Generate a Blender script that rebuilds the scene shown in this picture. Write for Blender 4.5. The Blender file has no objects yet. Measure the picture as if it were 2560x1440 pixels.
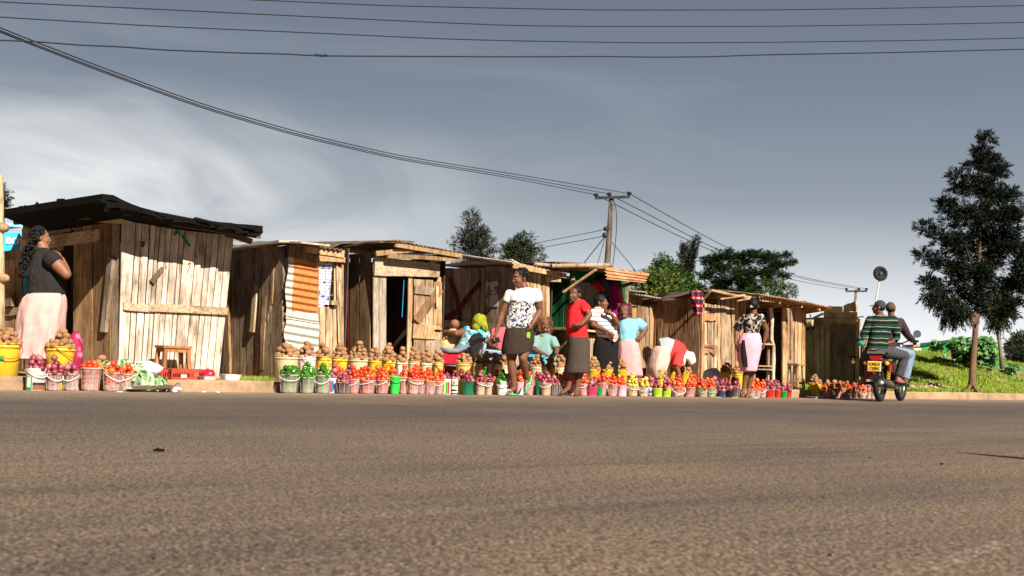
import bpy, bmesh, math, random
import numpy as np
from mathutils import Vector, Matrix, noise
R = math.radians
rnd = random.Random(7)
C = bpy.context.scene.collection
scene = bpy.context.scene

# ------------------------------------------------------------------ camera
F = 3300.0                      # focal length in photo pixels (2560 wide)
PITCH = math.atan(186.7 / F)
ROLL = math.atan(0.031)
CAM = Vector((0, 0, 0.45))
_f = Vector((0, math.cos(PITCH), math.sin(PITCH)))
_u0 = Vector((0, -math.sin(PITCH), math.cos(PITCH)))
_r0 = Vector((1, 0, 0))
_r = _r0 * math.cos(ROLL) + _u0 * math.sin(ROLL)
_u = -_r0 * math.sin(ROLL) + _u0 * math.cos(ROLL)
cam = bpy.data.cameras.new('camera')
camo = bpy.data.objects.new('camera', cam); C.objects.link(camo)
camo.matrix_world = Matrix(((_r.x, _u.x, -_f.x, CAM.x), (_r.y, _u.y, -_f.y, CAM.y), (_r.z, _u.z, -_f.z, CAM.z), (0, 0, 0, 1)))
cam.sensor_width = 36
cam.lens = F / 2560 * 36
cam.clip_start = 0.05; cam.clip_end = 5000
cam.dof.use_dof = True; cam.dof.focus_distance = 17.5; cam.dof.aperture_fstop = 6.3
scene.camera = camo

# ------------------------------------------------------------------ light
SUN_DIR = Vector((0.515, -0.857, 0)).normalized()      # horizontally, towards the sun
SUN_EL = R(37)
w = bpy.data.worlds.new('World'); scene.world = w; w.use_nodes = True
nt = w.node_tree; nt.nodes.clear()
def N(t, **k):
    n = nt.nodes.new(t)
    for a, b in k.items(): setattr(n, a, b)
    return n
out = N('ShaderNodeOutputWorld'); bg = N('ShaderNodeBackground'); nt.links.new(bg.outputs[0], out.inputs[0])
sky = N('ShaderNodeTexSky', sky_type='NISHITA'); sky.sun_disc = False
sky.sun_elevation = SUN_EL; sky.sun_rotation = math.atan2(SUN_DIR.x, SUN_DIR.y)
sky.air_density = 1.0; sky.dust_density = 2.0
tc = N('ShaderNodeTexCoord'); sep = N('ShaderNodeSeparateXYZ'); nt.links.new(tc.outputs['Generated'], sep.inputs[0])
rmp = N('ShaderNodeValToRGB')           # grey-blue air by height above the horizon
e = rmp.color_ramp.elements
e[0].position = 0.0; e[0].color = (1.0, 1.0, 1.0, 1)
e[1].position = 0.6; e[1].color = (0.05, 0.065, 0.10, 1)
for p, c in ((0.032, (0.93, 0.95, 0.97, 1)), (0.055, (0.76, 0.79, 0.83, 1)), (0.09, (0.45, 0.50, 0.55, 1)), (0.125, (0.295, 0.34, 0.39, 1)), (0.20, (0.20, 0.238, 0.298, 1)), (0.27, (0.158, 0.182, 0.236, 1)), (0.40, (0.09, 0.11, 0.16, 1))):
    q = rmp.color_ramp.elements.new(p); q.color = c
nt.links.new(sep.outputs['Z'], rmp.inputs[0])
# thin stretched clouds
mp = N('ShaderNodeMapping'); mp.inputs['Scale'].default_value = (1.1, 1.1, 6.5); mp.inputs['Rotation'].default_value = (0, R(-7), R(8))
nt.links.new(tc.outputs['Generated'], mp.inputs[0])
nz = N('ShaderNodeTexNoise'); nz.inputs['Scale'].default_value = 2.6; nz.inputs['Detail'].default_value = 7; nz.inputs['Roughness'].default_value = 0.52; nz.inputs['Distortion'].default_value = 0.7
nt.links.new(mp.outputs[0], nz.inputs[0])
cr = N('ShaderNodeValToRGB'); cr.color_ramp.elements[0].position = 0.44; cr.color_ramp.elements[1].position = 0.66
nt.links.new(nz.outputs[0], cr.inputs[0])
# a bright bank of cloud low on the left (direction about (-0.36, 0.92, 0.17))
vm = N('ShaderNodeVectorMath', operation='SUBTRACT'); vm.inputs[1].default_value = (-0.32, 0.945, 0.118)
nt.links.new(tc.outputs['Generated'], vm.inputs[0])
vs = N('ShaderNodeVectorMath', operation='MULTIPLY'); vs.inputs[1].default_value = (3.3, 3.3, 13.5)
nt.links.new(vm.outputs[0], vs.inputs[0])
vl = N('ShaderNodeVectorMath', operation='LENGTH'); nt.links.new(vs.outputs[0], vl.inputs[0])
mr = N('ShaderNodeMapRange'); mr.inputs['From Min'].default_value = 0.25; mr.inputs['From Max'].default_value = 1.25; mr.inputs['To Min'].default_value = 1.0; mr.inputs['To Max'].default_value = 0.0
mr.interpolation_type = 'SMOOTHSTEP'
nt.links.new(vl.outputs['Value'], mr.inputs['Value'])
nz2 = N('ShaderNodeTexNoise'); nz2.inputs['Scale'].default_value = 3.4; nz2.inputs['Detail'].default_value = 6; nz2.inputs['Distortion'].default_value = 0.9
mp2 = N('ShaderNodeMapping'); mp2.inputs['Scale'].default_value = (1.3, 1.3, 3.6); mp2.inputs['Rotation'].default_value = (0, R(-10), 0)
nt.links.new(tc.outputs['Generated'], mp2.inputs[0]); nt.links.new(mp2.outputs[0], nz2.inputs[0])
mr2 = N('ShaderNodeMapRange'); mr2.inputs['From Min'].default_value = 0.38; mr2.inputs['From Max'].default_value = 0.60; nt.links.new(nz2.outputs[0], mr2.inputs['Value'])
def math_(op, a, b):
    m = N('ShaderNodeMath', operation=op)
    for i, x in enumerate((a, b)):
        if isinstance(x, (int, float)): m.inputs[i].default_value = x
        else: nt.links.new(x, m.inputs[i])
    return m.outputs[0]
bank = math_('MULTIPLY', mr.outputs[0], math_('ADD', math_('MULTIPLY', mr2.outputs[0], 0.8), 0.2))
fac = math_('MINIMUM', math_('ADD', math_('MULTIPLY', cr.outputs[0], 0.09), math_('MULTIPLY', bank, 1.0)), 1.0)
mx = N('ShaderNodeMixRGB'); nt.links.new(fac, mx.inputs[0]); nt.links.new(rmp.outputs[0], mx.inputs[1]); mx.inputs[2].default_value = (0.82, 0.83, 0.83, 1)
sc_ = N('ShaderNodeMixRGB', blend_type='MULTIPLY'); sc_.inputs[0].default_value = 1; sc_.inputs[2].default_value = (0.07, 0.07, 0.07, 1)
nt.links.new(sky.outputs[0], sc_.inputs[1])
fin = N('ShaderNodeMixRGB'); fin.inputs[0].default_value = 0.90; nt.links.new(sc_.outputs[0], fin.inputs[1]); nt.links.new(mx.outputs[0], fin.inputs[2])
bk_ = N('ShaderNodeMapRange'); bk_.inputs['From Min'].default_value = -0.3; bk_.inputs['From Max'].default_value = 0.35; bk_.inputs['To Min'].default_value = 0.40; bk_.inputs['To Max'].default_value = 1.0
nt.links.new(sep.outputs['Y'], bk_.inputs['Value'])          # duller sky on the side behind the camera
bm_ = N('ShaderNodeVectorMath', operation='SCALE'); nt.links.new(fin.outputs[0], bm_.inputs[0]); nt.links.new(bk_.outputs[0], bm_.inputs['Scale'])
nt.links.new(bm_.outputs[0], bg.inputs[0]); bg.inputs[1].default_value = 0.525

sl = bpy.data.lights.new('sun', 'SUN'); sl.energy = 5.0; sl.angle = R(0.5); sl.color = (1.0, 0.94, 0.84)
so = bpy.data.objects.new('sun', sl); C.objects.link(so)
sv = Vector((SUN_DIR.x * math.cos(SUN_EL), SUN_DIR.y * math.cos(SUN_EL), math.sin(SUN_EL)))
so.rotation_euler = sv.to_track_quat('Z', 'Y').to_euler()
scene.view_settings.view_transform = 'Standard'; scene.view_settings.look = 'None'
scene.view_settings.exposure = 1.02; scene.view_settings.gamma = 1.0
scene.render.engine = 'CYCLES'
scene.cycles.max_bounces = 5; scene.cycles.diffuse_bounces = 2; scene.cycles.glossy_bounces = 2; scene.cycles.transmission_bounces = 3; scene.cycles.transparent_max_bounces = 12

# ------------------------------------------------------------------ where things stand
def ray(px, py): return _f + _r * ((px - 1280) / F) + _u * ((720 - py) / F)
def at(px, py, Y):
    d = ray(px, py); return CAM + d * (Y / d.y)
def onp(px, py, P0, Nn):
    d = ray(px, py); t = (P0 - CAM).dot(Nn) / d.dot(Nn); return CAM + d * t
T = Vector((0.7565, 0.6540, 0)); D = Vector((-0.6540, 0.7565, 0)); K0 = Vector((-5.40, 13.92, 0)); UP = Vector((0, 0, 1))
def rd(s, d, z=0.0): return K0 + T * s + D * d + UP * z        # road frame: along, behind the kerb, up
def s_at(px, d, z=0.13):
    """s of the point at offset d and height z that stands at photo column px"""
    c0 = rd(0, d, z) - CAM
    a = (px - 1280) / F
    return -(c0.dot(_r) - a * c0.dot(_f)) / (T.dot(_r) - a * T.dot(_f))
def gpt(px, d, z=0.13): return rd(s_at(px, d, z), d, z)
def ppm(P): return F / (P - CAM).dot(_f)
GZ = 0.13
def gY(px, Y, z=GZ):
    c0 = Vector((0, Y, z)) - CAM; a = (px - 1280) / F
    x = -(c0.dot(_r) - a * c0.dot(_f)) / (_r.x - a * _f.x)
    return Vector((x, Y, z))

# ------------------------------------------------------------------ objects
def tag(o, label=None, cat=None, group=None, kind=None):
    if label: o['label'] = label
    if cat: o['category'] = cat
    if group: o['group'] = group
    if kind: o['kind'] = kind
    return o
def thing(name, label, cat, loc=(0, 0, 0), group=None):
    o = bpy.data.objects.new(name, None); C.objects.link(o); o.location = loc; o.empty_display_size = 0.1
    return tag(o, label, cat, group)
def wloc(o):
    v = Vector((0, 0, 0))
    while o is not None: v += Vector(o.location); o = o.parent
    return v
class MB:
    def __init__(s): s.v = []; s.f = []; s.m = []; s.c = 0
    def face(s, pts, m=0):
        b = len(s.v); s.v += [tuple(p) for p in pts]; s.f.append(tuple(range(b, b + len(pts)))); s.m.append(m)
    def add(s, vs, fs, m=0):
        b = len(s.v); s.v += [tuple(p) for p in vs]; s.f += [tuple(i + b for i in f) for f in fs]; s.m += [m] * len(fs)
    def hexa(s, p, m=0):                       # 8 corners: 0-3 one face ring, 4-7 the opposite
        s.add(p, [(3, 2, 1, 0), (4, 5, 6, 7), (0, 1, 5, 4), (1, 2, 6, 5), (2, 3, 7, 6), (3, 0, 4, 7)], m)
    def box(s, c, ax, ay, az, m=0):            # centre and half-axes
        c = Vector(c); ax = Vector(ax); ay = Vector(ay); az = Vector(az)
        s.hexa([c - ax - ay - az, c + ax - ay - az, c + ax + ay - az, c - ax + ay - az, c - ax - ay + az, c + ax - ay + az, c + ax + ay + az, c - ax + ay + az], m)
    def prism(s, poly, off, m=0):
        n = len(poly); off = Vector(off); a = [Vector(p) for p in poly]; b = [p + off for p in a]
        s.add(a + b, [tuple(range(n))[::-1], tuple(range(n, 2 * n))] + [(i, (i + 1) % n, (i + 1) % n + n, i + n) for i in range(n)], m)
    def tube(s, pts, rad, seg=8, m=0, cap=True, flat=None):
        """rad: float or list of float or (a, b) pairs"""
        pts = [Vector(p) for p in pts]; n = len(pts)
        rs = rad if isinstance(rad, list) else [rad] * n
        base = len(s.v); prev = None
        for i, p in enumerate(pts):
            t = (pts[min(i + 1, n - 1)] - pts[max(i - 1, 0)]).normalized()
            if prev is None:
                h = Vector((0, 0, 1)) if abs(t.z) < 0.9 else Vector((1, 0, 0))
                a = t.cross(h).normalized()
            else:
                a = (prev - t * prev.dot(t)).normalized()
            prev = a; b = t.cross(a)
            r = rs[i]; ra, rb = (r, r) if not isinstance(r, (list, tuple)) else r
            for k in range(seg):
                an = 2 * math.pi * k / seg
                s.v.append(tuple(p + a * (ra * math.cos(an)) + b * (rb * math.sin(an))))
        for i in range(n - 1):
            for k in range(seg):
                k2 = (k + 1) % seg
                s.f.append((base + i * seg + k, base + i * seg + k2, base + (i + 1) * seg + k2, base + (i + 1) * seg + k)); s.m.append(m)
        if cap:
            s.f.append(tuple(base + k for k in range(seg))[::-1]); s.m.append(m)
            s.f.append(tuple(base + (n - 1) * seg + k for k in range(seg))); s.m.append(m)
    def rings(s, rr, m=0, cap0=True, cap1=True):
        n = len(rr[0]); base = len(s.v)
        for r in rr: s.v += [tuple(p) for p in r]
        for i in range(len(rr) - 1):
            for k in range(n):
                k2 = (k + 1) % n
                s.f.append((base + i * n + k, base + i * n + k2, base + (i + 1) * n + k2, base + (i + 1) * n + k)); s.m.append(m)
        if cap0: s.f.append(tuple(base + k for k in range(n))[::-1]); s.m.append(m)
        if cap1: s.f.append(tuple(base + (len(rr) - 1) * n + k for k in range(n))); s.m.append(m)
    def ell(s, c, r, seg=12, rows=8, rot=None, m=0):
        c = Vector(c); rr = []
        if not isinstance(r, (list, tuple)): r = (r, r, r)
        for i in range(rows + 1):
            th = math.pi * i / rows; th = min(max(th, 0.02), math.pi - 0.02)
            ring = []
            for k in range(seg):
                ph = 2 * math.pi * k / seg
                v = Vector((r[0] * math.sin(th) * math.cos(ph), r[1] * math.sin(th) * math.sin(ph), -r[2] * math.cos(th)))
                if rot is not None: v = rot @ v
                ring.append(c + v)
            rr.append(ring)
        s.rings(rr, m)
    def grid(s, fn, nu, nv, m=0):
        base = len(s.v)
        for j in range(nv + 1):
            for i in range(nu + 1): s.v.append(tuple(fn(i / nu, j / nv)))
        for j in range(nv):
            for i in range(nu):
                a = base + j * (nu + 1) + i
                s.f.append((a, a + 1, a + nu + 2, a + nu + 1)); s.m.append(m)
    def build(s, name, mats, parent=None, smooth=False, label=None):
        me = bpy.data.meshes.new(name)
        off = wloc(parent) if parent is not None else Vector((0, 0, 0))
        me.from_pydata([(x - off.x, y - off.y, z - off.z) for x, y, z in s.v], [], s.f)
        if not isinstance(mats, (list, tuple)): mats = [mats]
        for q in mats: me.materials.append(q)
        me.polygons.foreach_set('material_index', s.m)
        if smooth: me.polygons.foreach_set('use_smooth', [True] * len(s.f))
        me.update()
        o = bpy.data.objects.new(name, me); C.objects.link(o)
        if parent is not None: o.parent = parent
        if label: o['label'] = label
        return o
def anchor(o):
    """move a top-level mesh's origin to its base"""
    vs = [v.co for v in o.data.vertices]
    lo = Vector((min(v.x for v in vs) + max(v.x for v in vs), min(v.y for v in vs) + max(v.y for v in vs), 0)) / 2; lo.z = min(v.z for v in vs)
    o.data.transform(Matrix.Translation(-lo)); o.location = Vector(o.location) + lo
    return o
def remesh(mb, name, mats, parent, vox, smooth=4, fac=0.6, label=None):
    """weld overlapping closed shapes into one continuous surface"""
    off = wloc(parent) if parent is not None else Vector((0, 0, 0))
    me = bpy.data.meshes.new(name + '_tmp')
    me.from_pydata([(x - off.x, y - off.y, z - off.z) for x, y, z in mb.v], [], mb.f)
    bm = bmesh.new(); bm.from_mesh(me); bmesh.ops.recalc_face_normals(bm, faces=bm.faces); bm.to_mesh(me); bm.free()
    o = bpy.data.objects.new(name, me); C.objects.link(o)
    a = o.modifiers.new('r', 'REMESH'); a.mode = 'VOXEL'; a.voxel_size = vox; a.use_smooth_shade = True
    b = o.modifiers.new('s', 'SMOOTH'); b.factor = fac; b.iterations = smooth
    dg = bpy.context.evaluated_depsgraph_get(); dg.update()
    m2 = bpy.data.meshes.new_from_object(o.evaluated_get(dg))
    o.modifiers.clear(); o.data = m2; m2.name = name
    bpy.data.meshes.remove(me)
    m2.materials.clear()
    if not isinstance(mats, (list, tuple)): mats = [mats]
    for q in mats: m2.materials.append(q)
    m2.polygons.foreach_set('use_smooth', [True] * len(m2.polygons))
    if parent is not None: o.parent = parent
    if label: o['label'] = label
    return o

# ------------------------------------------------------------------ materials
class Mt:
    def __init__(s, name, rough=0.8, spec=0.3):
        s.m = bpy.data.materials.new(name); s.m.use_nodes = True; s.t = s.m.node_tree
        s.b = s.t.nodes['Principled BSDF']; s.b.inputs['Roughness'].default_value = rough
        s.b.inputs['Specular IOR Level'].default_value = spec
    def n(s, t, **k):
        n = s.t.nodes.new(t)
        for a, b in k.items():
            if a.startswith('i_'):
                key = a[2:].replace('_', ' '); n.inputs[key].default_value = b
            else: setattr(n, a, b)
        return n
    def l(s, a, b): s.t.links.new(a, b)
    def coord(s, kind='Object', scale=(1, 1, 1), rot=(0, 0, 0)):
        tc = s.n('ShaderNodeTexCoord'); mp = s.n('ShaderNodeMapping'); mp.inputs['Scale'].default_value = scale; mp.inputs['Rotation'].default_value = rot
        s.l(tc.outputs[kind], mp.inputs[0]); return mp.outputs[0]
    def noise(s, vec, scale, detail=4, rough=0.55, dist=0.0):
        n = s.n('ShaderNodeTexNoise'); n.inputs['Scale'].default_value = scale; n.inputs['Detail'].default_value = detail; n.inputs['Roughness'].default_value = rough; n.inputs['Distortion'].default_value = dist
        s.l(vec, n.inputs['Vector']); return n.outputs[0]
    def ramp(s, fac, stops, interp='LINEAR'):
        r = s.n('ShaderNodeValToRGB'); r.color_ramp.interpolation = interp
        el = r.color_ramp.elements
        while len(el) < len(stops): el.new(0.5)
        for e_, (p, c) in zip(el, stops):
            e_.position = p; e_.color = c if len(c) == 4 else (*c, 1)
        s.l(fac, r.inputs[0]); return r.outputs[0]
    def mix(s, fac, a, b, blend='MIX'):
        x = s.n('ShaderNodeMixRGB', blend_type=blend)
        for i, q in enumerate((fac, a, b)):
            if isinstance(q, (int, float)): x.inputs[i].default_value = q
            elif isinstance(q, (tuple, list)): x.inputs[i].default_value = (*q, 1) if len(q) == 3 else q
            else: s.l(q, x.inputs[i])
        return x.outputs[0]
    def math(s, op, a, b=0.0):
        m = s.n('ShaderNodeMath', operation=op)
        for i, q in enumerate((a, b)):
            if isinstance(q, (int, float)): m.inputs[i].default_value = q
            else: s.l(q, m.inputs[i])
        return m.outputs[0]
    def sep(s, v):
        q = s.n('ShaderNodeSeparateXYZ'); s.l(v, q.inputs[0]); return q.outputs
    def col(s, c):
        if isinstance(c, (tuple, list)): s.b.inputs['Base Color'].default_value = (*c, 1) if len(c) == 3 else c
        else: s.l(c, s.b.inputs['Base Color'])
    def bump(s, h, strength=0.4, dist=0.01):
        b = s.n('ShaderNodeBump'); b.inputs['Strength'].default_value = strength; b.inputs['Distance'].default_value = dist
        s.l(h, b.inputs['Height']); s.l(b.outputs[0], s.b.inputs['Normal'])
    def island(s):
        g = s.n('ShaderNodeNewGeometry'); return g.outputs['Random Per Island']
    def objrand(s):
        g = s.n('ShaderNodeObjectInfo'); return g.outputs['Random']
def plain(name, c, rough=0.6, spec=0.3, metal=0.0, var=0.18, scale=6.0, bump=0.15):
    m = Mt(name, rough, spec); v = m.coord('Object')
    n1 = m.noise(v, scale, 5); n2 = m.noise(v, scale * 7, 3)
    c1 = tuple(x * (1 - var) for x in c); c2 = tuple(min(1, x * (1 + var)) for x in c)
    a = m.ramp(n1, [(0.3, c1), (0.7, c2)])
    m.col(m.mix(0.25, a, m.ramp(n2, [(0.35, c1), (0.65, c2)])))
    m.b.inputs['Metallic'].default_value = metal
    if bump: m.bump(n2, bump, 0.004)
    return m.m
def wood(name, stops, grain=1.0, stain=None, rough=0.85, axis=2, vary=0.5, lum=0.35):
    """stops: colours picked per plank; grain runs along axis in object space"""
    m = Mt(name, rough, 0.15)
    isl = m.island(); orr = m.objrand()
    ir = m.math('FRACT', m.math('ADD', isl, orr))
    tc = m.n('ShaderNodeTexCoord')
    add = m.n('ShaderNodeVectorMath', operation='ADD'); cmb = m.n('ShaderNodeCombineXYZ')
    k = m.math('MULTIPLY', ir, 37.0)
    for i in range(3): m.l(k, cmb.inputs[i])
    m.l(tc.outputs['Object'], add.inputs[0]); m.l(cmb.outputs[0], add.inputs[1])
    mp = m.n('ShaderNodeMapping'); sc = [9.0, 9.0, 9.0]; sc[axis] = 0.8; mp.inputs['Scale'].default_value = sc
    m.l(add.outputs[0], mp.inputs[0])
    g1 = m.noise(mp.outputs[0], 4.0 * grain, 8, 0.68, 0.6)
    mp2 = m.n('ShaderNodeMapping'); sc = [1.5, 1.5, 1.5]; sc[axis] = 0.7; mp2.inputs['Scale'].default_value = sc
    m.l(add.outputs[0], mp2.inputs[0])
    g2 = m.noise(mp2.outputs[0], 2.4, 5, 0.6)
    n = len(stops)
    base = m.ramp(ir, [(i / max(1, n - 1), c) for i, c in enumerate(stops)])
    gr = m.ramp(g1, [(0.33, (lum * 0.7, lum * 0.62, lum * 0.55)), (0.45, (0.80, 0.77, 0.74)), (0.56, (1, 1, 1)), (0.70, (1.22, 1.19, 1.14))])
    c = m.mix(1.0, base, gr, 'MULTIPLY')
    blot = m.ramp(g2, [(0.36, (0.42, 0.36, 0.31)), (0.50, (0.95, 0.93, 0.91)), (0.7, (1.22, 1.22, 1.22))])
    c = m.mix(min(1, vary * 1.5), c, m.mix(1.0, c, blot, 'MULTIPLY'))
    # dark knots
    mp3 = m.n('ShaderNodeMapping'); sc = [7, 7, 7]; sc[axis] = 2.6; mp3.inputs['Scale'].default_value = sc
    m.l(add.outputs[0], mp3.inputs[0])
    vo = m.n('ShaderNodeTexVoronoi'); vo.inputs['Scale'].default_value = 1.0; m.l(mp3.outputs[0], vo.inputs['Vector'])
    kn = m.ramp(vo.outputs['Distance'], [(0.03, (0.25, 0.18, 0.13)), (0.12, (1, 1, 1))])
    c = m.mix(0.8, c, m.mix(1.0, c, kn, 'MULTIPLY'))
    if stain: c = stain(m, c)
    m.col(c); m.bump(g1, 0.8, 0.006)
    return m.m

# ================================================================== the setting
def dotd(m, vec, axis, org):
    a = m.n('ShaderNodeVectorMath', operation='SUBTRACT'); a.inputs[1].default_value = tuple(org); m.l(vec, a.inputs[0])
    b = m.n('ShaderNodeVectorMath', operation='DOT_PRODUCT'); b.inputs[1].default_value = tuple(axis); m.l(a.outputs[0], b.inputs[0])
    return b.outputs['Value']
def road_mat():
    m = Mt('asphalt', 0.86, 0.25)
    g = m.n('ShaderNodeNewGeometry'); pos = g.outputs['Position']
    sv_ = dotd(m, pos, T, K0); dv = dotd(m, pos, D, K0)
    cmb = m.n('ShaderNodeCombineXYZ'); m.l(m.math('MULTIPLY', sv_, 0.10), cmb.inputs[0]); m.l(dv, cmb.inputs[1])
    bands = m.noise(cmb.outputs[0], 1.3, 6, 0.62, 0.25)                 # tyre-polished streaks along the road
    cmb2 = m.n('ShaderNodeCombineXYZ'); m.l(m.math('MULTIPLY', sv_, 0.05), cmb2.inputs[0]); m.l(dv, cmb2.inputs[1])
    fineb = m.noise(cmb2.outputs[0], 7.0, 4, 0.6)
    patch = m.noise(pos, 0.5, 6, 0.6)
    agg = m.noise(pos, 78.0, 3, 0.75)
    agg2 = m.noise(pos, 30.0, 4, 0.7)
    vo = m.n('ShaderNodeTexVoronoi'); vo.inputs['Scale'].default_value = 62.0; m.l(pos, vo.inputs['Vector'])
    c = m.ramp(bands, [(0.36, (0.085, 0.070, 0.064)), (0.47, (0.155, 0.122, 0.097)), (0.60, (0.215, 0.163, 0.118))])
    c = m.mix(0.45, c, m.ramp(fineb, [(0.40, (0.080, 0.066, 0.062)), (0.56, (0.205, 0.156, 0.115))]))
    c = m.mix(0.5, c, m.ramp(patch, [(0.36, (0.110, 0.088, 0.074)), (0.66, (0.215, 0.155, 0.103))]))
    c = m.mix(1.0, c, m.ramp(agg, [(0.41, (0.08, 0.08, 0.08)), (0.475, (0.85, 0.85, 0.85)), (0.54, (1.2, 1.17, 1.12)), (0.63, (2.7, 2.5, 2.2))]), 'MULTIPLY')
    c = m.mix(0.8, c, m.mix(1.0, c, m.ramp(agg2, [(0.40, (0.35, 0.36, 0.38)), (0.53, (1.15, 1.12, 1.06))]), 'MULTIPLY'))
    lane = m.math('ADD', dv, m.math('MULTIPLY', m.math('SUBTRACT', patch, 0.5), 1.6))
    c = m.mix(1.0, c, m.ramp(m.math('MULTIPLY', lane, -0.1), [(0.18, (1.05, 1.03, 1.0)), (0.32, (0.66, 0.68, 0.72)), (0.58, (0.66, 0.68, 0.72)), (0.76, (0.88, 0.87, 0.86)), (0.9, (0.94, 0.91, 0.87)), (1.0, (0.92, 0.88, 0.83))]), 'MULTIPLY')
    hole = m.ramp(vo.outputs['Color'], [(0.045, (0.22, 0.2, 0.2)), (0.06, (1, 1, 1))])
    c = m.mix(1.0, c, hole, 'MULTIPLY')
    # dust blown along the kerb
    dn = m.noise(pos, 2.3, 5, 0.6)
    dd = m.math('ADD', dv, m.math('MULTIPLY', m.math('SUBTRACT', dn, 0.5), 1.3))
    dust = m.ramp(m.math('ADD', m.math('MULTIPLY', dd, 0.45), 1.0), [(0.15, (0, 0, 0)), (0.70, (0.5, 0.5, 0.5)), (0.97, (1, 1, 1))])
    c = m.mix(dust, c, m.ramp(dn, [(0.3, (0.26, 0.175, 0.11)), (0.7, (0.38, 0.26, 0.165))]))
    # worn paint near the camera's right
    A, Bq = (CAM + ray(x, y) * (-CAM.z / ray(x, y).z) for x, y in ((2240, 1445), (2570, 1335))); nn = Vector((-(Bq - A).y, (Bq - A).x, 0)).normalized()
    ln = m.math('ABSOLUTE', dotd(m, pos, nn, A))
    wn = m.noise(pos, 22, 5, 0.8)
    k = m.math('MULTIPLY', m.math('MULTIPLY', m.math('LESS_THAN', m.math('ADD', ln, m.math('MULTIPLY', m.noise(pos, 6, 3), 0.08)), 0.075), m.math('GREATER_THAN', wn, 0.55)), m.math('LESS_THAN', m.sep(pos)[1], 3.7))
    c = m.mix(m.math('MULTIPLY', k, 0.6), c, (0.44, 0.35, 0.25))
    c = m.mix(1.0, c, (0.86, 0.88, 0.93), 'MULTIPLY')
    m.col(c)
    h = m.math('ADD', m.math('MULTIPLY', agg, 0.7), m.math('MULTIPLY', agg2, 0.5))
    m.bump(h, 0.55, 0.006)
    return m.m
def dirt_mat(name, grass=False):
    m = Mt(name, 0.95, 0.1)
    g = m.n('ShaderNodeNewGeometry'); pos = g.outputs['Position']
    a = m.noise(pos, 1.2, 6, 0.65); b = m.noise(pos, 16, 5, 0.7); c0 = m.noise(pos, 60, 3, 0.6)
    c = m.ramp(a, [(0.3, (0.21, 0.125, 0.075)), (0.5, (0.34, 0.225, 0.14)), (0.7, (0.43, 0.31, 0.205))])
    c = m.mix(1.0, c, m.ramp(b, [(0.3, (0.6, 0.58, 0.56)), (0.6, (1.1, 1.08, 1.05))]), 'MULTIPLY')
    c = m.mix(0.6, c, m.mix(1.0, c, m.ramp(c0, [(0.35, (0.55, 0.55, 0.55)), (0.65, (1.2, 1.2, 1.2))]), 'MULTIPLY'))
    if grass:
        gm = m.noise(pos, 0.9, 5, 0.6)
        gc = m.ramp(b, [(0.3, (0.045, 0.085, 0.012)), (0.7, (0.16, 0.25, 0.035))])
        c = m.mix(m.ramp(gm, [(0.40, (0, 0, 0)), (0.50, (1, 1, 1))]), c, gc)
    m.col(c); m.bump(b, 0.7, 0.03)
    return m.m
DIRT = dirt_mat('pavement dirt'); HILLM = dirt_mat('hillside', True)
b = MB()
q = [rd(-260, -300), rd(700, -300), rd(700, 0), rd(-260, 0)]
b.face(q); tag(b.build('road', road_mat()), kind='structure')
# kerb: cast blocks, chipped
b = MB(); s = -14.0
while s < 60:
    L = 0.9 if s < 34 else 3
    z = 0.135 + rnd.uniform(-0.004, 0.003); j = rnd.uniform(-0.004, 0.004)
    n = 6
    rr = []
    for i in range(n + 1):
        ss = s + L * i / n * 0.998
        dz = noise.noise(Vector((ss * 3, 0, 5))) * 0.022; dj = noise.noise(Vector((ss * 2.3, 4, 1))) * 0.012
        rr.append([rd(ss, -0.015 + j + dj, -0.02), rd(ss, 0.0 + j + dj, z - 0.03 + dz), rd(ss, 0.03 + j + dj, z + dz), rd(ss, 0.15 + j, z + dz * 0.5), rd(ss, 0.16, -0.02)])
    b.rings(rr); s += L
KERB = plain('kerb concrete', (0.31, 0.20, 0.120), 0.95, 0.1, var=0.42, scale=2.2, bump=0.9)
tag(b.build('kerb', KERB), kind='structure')

def Hc(s):
    a = s_at(1850, 5); b_ = s_at(2020, 6); c = s_at(2300, 6); e_ = s_at(2580, 6)
    pts = [(a, 0.0), (b_, 0.92), (c, 0.93), (e_, 0.40), (e_ + 6, 0.35), (e_ + 30, 0.2)]
    if s <= pts[0][0]: return 0
    for (x0, y0), (x1, y1) in zip(pts, pts[1:]):
        if s <= x1:
            t = (s - x0) / (x1 - x0); t = t * t * (3 - 2 * t); return y0 + (y1 - y0) * t
    return 0.2
def hill(s, d):
    t = min(max((d - 0.35) / 5.2, 0), 1); t = 0.35 * t + 0.65 * t * t * (3 - 2 * t)
    f = 1.0 if d < 9 else max(0.0, 1 - (d - 9) / 22)
    h = Hc(s) * t * f
    k = min(1, max(0, (d - 0.3) / 1.5)) * min(1, max(0, Hc(s) * 2))
    h += k * (noise.noise(Vector((s * 0.9, d * 0.9, 0))) * 0.10 + noise.noise(Vector((s * 3.1, d * 3.1, 7))) * 0.045)
    # spoil heap on the crest
    P = rd(s, d); Q = HEAP
    h += 0.26 * math.exp(-((P - Q).length_squared) / 0.35)
    return GZ + h
HEAP = gpt(2352, 5.6, 1.0)
b = MB()
s0, s1 = s_at(1900, 3), s_at(2760, 3)
def tf(u, v):
    s = s0 + (s1 - s0) * u; d = 0.155 + 11.0 * v ** 1.3
    return rd(s, d, hill(s, d))
b.grid(tf, 190, 90); tag(b.build('hillside', HILLM, smooth=True), kind='structure')
b = MB()
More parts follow.
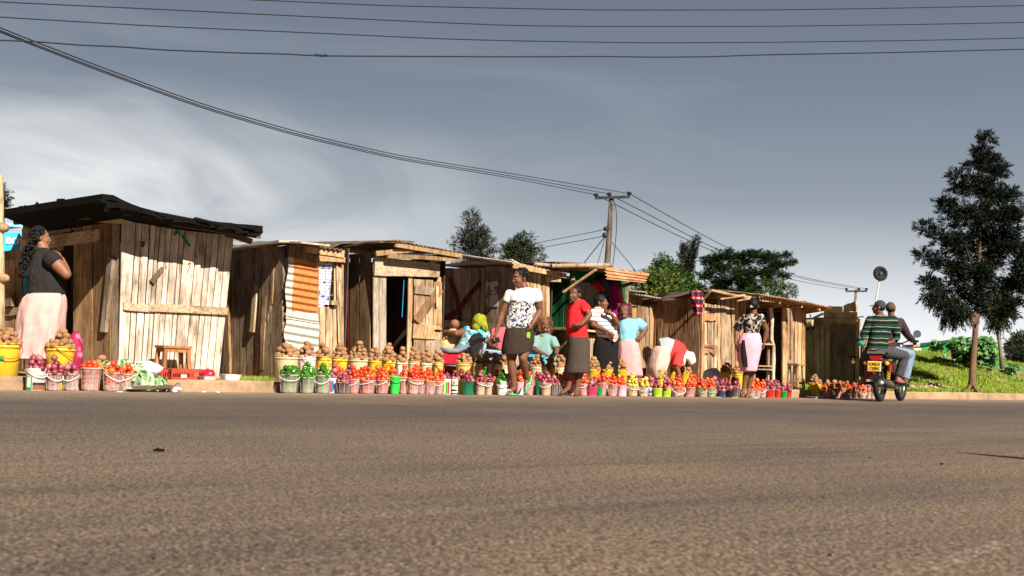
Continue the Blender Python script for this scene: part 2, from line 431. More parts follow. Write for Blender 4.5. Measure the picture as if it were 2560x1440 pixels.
for (a0, a1, d0, d1) in ((-260, s0, 0.155, 90), (s0, s1, 11.15, 90), (s1, 700, 0.155, 90)):
    nu = 40; nv = 30
    def pf(u, v):
        s = a0 + (a1 - a0) * u; d = d0 + (d1 - d0) * v ** 1.5
        return rd(s, d, hill(s, d) if s > s0 - 0.01 else GZ)
    b.grid(pf, nu, nv)
tag(b.build('pavement', DIRT), kind='structure')
b = MB(); b.face([rd(-900, 89), rd(1500, 89), rd(1500, 2500), rd(-900, 2500)]); b.face([(-900, -900, -0.4), (1800, -900, -0.4), (1800, 1800, -0.4), (-900, 1800, -0.4)])
tag(b.build('ground', HILLM), kind='structure')

# ================================================================== timber stalls
def mud(m, c):
    g = m.n('ShaderNodeNewGeometry'); z = m.sep(g.outputs['Position'])[2]; n1 = m.noise(g.outputs['Position'], 2.6, 6, 0.7)
    k = m.math('ADD', m.math('MULTIPLY', z, -1.5), m.math('MULTIPLY', n1, 1.1))
    c = m.mix(m.ramp(k, [(0.02, (0, 0, 0)), (0.45, (0.75, 0.75, 0.75))]), c, m.mix(1.0, c, (0.66, 0.47, 0.30), 'MULTIPLY'))
    return m.mix(m.ramp(m.noise(g.outputs['Position'], 1.1, 6, 0.75), [(0.48, (0, 0, 0)), (0.62, (0.8, 0.8, 0.8))]), c, m.mix(1.0, c, (0.58, 0.53, 0.49), 'MULTIPLY'))
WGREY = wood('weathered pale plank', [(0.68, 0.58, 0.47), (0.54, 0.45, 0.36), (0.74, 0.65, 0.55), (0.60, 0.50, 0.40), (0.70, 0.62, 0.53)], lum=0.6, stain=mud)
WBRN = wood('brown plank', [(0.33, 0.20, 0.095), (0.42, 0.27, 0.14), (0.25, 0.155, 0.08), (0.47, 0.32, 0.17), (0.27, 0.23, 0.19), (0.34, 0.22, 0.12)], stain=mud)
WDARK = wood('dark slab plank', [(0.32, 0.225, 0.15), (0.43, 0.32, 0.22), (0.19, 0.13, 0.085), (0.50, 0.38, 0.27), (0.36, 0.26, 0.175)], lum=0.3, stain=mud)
WTAN = wood('tan sawn plank', [(0.50, 0.31, 0.155), (0.60, 0.43, 0.26), (0.32, 0.19, 0.095), (0.42, 0.35, 0.28), (0.56, 0.38, 0.22)], stain=mud)
WORG = wood('orange sawn plank', [(0.44, 0.22, 0.085), (0.60, 0.38, 0.20), (0.28, 0.13, 0.055), (0.52, 0.40, 0.28), (0.50, 0.26, 0.11)], stain=mud)
WRED = wood('dark red plank', [(0.17, 0.022, 0.012), (0.13, 0.016, 0.01)])
WGRN = wood('green painted plank', [(0.008, 0.10, 0.035), (0.012, 0.14, 0.05), (0.02, 0.09, 0.03)], lum=0.4)
WHORI = wood('sawn beam', [(0.50, 0.38, 0.25), (0.56, 0.43, 0.29), (0.42, 0.31, 0.20)], axis=0)
BARK = wood('peeled pole', [(0.50, 0.34, 0.20), (0.42, 0.28, 0.165)])
BAMB = wood('pale pole', [(0.62, 0.47, 0.29), (0.55, 0.41, 0.25)])
WSHADE = wood('shade-dark inner plank', [(0.07, 0.05, 0.036), (0.10, 0.07, 0.05), (0.055, 0.04, 0.03)])  # near-black colour paints the unlit stall interior into the planks
PLY = wood('worn dark plywood', [(0.14, 0.095, 0.07), (0.17, 0.12, 0.09)], lum=0.3)
TARP = plain('black roofing sheet', (0.0055, 0.005, 0.0045), 0.85, 0.08, var=0.5, scale=3, bump=0.6)
def tin_mat(name, base, rust, lo, hi, metal=0.25):
    m = Mt(name, 0.6, 0.4); v = m.coord('Object'); a = m.noise(v, 3.0, 6, 0.7); b_ = m.noise(v, 22, 4, 0.6)
    c = m.mix(m.ramp(a, [(lo, (0, 0, 0)), (hi, (1, 1, 1))]), base, m.ramp(b_, [(0.3, tuple(x * 0.6 for x in rust)), (0.7, rust)]))
    m.col(c); m.b.inputs['Metallic'].default_value = metal; m.bump(b_, 0.2, 0.003); return m.m
TIN = tin_mat('dull roofing iron', (0.22, 0.17, 0.12), (0.17, 0.085, 0.04), 0.42, 0.6)
TINP = tin_mat('pale roofing iron', (0.52, 0.47, 0.40), (0.40, 0.27, 0.16), 0.45, 0.65, 0.1)
TINR = tin_mat('rusty roofing iron', (0.55, 0.33, 0.18), (0.42, 0.17, 0.06), 0.38, 0.6, 0.05)
def patch_mat(xx, zz):
    m = Mt('white iron with orange rust', 0.6, 0.3)
    tc = m.n('ShaderNodeTexCoord'); gz = m.sep(tc.outputs['Generated'])
    v = m.coord('Object'); n1 = m.noise(v, 5, 6, 0.7); n2 = m.noise(v, 26, 4, 0.6)
    x = m.math('ADD', gz[0], m.math('MULTIPLY', m.math('SUBTRACT', n1, 0.5), 0.10)); z = m.math('ADD', gz[2], m.math('MULTIPLY', m.math('SUBTRACT', n1, 0.5), 0.10))
    k = m.math('MULTIPLY', m.math('GREATER_THAN', x, xx), m.math('GREATER_THAN', z, zz))
    wht = m.ramp(n2, [(0.3, (0.40, 0.34, 0.26)), (0.6, (0.56, 0.52, 0.45))])
    wht = m.mix(m.ramp(n1, [(0.55, (0, 0, 0)), (0.75, (0.6, 0.6, 0.6))]), wht, (0.45, 0.31, 0.18))
    m.col(m.mix(k, wht, m.ramp(n2, [(0.25, (0.36, 0.105, 0.025)), (0.7, (0.55, 0.20, 0.055))])))
    return m.m
TPATCH = patch_mat(0.22, 0.16); TPATCH2 = patch_mat(2.0, 2.0)

class Wall:
    def __init__(s, A, B):
        s.A = Vector(A); s.B = Vector(B); d = s.B - s.A; d.z = 0; s.len = d.length; s.d = d.normalized()
        s.N = Vector((s.d.y, -s.d.x, 0))
        if s.N.dot(CAM - s.A) < 0: s.N = -s.N
    def p(s, px, py, off=0.0): return onp(px, py, s.A + s.N * off, s.N)
    def b(s, px, z=GZ, off=0.0):
        P = s.A + s.N * off; c0 = Vector((P.x, P.y, z)) - CAM; a = (px - 1280) / F
        t = -(c0.dot(_r) - a * c0.dot(_f)) / (s.d.dot(_r) - a * s.d.dot(_f))
        return Vector((P.x, P.y, z)) + s.d * t
def lerp(a, b, t): return a + (b - a) * t
def planks(mb, TL, TR, BL, BR, n, N, thick=0.022, gap=0.007, jt=0.035, jb=0.0, jd=0.008, wob=0.0, m=0, varw=0.5, lean=0.0):
    ws = [1 + rnd.uniform(-varw, varw) for _ in range(n)]; tot = sum(ws); x = 0
    L = (TR - TL).length
    for wv in ws:
        a = x / tot; x += wv; c = x / tot
        g = gap / max(L, 0.1)
        l0 = rnd.uniform(-lean, lean)
        a_t = a + g + l0; c_t = c - g + l0; a_b = a + g; c_b = c - g
        dz = UP * rnd.uniform(-jt, jt); db = UP * rnd.uniform(-jb, jb); o = N * rnd.uniform(0, jd)
        k = 5 if wob else 1
        e1 = rnd.uniform(0, 50); e2 = rnd.uniform(0, 50)
        rr = []
        for i in range(k + 1):
            t = i / k
            l = lerp(lerp(BL, BR, a_b), lerp(TL, TR, a_t), t); r = lerp(lerp(BL, BR, c_b), lerp(TL, TR, c_t), t)
            l = l + db * (1 - t) + dz * t + o; r = r + db * (1 - t) + dz * t + o
            if wob:
                dv = (TR - TL).normalized()
                l = l + dv * wob * noise.noise(Vector((e1, i * 0.9, 0))); r = r + dv * wob * noise.noise(Vector((e2, i * 0.9, 0)))
            tw = rnd.uniform(-0.004, 0.004)
            rr.append([l, r, r + N * (thick + tw), l + N * thick])
        mb.rings(rr, m)
def board(mb, a, b, h, N, thick=0.03, m=0, h2=None, wob=0.006):
    """board from a to b (centre line), height h, standing proud along N"""
    d = (b - a).normalized(); v = N.cross(d).normalized(); h2 = h if h2 is None else h2
    k = 6; rr = []; e1 = rnd.uniform(0, 99)
    for i in range(k + 1):
        t = i / k; c = lerp(a, b, t); hh = (h + (h2 - h) * t) / 2
        u1 = hh + wob * noise.noise(Vector((e1, t * 3, 0))); u2 = hh + wob * noise.noise(Vector((e1, t * 3, 9)))
        rr.append([c - v * u1, c + v * u2, c + v * u2 + N * thick, c - v * u1 + N * thick])
    mb.rings(rr, m)
def sheet(mb, edge, back, pitch=0.076, amp=0.011, thick=0.006, jag=0.0, m=0, curve=0.0, nv=2):
    """corrugated sheet: edge polyline, swept by the vector (or list of vectors) back"""
    segs = [(b - a).length for a, b in zip(edge, edge[1:])]; L = sum(segs)
    n = max(4, int(L / pitch * 6)) if amp else max(6, int(L / 0.12))
    def ep(u):
        x = u * L
        for i, s_ in enumerate(segs):
            if x <= s_ or i == len(segs) - 1: return lerp(edge[i], edge[i + 1], min(1, x / s_)), i
            x -= s_
    bk = back if isinstance(back, (list, tuple)) else [back, back]
    ph = rnd.uniform(0, 9)
    def fn(top):
        def g(u, v):
            p, i = ep(u); bv = lerp(bk[0], bk[-1], u)
            q = p + bv * v
            z = amp * math.sin(2 * math.pi * u * L / pitch) if amp else 0
            z += curve * math.sin(v * math.pi) + (0.02 * noise.noise(Vector((u * L * 1.7, v * 2, ph))) if jag or not amp else 0)
            if v == 0 and jag: q = q - bv.normalized() * (jag * (noise.noise(Vector((u * L * 6, 3, ph))) + 0.6 * noise.noise(Vector((u * L * 19, 3, ph)))))
            return q + UP * (z + (thick if top else 0))
        return g
    b0 = len(mb.v)
    mb.grid(fn(False), n, nv, m); b1 = len(mb.v); mb.grid(fn(True), n, nv, m)
    W = n + 1
    def strip(ids):
        for a, c in zip(ids, ids[1:]):
            mb.f.append((b0 + a, b0 + c, b1 + c, b1 + a)); mb.m.append(m)
    strip(list(range(W))); strip([nv * W + i for i in range(W)]); strip([j * W for j in range(nv + 1)]); strip([j * W + n for j in range(nv + 1)])
def pole(mb, pts, r, m=0, seg=10, knots=0.0):
    P = []; Rr = []
    for (a, b_) in zip(pts, pts[1:]):
        for i in range(6):
            t = i / 6; p = lerp(a, b_, t); P.append(p); Rr.append(r * (1 + knots * noise.noise(p * 4)))
    P.append(pts[-1]); Rr.append(r)
    mb.tube(P, Rr, seg, m)

def hut_shell(root, A, Cn, Bq, h, mat, back=2.2):
    """the unseen back and right-hand walls, so that it is a closed shed"""
    dv = (A - Cn).normalized() * max(back, (A - Cn).length)
    A2 = Cn + dv; B2 = Bq + dv
    mb = MB(); z = UP * h
    for P, Q, N in ((A2, B2, D), (B2, Bq, T)):
        P = Vector((P.x, P.y, GZ)); Q = Vector((Q.x, Q.y, GZ))
        planks(mb, P + z, Q + z, P, Q, 12, N, jd=0.002, gap=0.0005, jt=0.01)
    if (A2 - A).length > 0.2:
        P = Vector((A2.x, A2.y, GZ)); Q = Vector((A.x, A.y, GZ)); planks(mb, P + z, Q + z, P, Q, 8, -T, jd=0.002, gap=0.001)
    mb.build('back_wall', mat, root)
    mb = MB(); P = [Cn, Bq, B2, A2]
    mb.prism([Vector((p.x, p.y, GZ + 0.004)) for p in P], UP * 0.03); mb.build('floor', DIRT, root)
    return A2, B2

# ---------------------------------------------------------------- stall 1: big pale-fronted stall on the left
C1 = gpt(298, 1.5); B1 = gpt(556, 1.5)
A0 = gY(24, C1.y + 1.5); _w = (C1 - A0).normalized()
A1 = None
r1 = thing('wooden_stall', 'large plank stall with pale sunlit front wall and ragged black roof, leftmost of the row', 'market stall', C1, 'timber stalls along the road')
F1 = Wall(C1, B1); S1 = Wall(A0, C1); A1 = S1.b(61)
mb = MB()
planks(mb, F1.p(322, 546), F1.p(585, 582), F1.b(300), F1.b(546), 15, F1.N, jd=0.006, lean=0.004)
planks(mb, F1.p(303, 540), F1.p(324, 546), F1.b(293), F1.b(301), 1, F1.N)
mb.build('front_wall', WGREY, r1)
mb = MB(); board(mb, F1.p(307, 766, 0.028), F1.p(372, 772, 0.028), 0.09, F1.N, 0.03); board(mb, F1.p(368, 768, 0.028), F1.p(566, 778, 0.028), 0.10, F1.N, 0.035)
mb.build('batten', WHORI, r1)
mb = MB(); board(mb, F1.p(405, 670, 0.03), F1.p(377, 706, 0.03), 0.035, F1.N, 0.04, h2=0.06); mb.build('peg', WBRN, r1)
# green and red chalked marks
GRNP = plain('green paint', (0.01, 0.22, 0.10), 0.7, var=0.4, scale=30); REDP = plain('red paint', (0.30, 0.015, 0.01), 0.8, var=0.4, scale=20)
mb = MB()
def mark(mb, W, pts, wd, off=0.0345):
    for a, c in zip(pts, pts[1:]):
        p = W.p(*a, off); q = W.p(*c, off); d = (q - p).normalized(); v = W.N.cross(d) * wd / 2
        mb.prism([p - v - d * wd * 0.3, p + v - d * wd * 0.3, q + v * 0.8 + d * wd * 0.3, q - v * 0.8 + d * wd * 0.3], W.N * 0.002)
mark(mb, F1, [(437, 586), (442, 578), (450, 586)], 0.035); mark(mb, F1, [(456, 590), (465, 602), (474, 614)], 0.035); mark(mb, F1, [(488, 634), (492, 646)], 0.02)
mb.build('painted_arrow', GRNP, r1)
mb = MB(); mark(mb, F1, [(352, 606), (360, 606), (358, 615), (352, 613)], 0.03); mark(mb, F1, [(470, 660), (476, 656), (474, 668), (468, 680)], 0.012); mb.build('red_mark', REDP, r1)
# side with the doorway
def seg_planks(mb, W, xs, yt0, yt1, off=0.0, wob=0.0, bot=None, m=0, thick=0.022):
    """planks at given column edges; top line from (xs[0],yt0) to (xs[-1],yt1)"""
    for a, c in zip(xs, xs[1:]):
        f0 = (a - xs[0]) / (xs[-1] - xs[0]); f1 = (c - xs[0]) / (xs[-1] - xs[0])
        ya = yt0 + (yt1 - yt0) * f0; yc = yt0 + (yt1 - yt0) * f1
        TLp = W.p(a + 1.0, ya, off); TRp = W.p(c - 1.0, yc, off)
        if bot is None: BLp, BRp = W.b(a + 0.4, GZ, off), W.b(c - 0.8, GZ, off)
        else: BLp, BRp = W.p(a + 0.4, bot, off), W.p(c - 0.8, bot, off)
        planks(mb, TLp, TRp, BLp, BRp, 1, W.N, gap=0, jd=0.008, jt=0.015, wob=wob, m=m, thick=thick)
mb = MB()
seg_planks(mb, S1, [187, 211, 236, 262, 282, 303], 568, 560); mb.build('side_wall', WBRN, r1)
mb = MB(); seg_planks(mb, S1, [4, 14, 24, 33, 44, 60], 640, 640)
board(mb, S1.p(12, 640, 0.0), S1.p(62, 634, 0.0), 0.12, S1.N); board(mb, S1.p(12, 662, 0.0), S1.p(62, 656, 0.0), 0.11, S1.N)
board(mb, S1.p(12, 782, 0.026), S1.p(60, 776, 0.026), 0.10, S1.N)
mb.build('low_partition', WBRN, r1)
mb = MB()
board(mb, S1.p(58, 588), S1.p(180, 562), 0.17, S1.N, 0.022); board(mb, S1.p(56, 612), S1.p(132, 606), 0.13, S1.N, 0.02); board(mb, S1.p(184, 556), S1.p(300, 548), 0.20, S1.N, 0.018)
board(mb, S1.p(60, 562), S1.p(190, 548), 0.16, S1.N, 0.018)
planks(mb, S1.p(60, 575), S1.p(158, 560), S1.p(60, 640), S1.p(158, 625), 5, -S1.N)
mb.build('gable_board', WBRN, r1)
mb = MB(); board(mb, S1.p(56, 615, 0.03), S1.p(253, 588, 0.03), 0.155, S1.N, 0.035); mb.build('lintel', WHORI, r1)
mb = MB(); board(mb, S1.p(213, 546, 0.05), S1.p(311, 552, 0.05), 0.085, S1.N, 0.05); mb.build('beam', WHORI, r1)
mb = MB(); a = S1.p(283, 645, 0.03); c = S1.p(264, 830, 0.03); board(mb, a, c, 0.10, S1.N, 0.05); mb.build('leaning_board', WBRN, r1)
mb = MB(); board(mb, S1.p(17, 753, 0.05), S1.p(38, 753, 0.05), 0.14, S1.N, 0.06); mb.build('lock_box', WDARK, r1)
# inner walls seen through the doorway, shade painted into their plank colour
A1b, B1b = hut_shell(r1, A1, C1, B1, 2.02, WSHADE, 0.1)
mb = MB()
fr = [S1.p(20, 533, 0.25), S1.p(130, 524, 0.3), S1.p(205, 522, 0.3), F1.p(262, 517, 0.32)]
bk = [(B1b - C1) * 0.75, (B1b - C1) * 0.95]
sheet(mb, fr, [bk[0] + UP * 0.0, bk[1]], amp=0, thick=0.05, jag=0.05)
fr = [F1.p(258, 502, 0.5), F1.p(285, 505, 0.5), F1.p(340, 532, 0.5), F1.p(400, 550, 0.5), F1.p(480, 564, 0.5), F1.p(560, 573, 0.5), F1.p(655, 584, 0.5)]
sheet(mb, fr, [(A1b - C1) * 1.1 - UP * 0.1, (A1b - C1) * 1.1 - UP * 0.1], amp=0, thick=0.085, jag=0.05)
mb.build('roof', TARP, r1)
mb = MB()
for x0, y0, x1, y1, h in ((40, 553, 230, 538, 0.1), ):
    board(mb, S1.p(x0, y0, 0.22), S1.p(x1, y1, 0.22), h, S1.N, 0.04)
board(mb, F1.p(262, 518, 0.26), F1.p(430, 553, 0.26), 0.10, F1.N, 0.05); board(mb, F1.p(430, 556, 0.24), F1.p(648, 588, 0.24), 0.09, F1.N, 0.05)
board(mb, F1.p(565, 585, 0.02), F1.p(626, 604, 0.18), 0.07, F1.N, 0.05)
mb.build('eave_board', PLY, r1)
# crumpled scraps weighing the roof down
mb = MB()
for (x, y, wd, h) in ((28, 531, 26, 10), (66, 528, 34, 12), (98, 522, 26, 12), (120, 524, 30, 8), (150, 520, 24, 20), (175, 520, 26, 14), (205, 520, 40, 10), (228, 512, 34, 14), (250, 514, 20, 12), (272, 497, 34, 14)):
    P = S1.p(x, y - 3, 0.33) if x < 255 else F1.p(x, y + 6, 0.52); k = wd / 130
    pts = [P + T * rnd.uniform(-0.5, 0.5) * k + D * rnd.uniform(-0.3, 0.5) * k * 2 + UP * rnd.uniform(-0.3, 1) * h / 190 for _ in range(5)]
    for i in range(3): mb.prism([pts[i], pts[i + 1], pts[i + 2]], (0.004, 0.004, 0.012), m=0 if rnd.random() < 0.6 else 1)
mb.build('roof_scrap', [TARP, TINP], r1)
mb = MB()
for i in range(34):
    x = 262 + i * 11.0 + rnd.uniform(-4, 4); f = (x - 258) / 397; y = 504 + 80 * f ** 0.75 + rnd.uniform(-4, 5); P = F1.p(x, y, 0.50 + rnd.uniform(-0.03, 0.04)); l_ = rnd.uniform(0.07, 0.2)
    mb.box(P, F1.d * l_ - UP * 0.05 * l_ + UP * rnd.uniform(-0.02, 0.02), F1.N * 0.10 + UP * rnd.uniform(-0.03, 0.03), UP * rnd.uniform(0.004, 0.02))
for i in range(24):
    x = 14 + i * 10.2 + rnd.uniform(-4, 4); y = 536 - 16 * (x - 10) / 248 + rnd.uniform(-6, 6); P = S1.p(x, y, 0.30); l_ = rnd.uniform(0.08, 0.22)
    mb.box(P, S1.d * l_ + UP * rnd.uniform(-0.04, 0.04), S1.N * 0.10 + UP * rnd.uniform(-0.04, 0.04), UP * rnd.uniform(0.004, 0.018))
mb.build('layered_sheet', TARP, r1)

# ---------------------------------------------------------------- stall 2: dark slabs and the rusty iron patch
C2 = gpt(713, 1.4); B2 = gpt(858, 1.4); A2 = gpt(713, 1.4) + D * 1.62
r2 = thing('wooden_stall', 'stall of dark rough slabs with a rusty orange corrugated iron patch on its front', 'market stall', C2, 'timber stalls along the road')
F2 = Wall(C2, B2); S2 = Wall(A2, C2)
mb = MB()
seg_planks(mb, S2, [572, 580, 588, 604, 622, 640, 656], 612, 614); seg_planks(mb, S2, [656, 664, 690, 716], 614, 616, 0.01, wob=0.05, thick=0.05)
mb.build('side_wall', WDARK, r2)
mb = MB(); 
for (x0, y0, x1, y1, wd) in ((645, 712, 634, 830, 0.09), (666, 740, 660, 925, 0.10), (682, 760, 672, 800, 0.05), (568, 700, 574, 936, 0.13), (690, 650, 683, 760, 0.06)):
    board(mb, S2.p(x0, y0, 0.035), S2.p(x1, y1, 0.035), wd, S2.N, 0.04, wob=0.02)
mb.build('slab', WTAN, r2)
mb = MB(); seg_planks(mb, F2, [796, 812, 830, 846], 764, 766, 0.0); planks(mb, F2.p(832, 664), F2.p(852, 668), F2.p(832, 766), F2.p(852, 766), 1, F2.N)
planks(mb, F2.p(716, 620), F2.p(796, 630), F2.b(716), F2.b(796), 5, F2.N, jd=0.002)
seg_planks(mb, F2, [846, 858], 660, 662)
mb.build('front_wall', WTAN, r2)
def patch(x0, x1, rows, n, amp, name, label):
    """a corrugated sheet nailed upright on the front, ridges across"""
    mb = MB(); k = n * 8
    yt, yb = rows; y_up = yt < 700
    def g(off):
        def fn(u, v):
            xl = x0[0] + (x0[1] - x0[0]) * v + 3 * math.sin(v * 9); xr = x1[0] + (x1[1] - x1[0]) * v + 2 * math.sin(v * 7)
            y = yt + (yb - yt) * v + u * (xr - xl) * 0.17
            return F2.p(xl + (xr - xl) * u, y, off + amp * math.sin(v * n * 2 * math.pi) + 0.012 * math.sin(u * 5))
        return fn
    b0 = len(mb.v); mb.grid(g(0.05), 10, k); b1 = len(mb.v); mb.grid(g(0.054), 10, k)
    ids = [j * 11 for j in range(k + 1)]
    for lst in (ids, [i + 10 for i in ids], list(range(11)), [k * 11 + i for i in range(11)]):
        for a, c in zip(lst, lst[1:]): mb.f.append((b0 + a, b0 + c, b1 + c, b1 + a)); mb.m.append(0)
    mb.build(name, TPATCH if y_up else TPATCH2, r2, smooth=True, label=label)
patch((720, 712), (795, 796), (640, 795), 9, 0.019, 'iron_sheet', 'upper iron sheet painted by orange rust over white')
patch((713, 712), (796, 800), (782, 880), 5, 0.019, 'iron_sheet', 'lower whitish iron sheet')
mb = MB(); board(mb, F2.p(722, 626, 0.05), F2.p(793, 642, 0.05), 0.20, F2.N, 0.02); mb.build('dark_scrap', WDARK, r2)
mb = MB(); board(mb, F2.p(756, 620, 0.12), F2.p(858, 636, 0.12), 0.10, F2.N, 0.03); mb.build('fascia', WTAN, r2)
mb = MB(); board(mb, F2.p(788, 645, 0.08), F2.p(858, 650, 0.08), 0.075, F2.N, 0.05); mb.build('beam', WORG, r2)
mb = MB(); pole(mb, [F2.p(842, 660, 0.05), F2.p(845, 780, 0.06), F2.b(852, GZ, 0.1)], 0.012); pole(mb, [F2.p(847, 668, 0.05), F2.p(850, 800, 0.05), F2.b(853, GZ, 0.06)], 0.014); pole(mb, [F2.p(851, 676, 0.05), F2.p(851, 700, 0.05)], 0.015); mb.build('pole', BAMB, r2)
def curtain_mat():
    m = Mt('white curtain printed in blue', 0.9, 0.1); v = m.coord('Object'); s_ = m.sep(v)
    vo = m.n('ShaderNodeTexVoronoi'); vo.inputs['Scale'].default_value = 13; m.l(v, vo.inputs['Vector'])
    ln = m.math('SINE', m.math('MULTIPLY', s_[2], 160)); g = m.noise(v, 60, 2)
    k1 = m.math('LESS_THAN', vo.outputs['Distance'], 0.30)
    k2 = m.math('MULTIPLY', m.math('GREATER_THAN', ln, 0.1), m.math('GREATER_THAN', g, 0.48))
    c = m.mix(k2, (0.66, 0.67, 0.74), (0.16, 0.15, 0.34)); m.col(m.mix(k1, c, (0.12, 0.12, 0.42))); return m.m
CUR = curtain_mat()
mb = MB(); mb.grid(lambda u, v: F2.p(795 + 37 * u * (1 - v * 0.28) , 652 + 113 * v + 4 * math.sin(u * 6) * v, 0.01 + 0.012 * math.sin(u * 14)), 24, 18); mb.build('curtain', CUR, r2, smooth=True)
GRID = plain('window wire', (0.5, 0.45, 0.4), 0.5)
mb = MB()
for x in (802, 815, 826): mb.tube([F2.p(x, 655, 0.035), F2.p(x - 2, 762, 0.035)], 0.003, 4)
for y in (668, 702, 736): mb.tube([F2.p(795, y, 0.035), F2.p(832, y + 2, 0.035)], 0.003, 4)
mb.build('window_grille', GRID, r2)
mb = MB(); mb.box(F2.p(833, 757, 0.05), F2.d * 0.05, F2.N * 0.05, UP * 0.03); mb.build('sill', WTAN, r2)
A2b, B2b = hut_shell(r2, A2, C2, B2, 1.85, WSHADE)
mb = MB(); bv = (A2b - C2) * 1.05 - UP * 0.05
sheet(mb, [F2.p(698, 605, 0.12), F2.p(752, 608, 0.14)], bv, amp=0, thick=0.03, jag=0.03)
e = [S2.p(586, 604, 0.12), S2.p(640, 607, 0.12), S2.p(750, 609, 0.12)]
sheet(mb, e, (B2b - A2b) * 0.5 + UP * 0.0, amp=0, thick=0.025, jag=0.03)
mb.build('roof', TINP, r2)
mb = MB(); sheet(mb, [F2.p(745, 612, 0.2), F2.p(800, 618, 0.2), F2.p(858, 626, 0.2)], bv - UP * 0.02, amp=0.013, thick=0.008); sheet(mb, [F2.p(832, 618, 0.1), F2.p(858, 606, 0.12)], bv * 0.5, amp=0.0, thick=0.006)
mb.build('iron_roof', TIN, r2)

# ---------------------------------------------------------------- stall 3: open door
C3 = gpt(930, 1.35); B3 = gpt(1101, 1.35); A3 = C3 + D * 0.86
r3 = thing('wooden_stall', 'plank stall with its braced door standing ajar and a wide board over the doorway', 'market stall', C3, 'timber stalls along the road')
F3 = Wall(C3, B3); S3 = Wall(A3, C3)
mb = MB(); seg_planks(mb, S3, [858, 875], 640, 640); mb.build('side_wall', WRED, r3, label='dark red painted plank')
mb = MB(); seg_planks(mb, S3, [877, 900], 636, 636); mb.build('side_wall', WBRN, r3)
mb = MB(); seg_planks(mb, S3, [902, 930], 634, 634, wob=0.02); mb.build('side_wall', WBRN, r3)
mb = MB(); seg_planks(mb, F3, [930, 945, 964], 648, 652); planks(mb, F3.p(1019, 680), F3.p(1031, 682), F3.b(1013), F3.b(1025), 1, F3.N)
planks(mb, F3.p(1090, 690), F3.p(1101, 690), F3.b(1092), F3.b(1101), 1, F3.N)
mb.build('front_wall', WTAN, r3)
mb = MB(); board(mb, F3.p(934, 665, 0.03), F3.p(1096, 677, 0.03), 0.27, F3.N, 0.035, h2=0.2, wob=0.02); mb.build('lintel', WHORI, r3)
# door ajar: hinged at its left, swung a little forward
H3 = F3.b(1030, GZ + 0.05, 0.03); dd = (F3.d * math.cos(R(8)) + F3.N * math.sin(R(8)))
dn = Vector((dd.y, -dd.x, 0)); dn = dn if dn.dot(F3.N) > 0 else -dn
W3 = Wall(H3, H3 + dd)
mb = MB(); seg_planks(mb, W3, [1032, 1061, 1081, 1103], 700, 704, 0.0); doorp = mb.build('door', WORG, r3)
mb = MB(); board(mb, W3.p(1035, 724, 0.03), W3.p(1096, 730, 0.03), 0.115, W3.N, 0.025); mb.build('door_brace', WTAN, doorp); mb = MB(); board(mb, W3.p(1031, 828, 0.03), W3.p(1098, 832, 0.03), 0.20, W3.N, 0.025)
mb.build('door_brace', WTAN, doorp); mb = MB(); board(mb, W3.p(1040, 803, 0.055), W3.p(1100, 722, 0.055), 0.12, W3.N, 0.02); mb.build('door_brace', WTAN, doorp); mb = MB(); board(mb, W3.p(1062, 905, 0.03), W3.p(1100, 848, 0.03), 0.15, W3.N, 0.02)
mb.build('door_brace', WTAN, doorp); mb = MB(); board(mb, W3.p(1091, 716, 0.06), W3.p(1091, 765, 0.06), 0.04, W3.N, 0.03)
mb.build('door_brace', WTAN, doorp)
mb = MB(); board(mb, W3.p(1086, 825, 0.056), W3.p(1103, 827, 0.056), 0.02, W3.N, 0.02); mb.build('latch', TARP, doorp)
STR = plain('blue plastic strip', (0.02, 0.25, 0.5), 0.4)
mb = MB(); mb.tube([F3.p(1010, 700, 0.0), F3.p(1005, 793, 0.0)], 0.006, 5); mb.build('hanging_strip', STR, r3)
A3b, B3b = hut_shell(r3, A3, C3, B3, 1.85, WSHADE)
mb = MB(); bv = (A3b - C3) * 1.2
sheet(mb, [F3.p(975, 608, 0.30), F3.p(990, 603, 0.30), F3.p(1060, 616, 0.30), F3.p(1158, 634, 0.30)], bv + UP * 0.10, amp=0.012, thick=0.008)
sheet(mb, [S3.p(860, 618, 0.16), S3.p(905, 608, 0.16), S3.p(950, 606, 0.16), F3.p(985, 603, 0.25)], [(B3b - A3b) * 0.3, (B3b - A3b) * 0.3 + UP * 0.02], amp=0, thick=0.02, jag=0.03)
mb.build('roof', TIN, r3)
mb = MB()
board(mb, F3.p(935, 634, 0.10), F3.p(1034, 624, 0.20), 0.07, F3.N, 0.06); board(mb, F3.p(965, 640, 0.15), F3.p(1140, 648, 0.22), 0.06, F3.N, 0.05)
board(mb, F3.p(985, 612, 0.24), F3.p(1150, 640, 0.26), 0.06, F3.N, 0.04); board(mb, F3.p(1070, 655, 0.02), F3.p(1150, 642, 0.22), 0.05, F3.N, 0.05)
for x in (1000, 1060, 1120):
    P = F3.p(x, 640, 0.2); mb.tube([P, P + D * 1.4 + UP * 0.05], 0.03, 6)
mb.build('rafter', WBRN, r3)

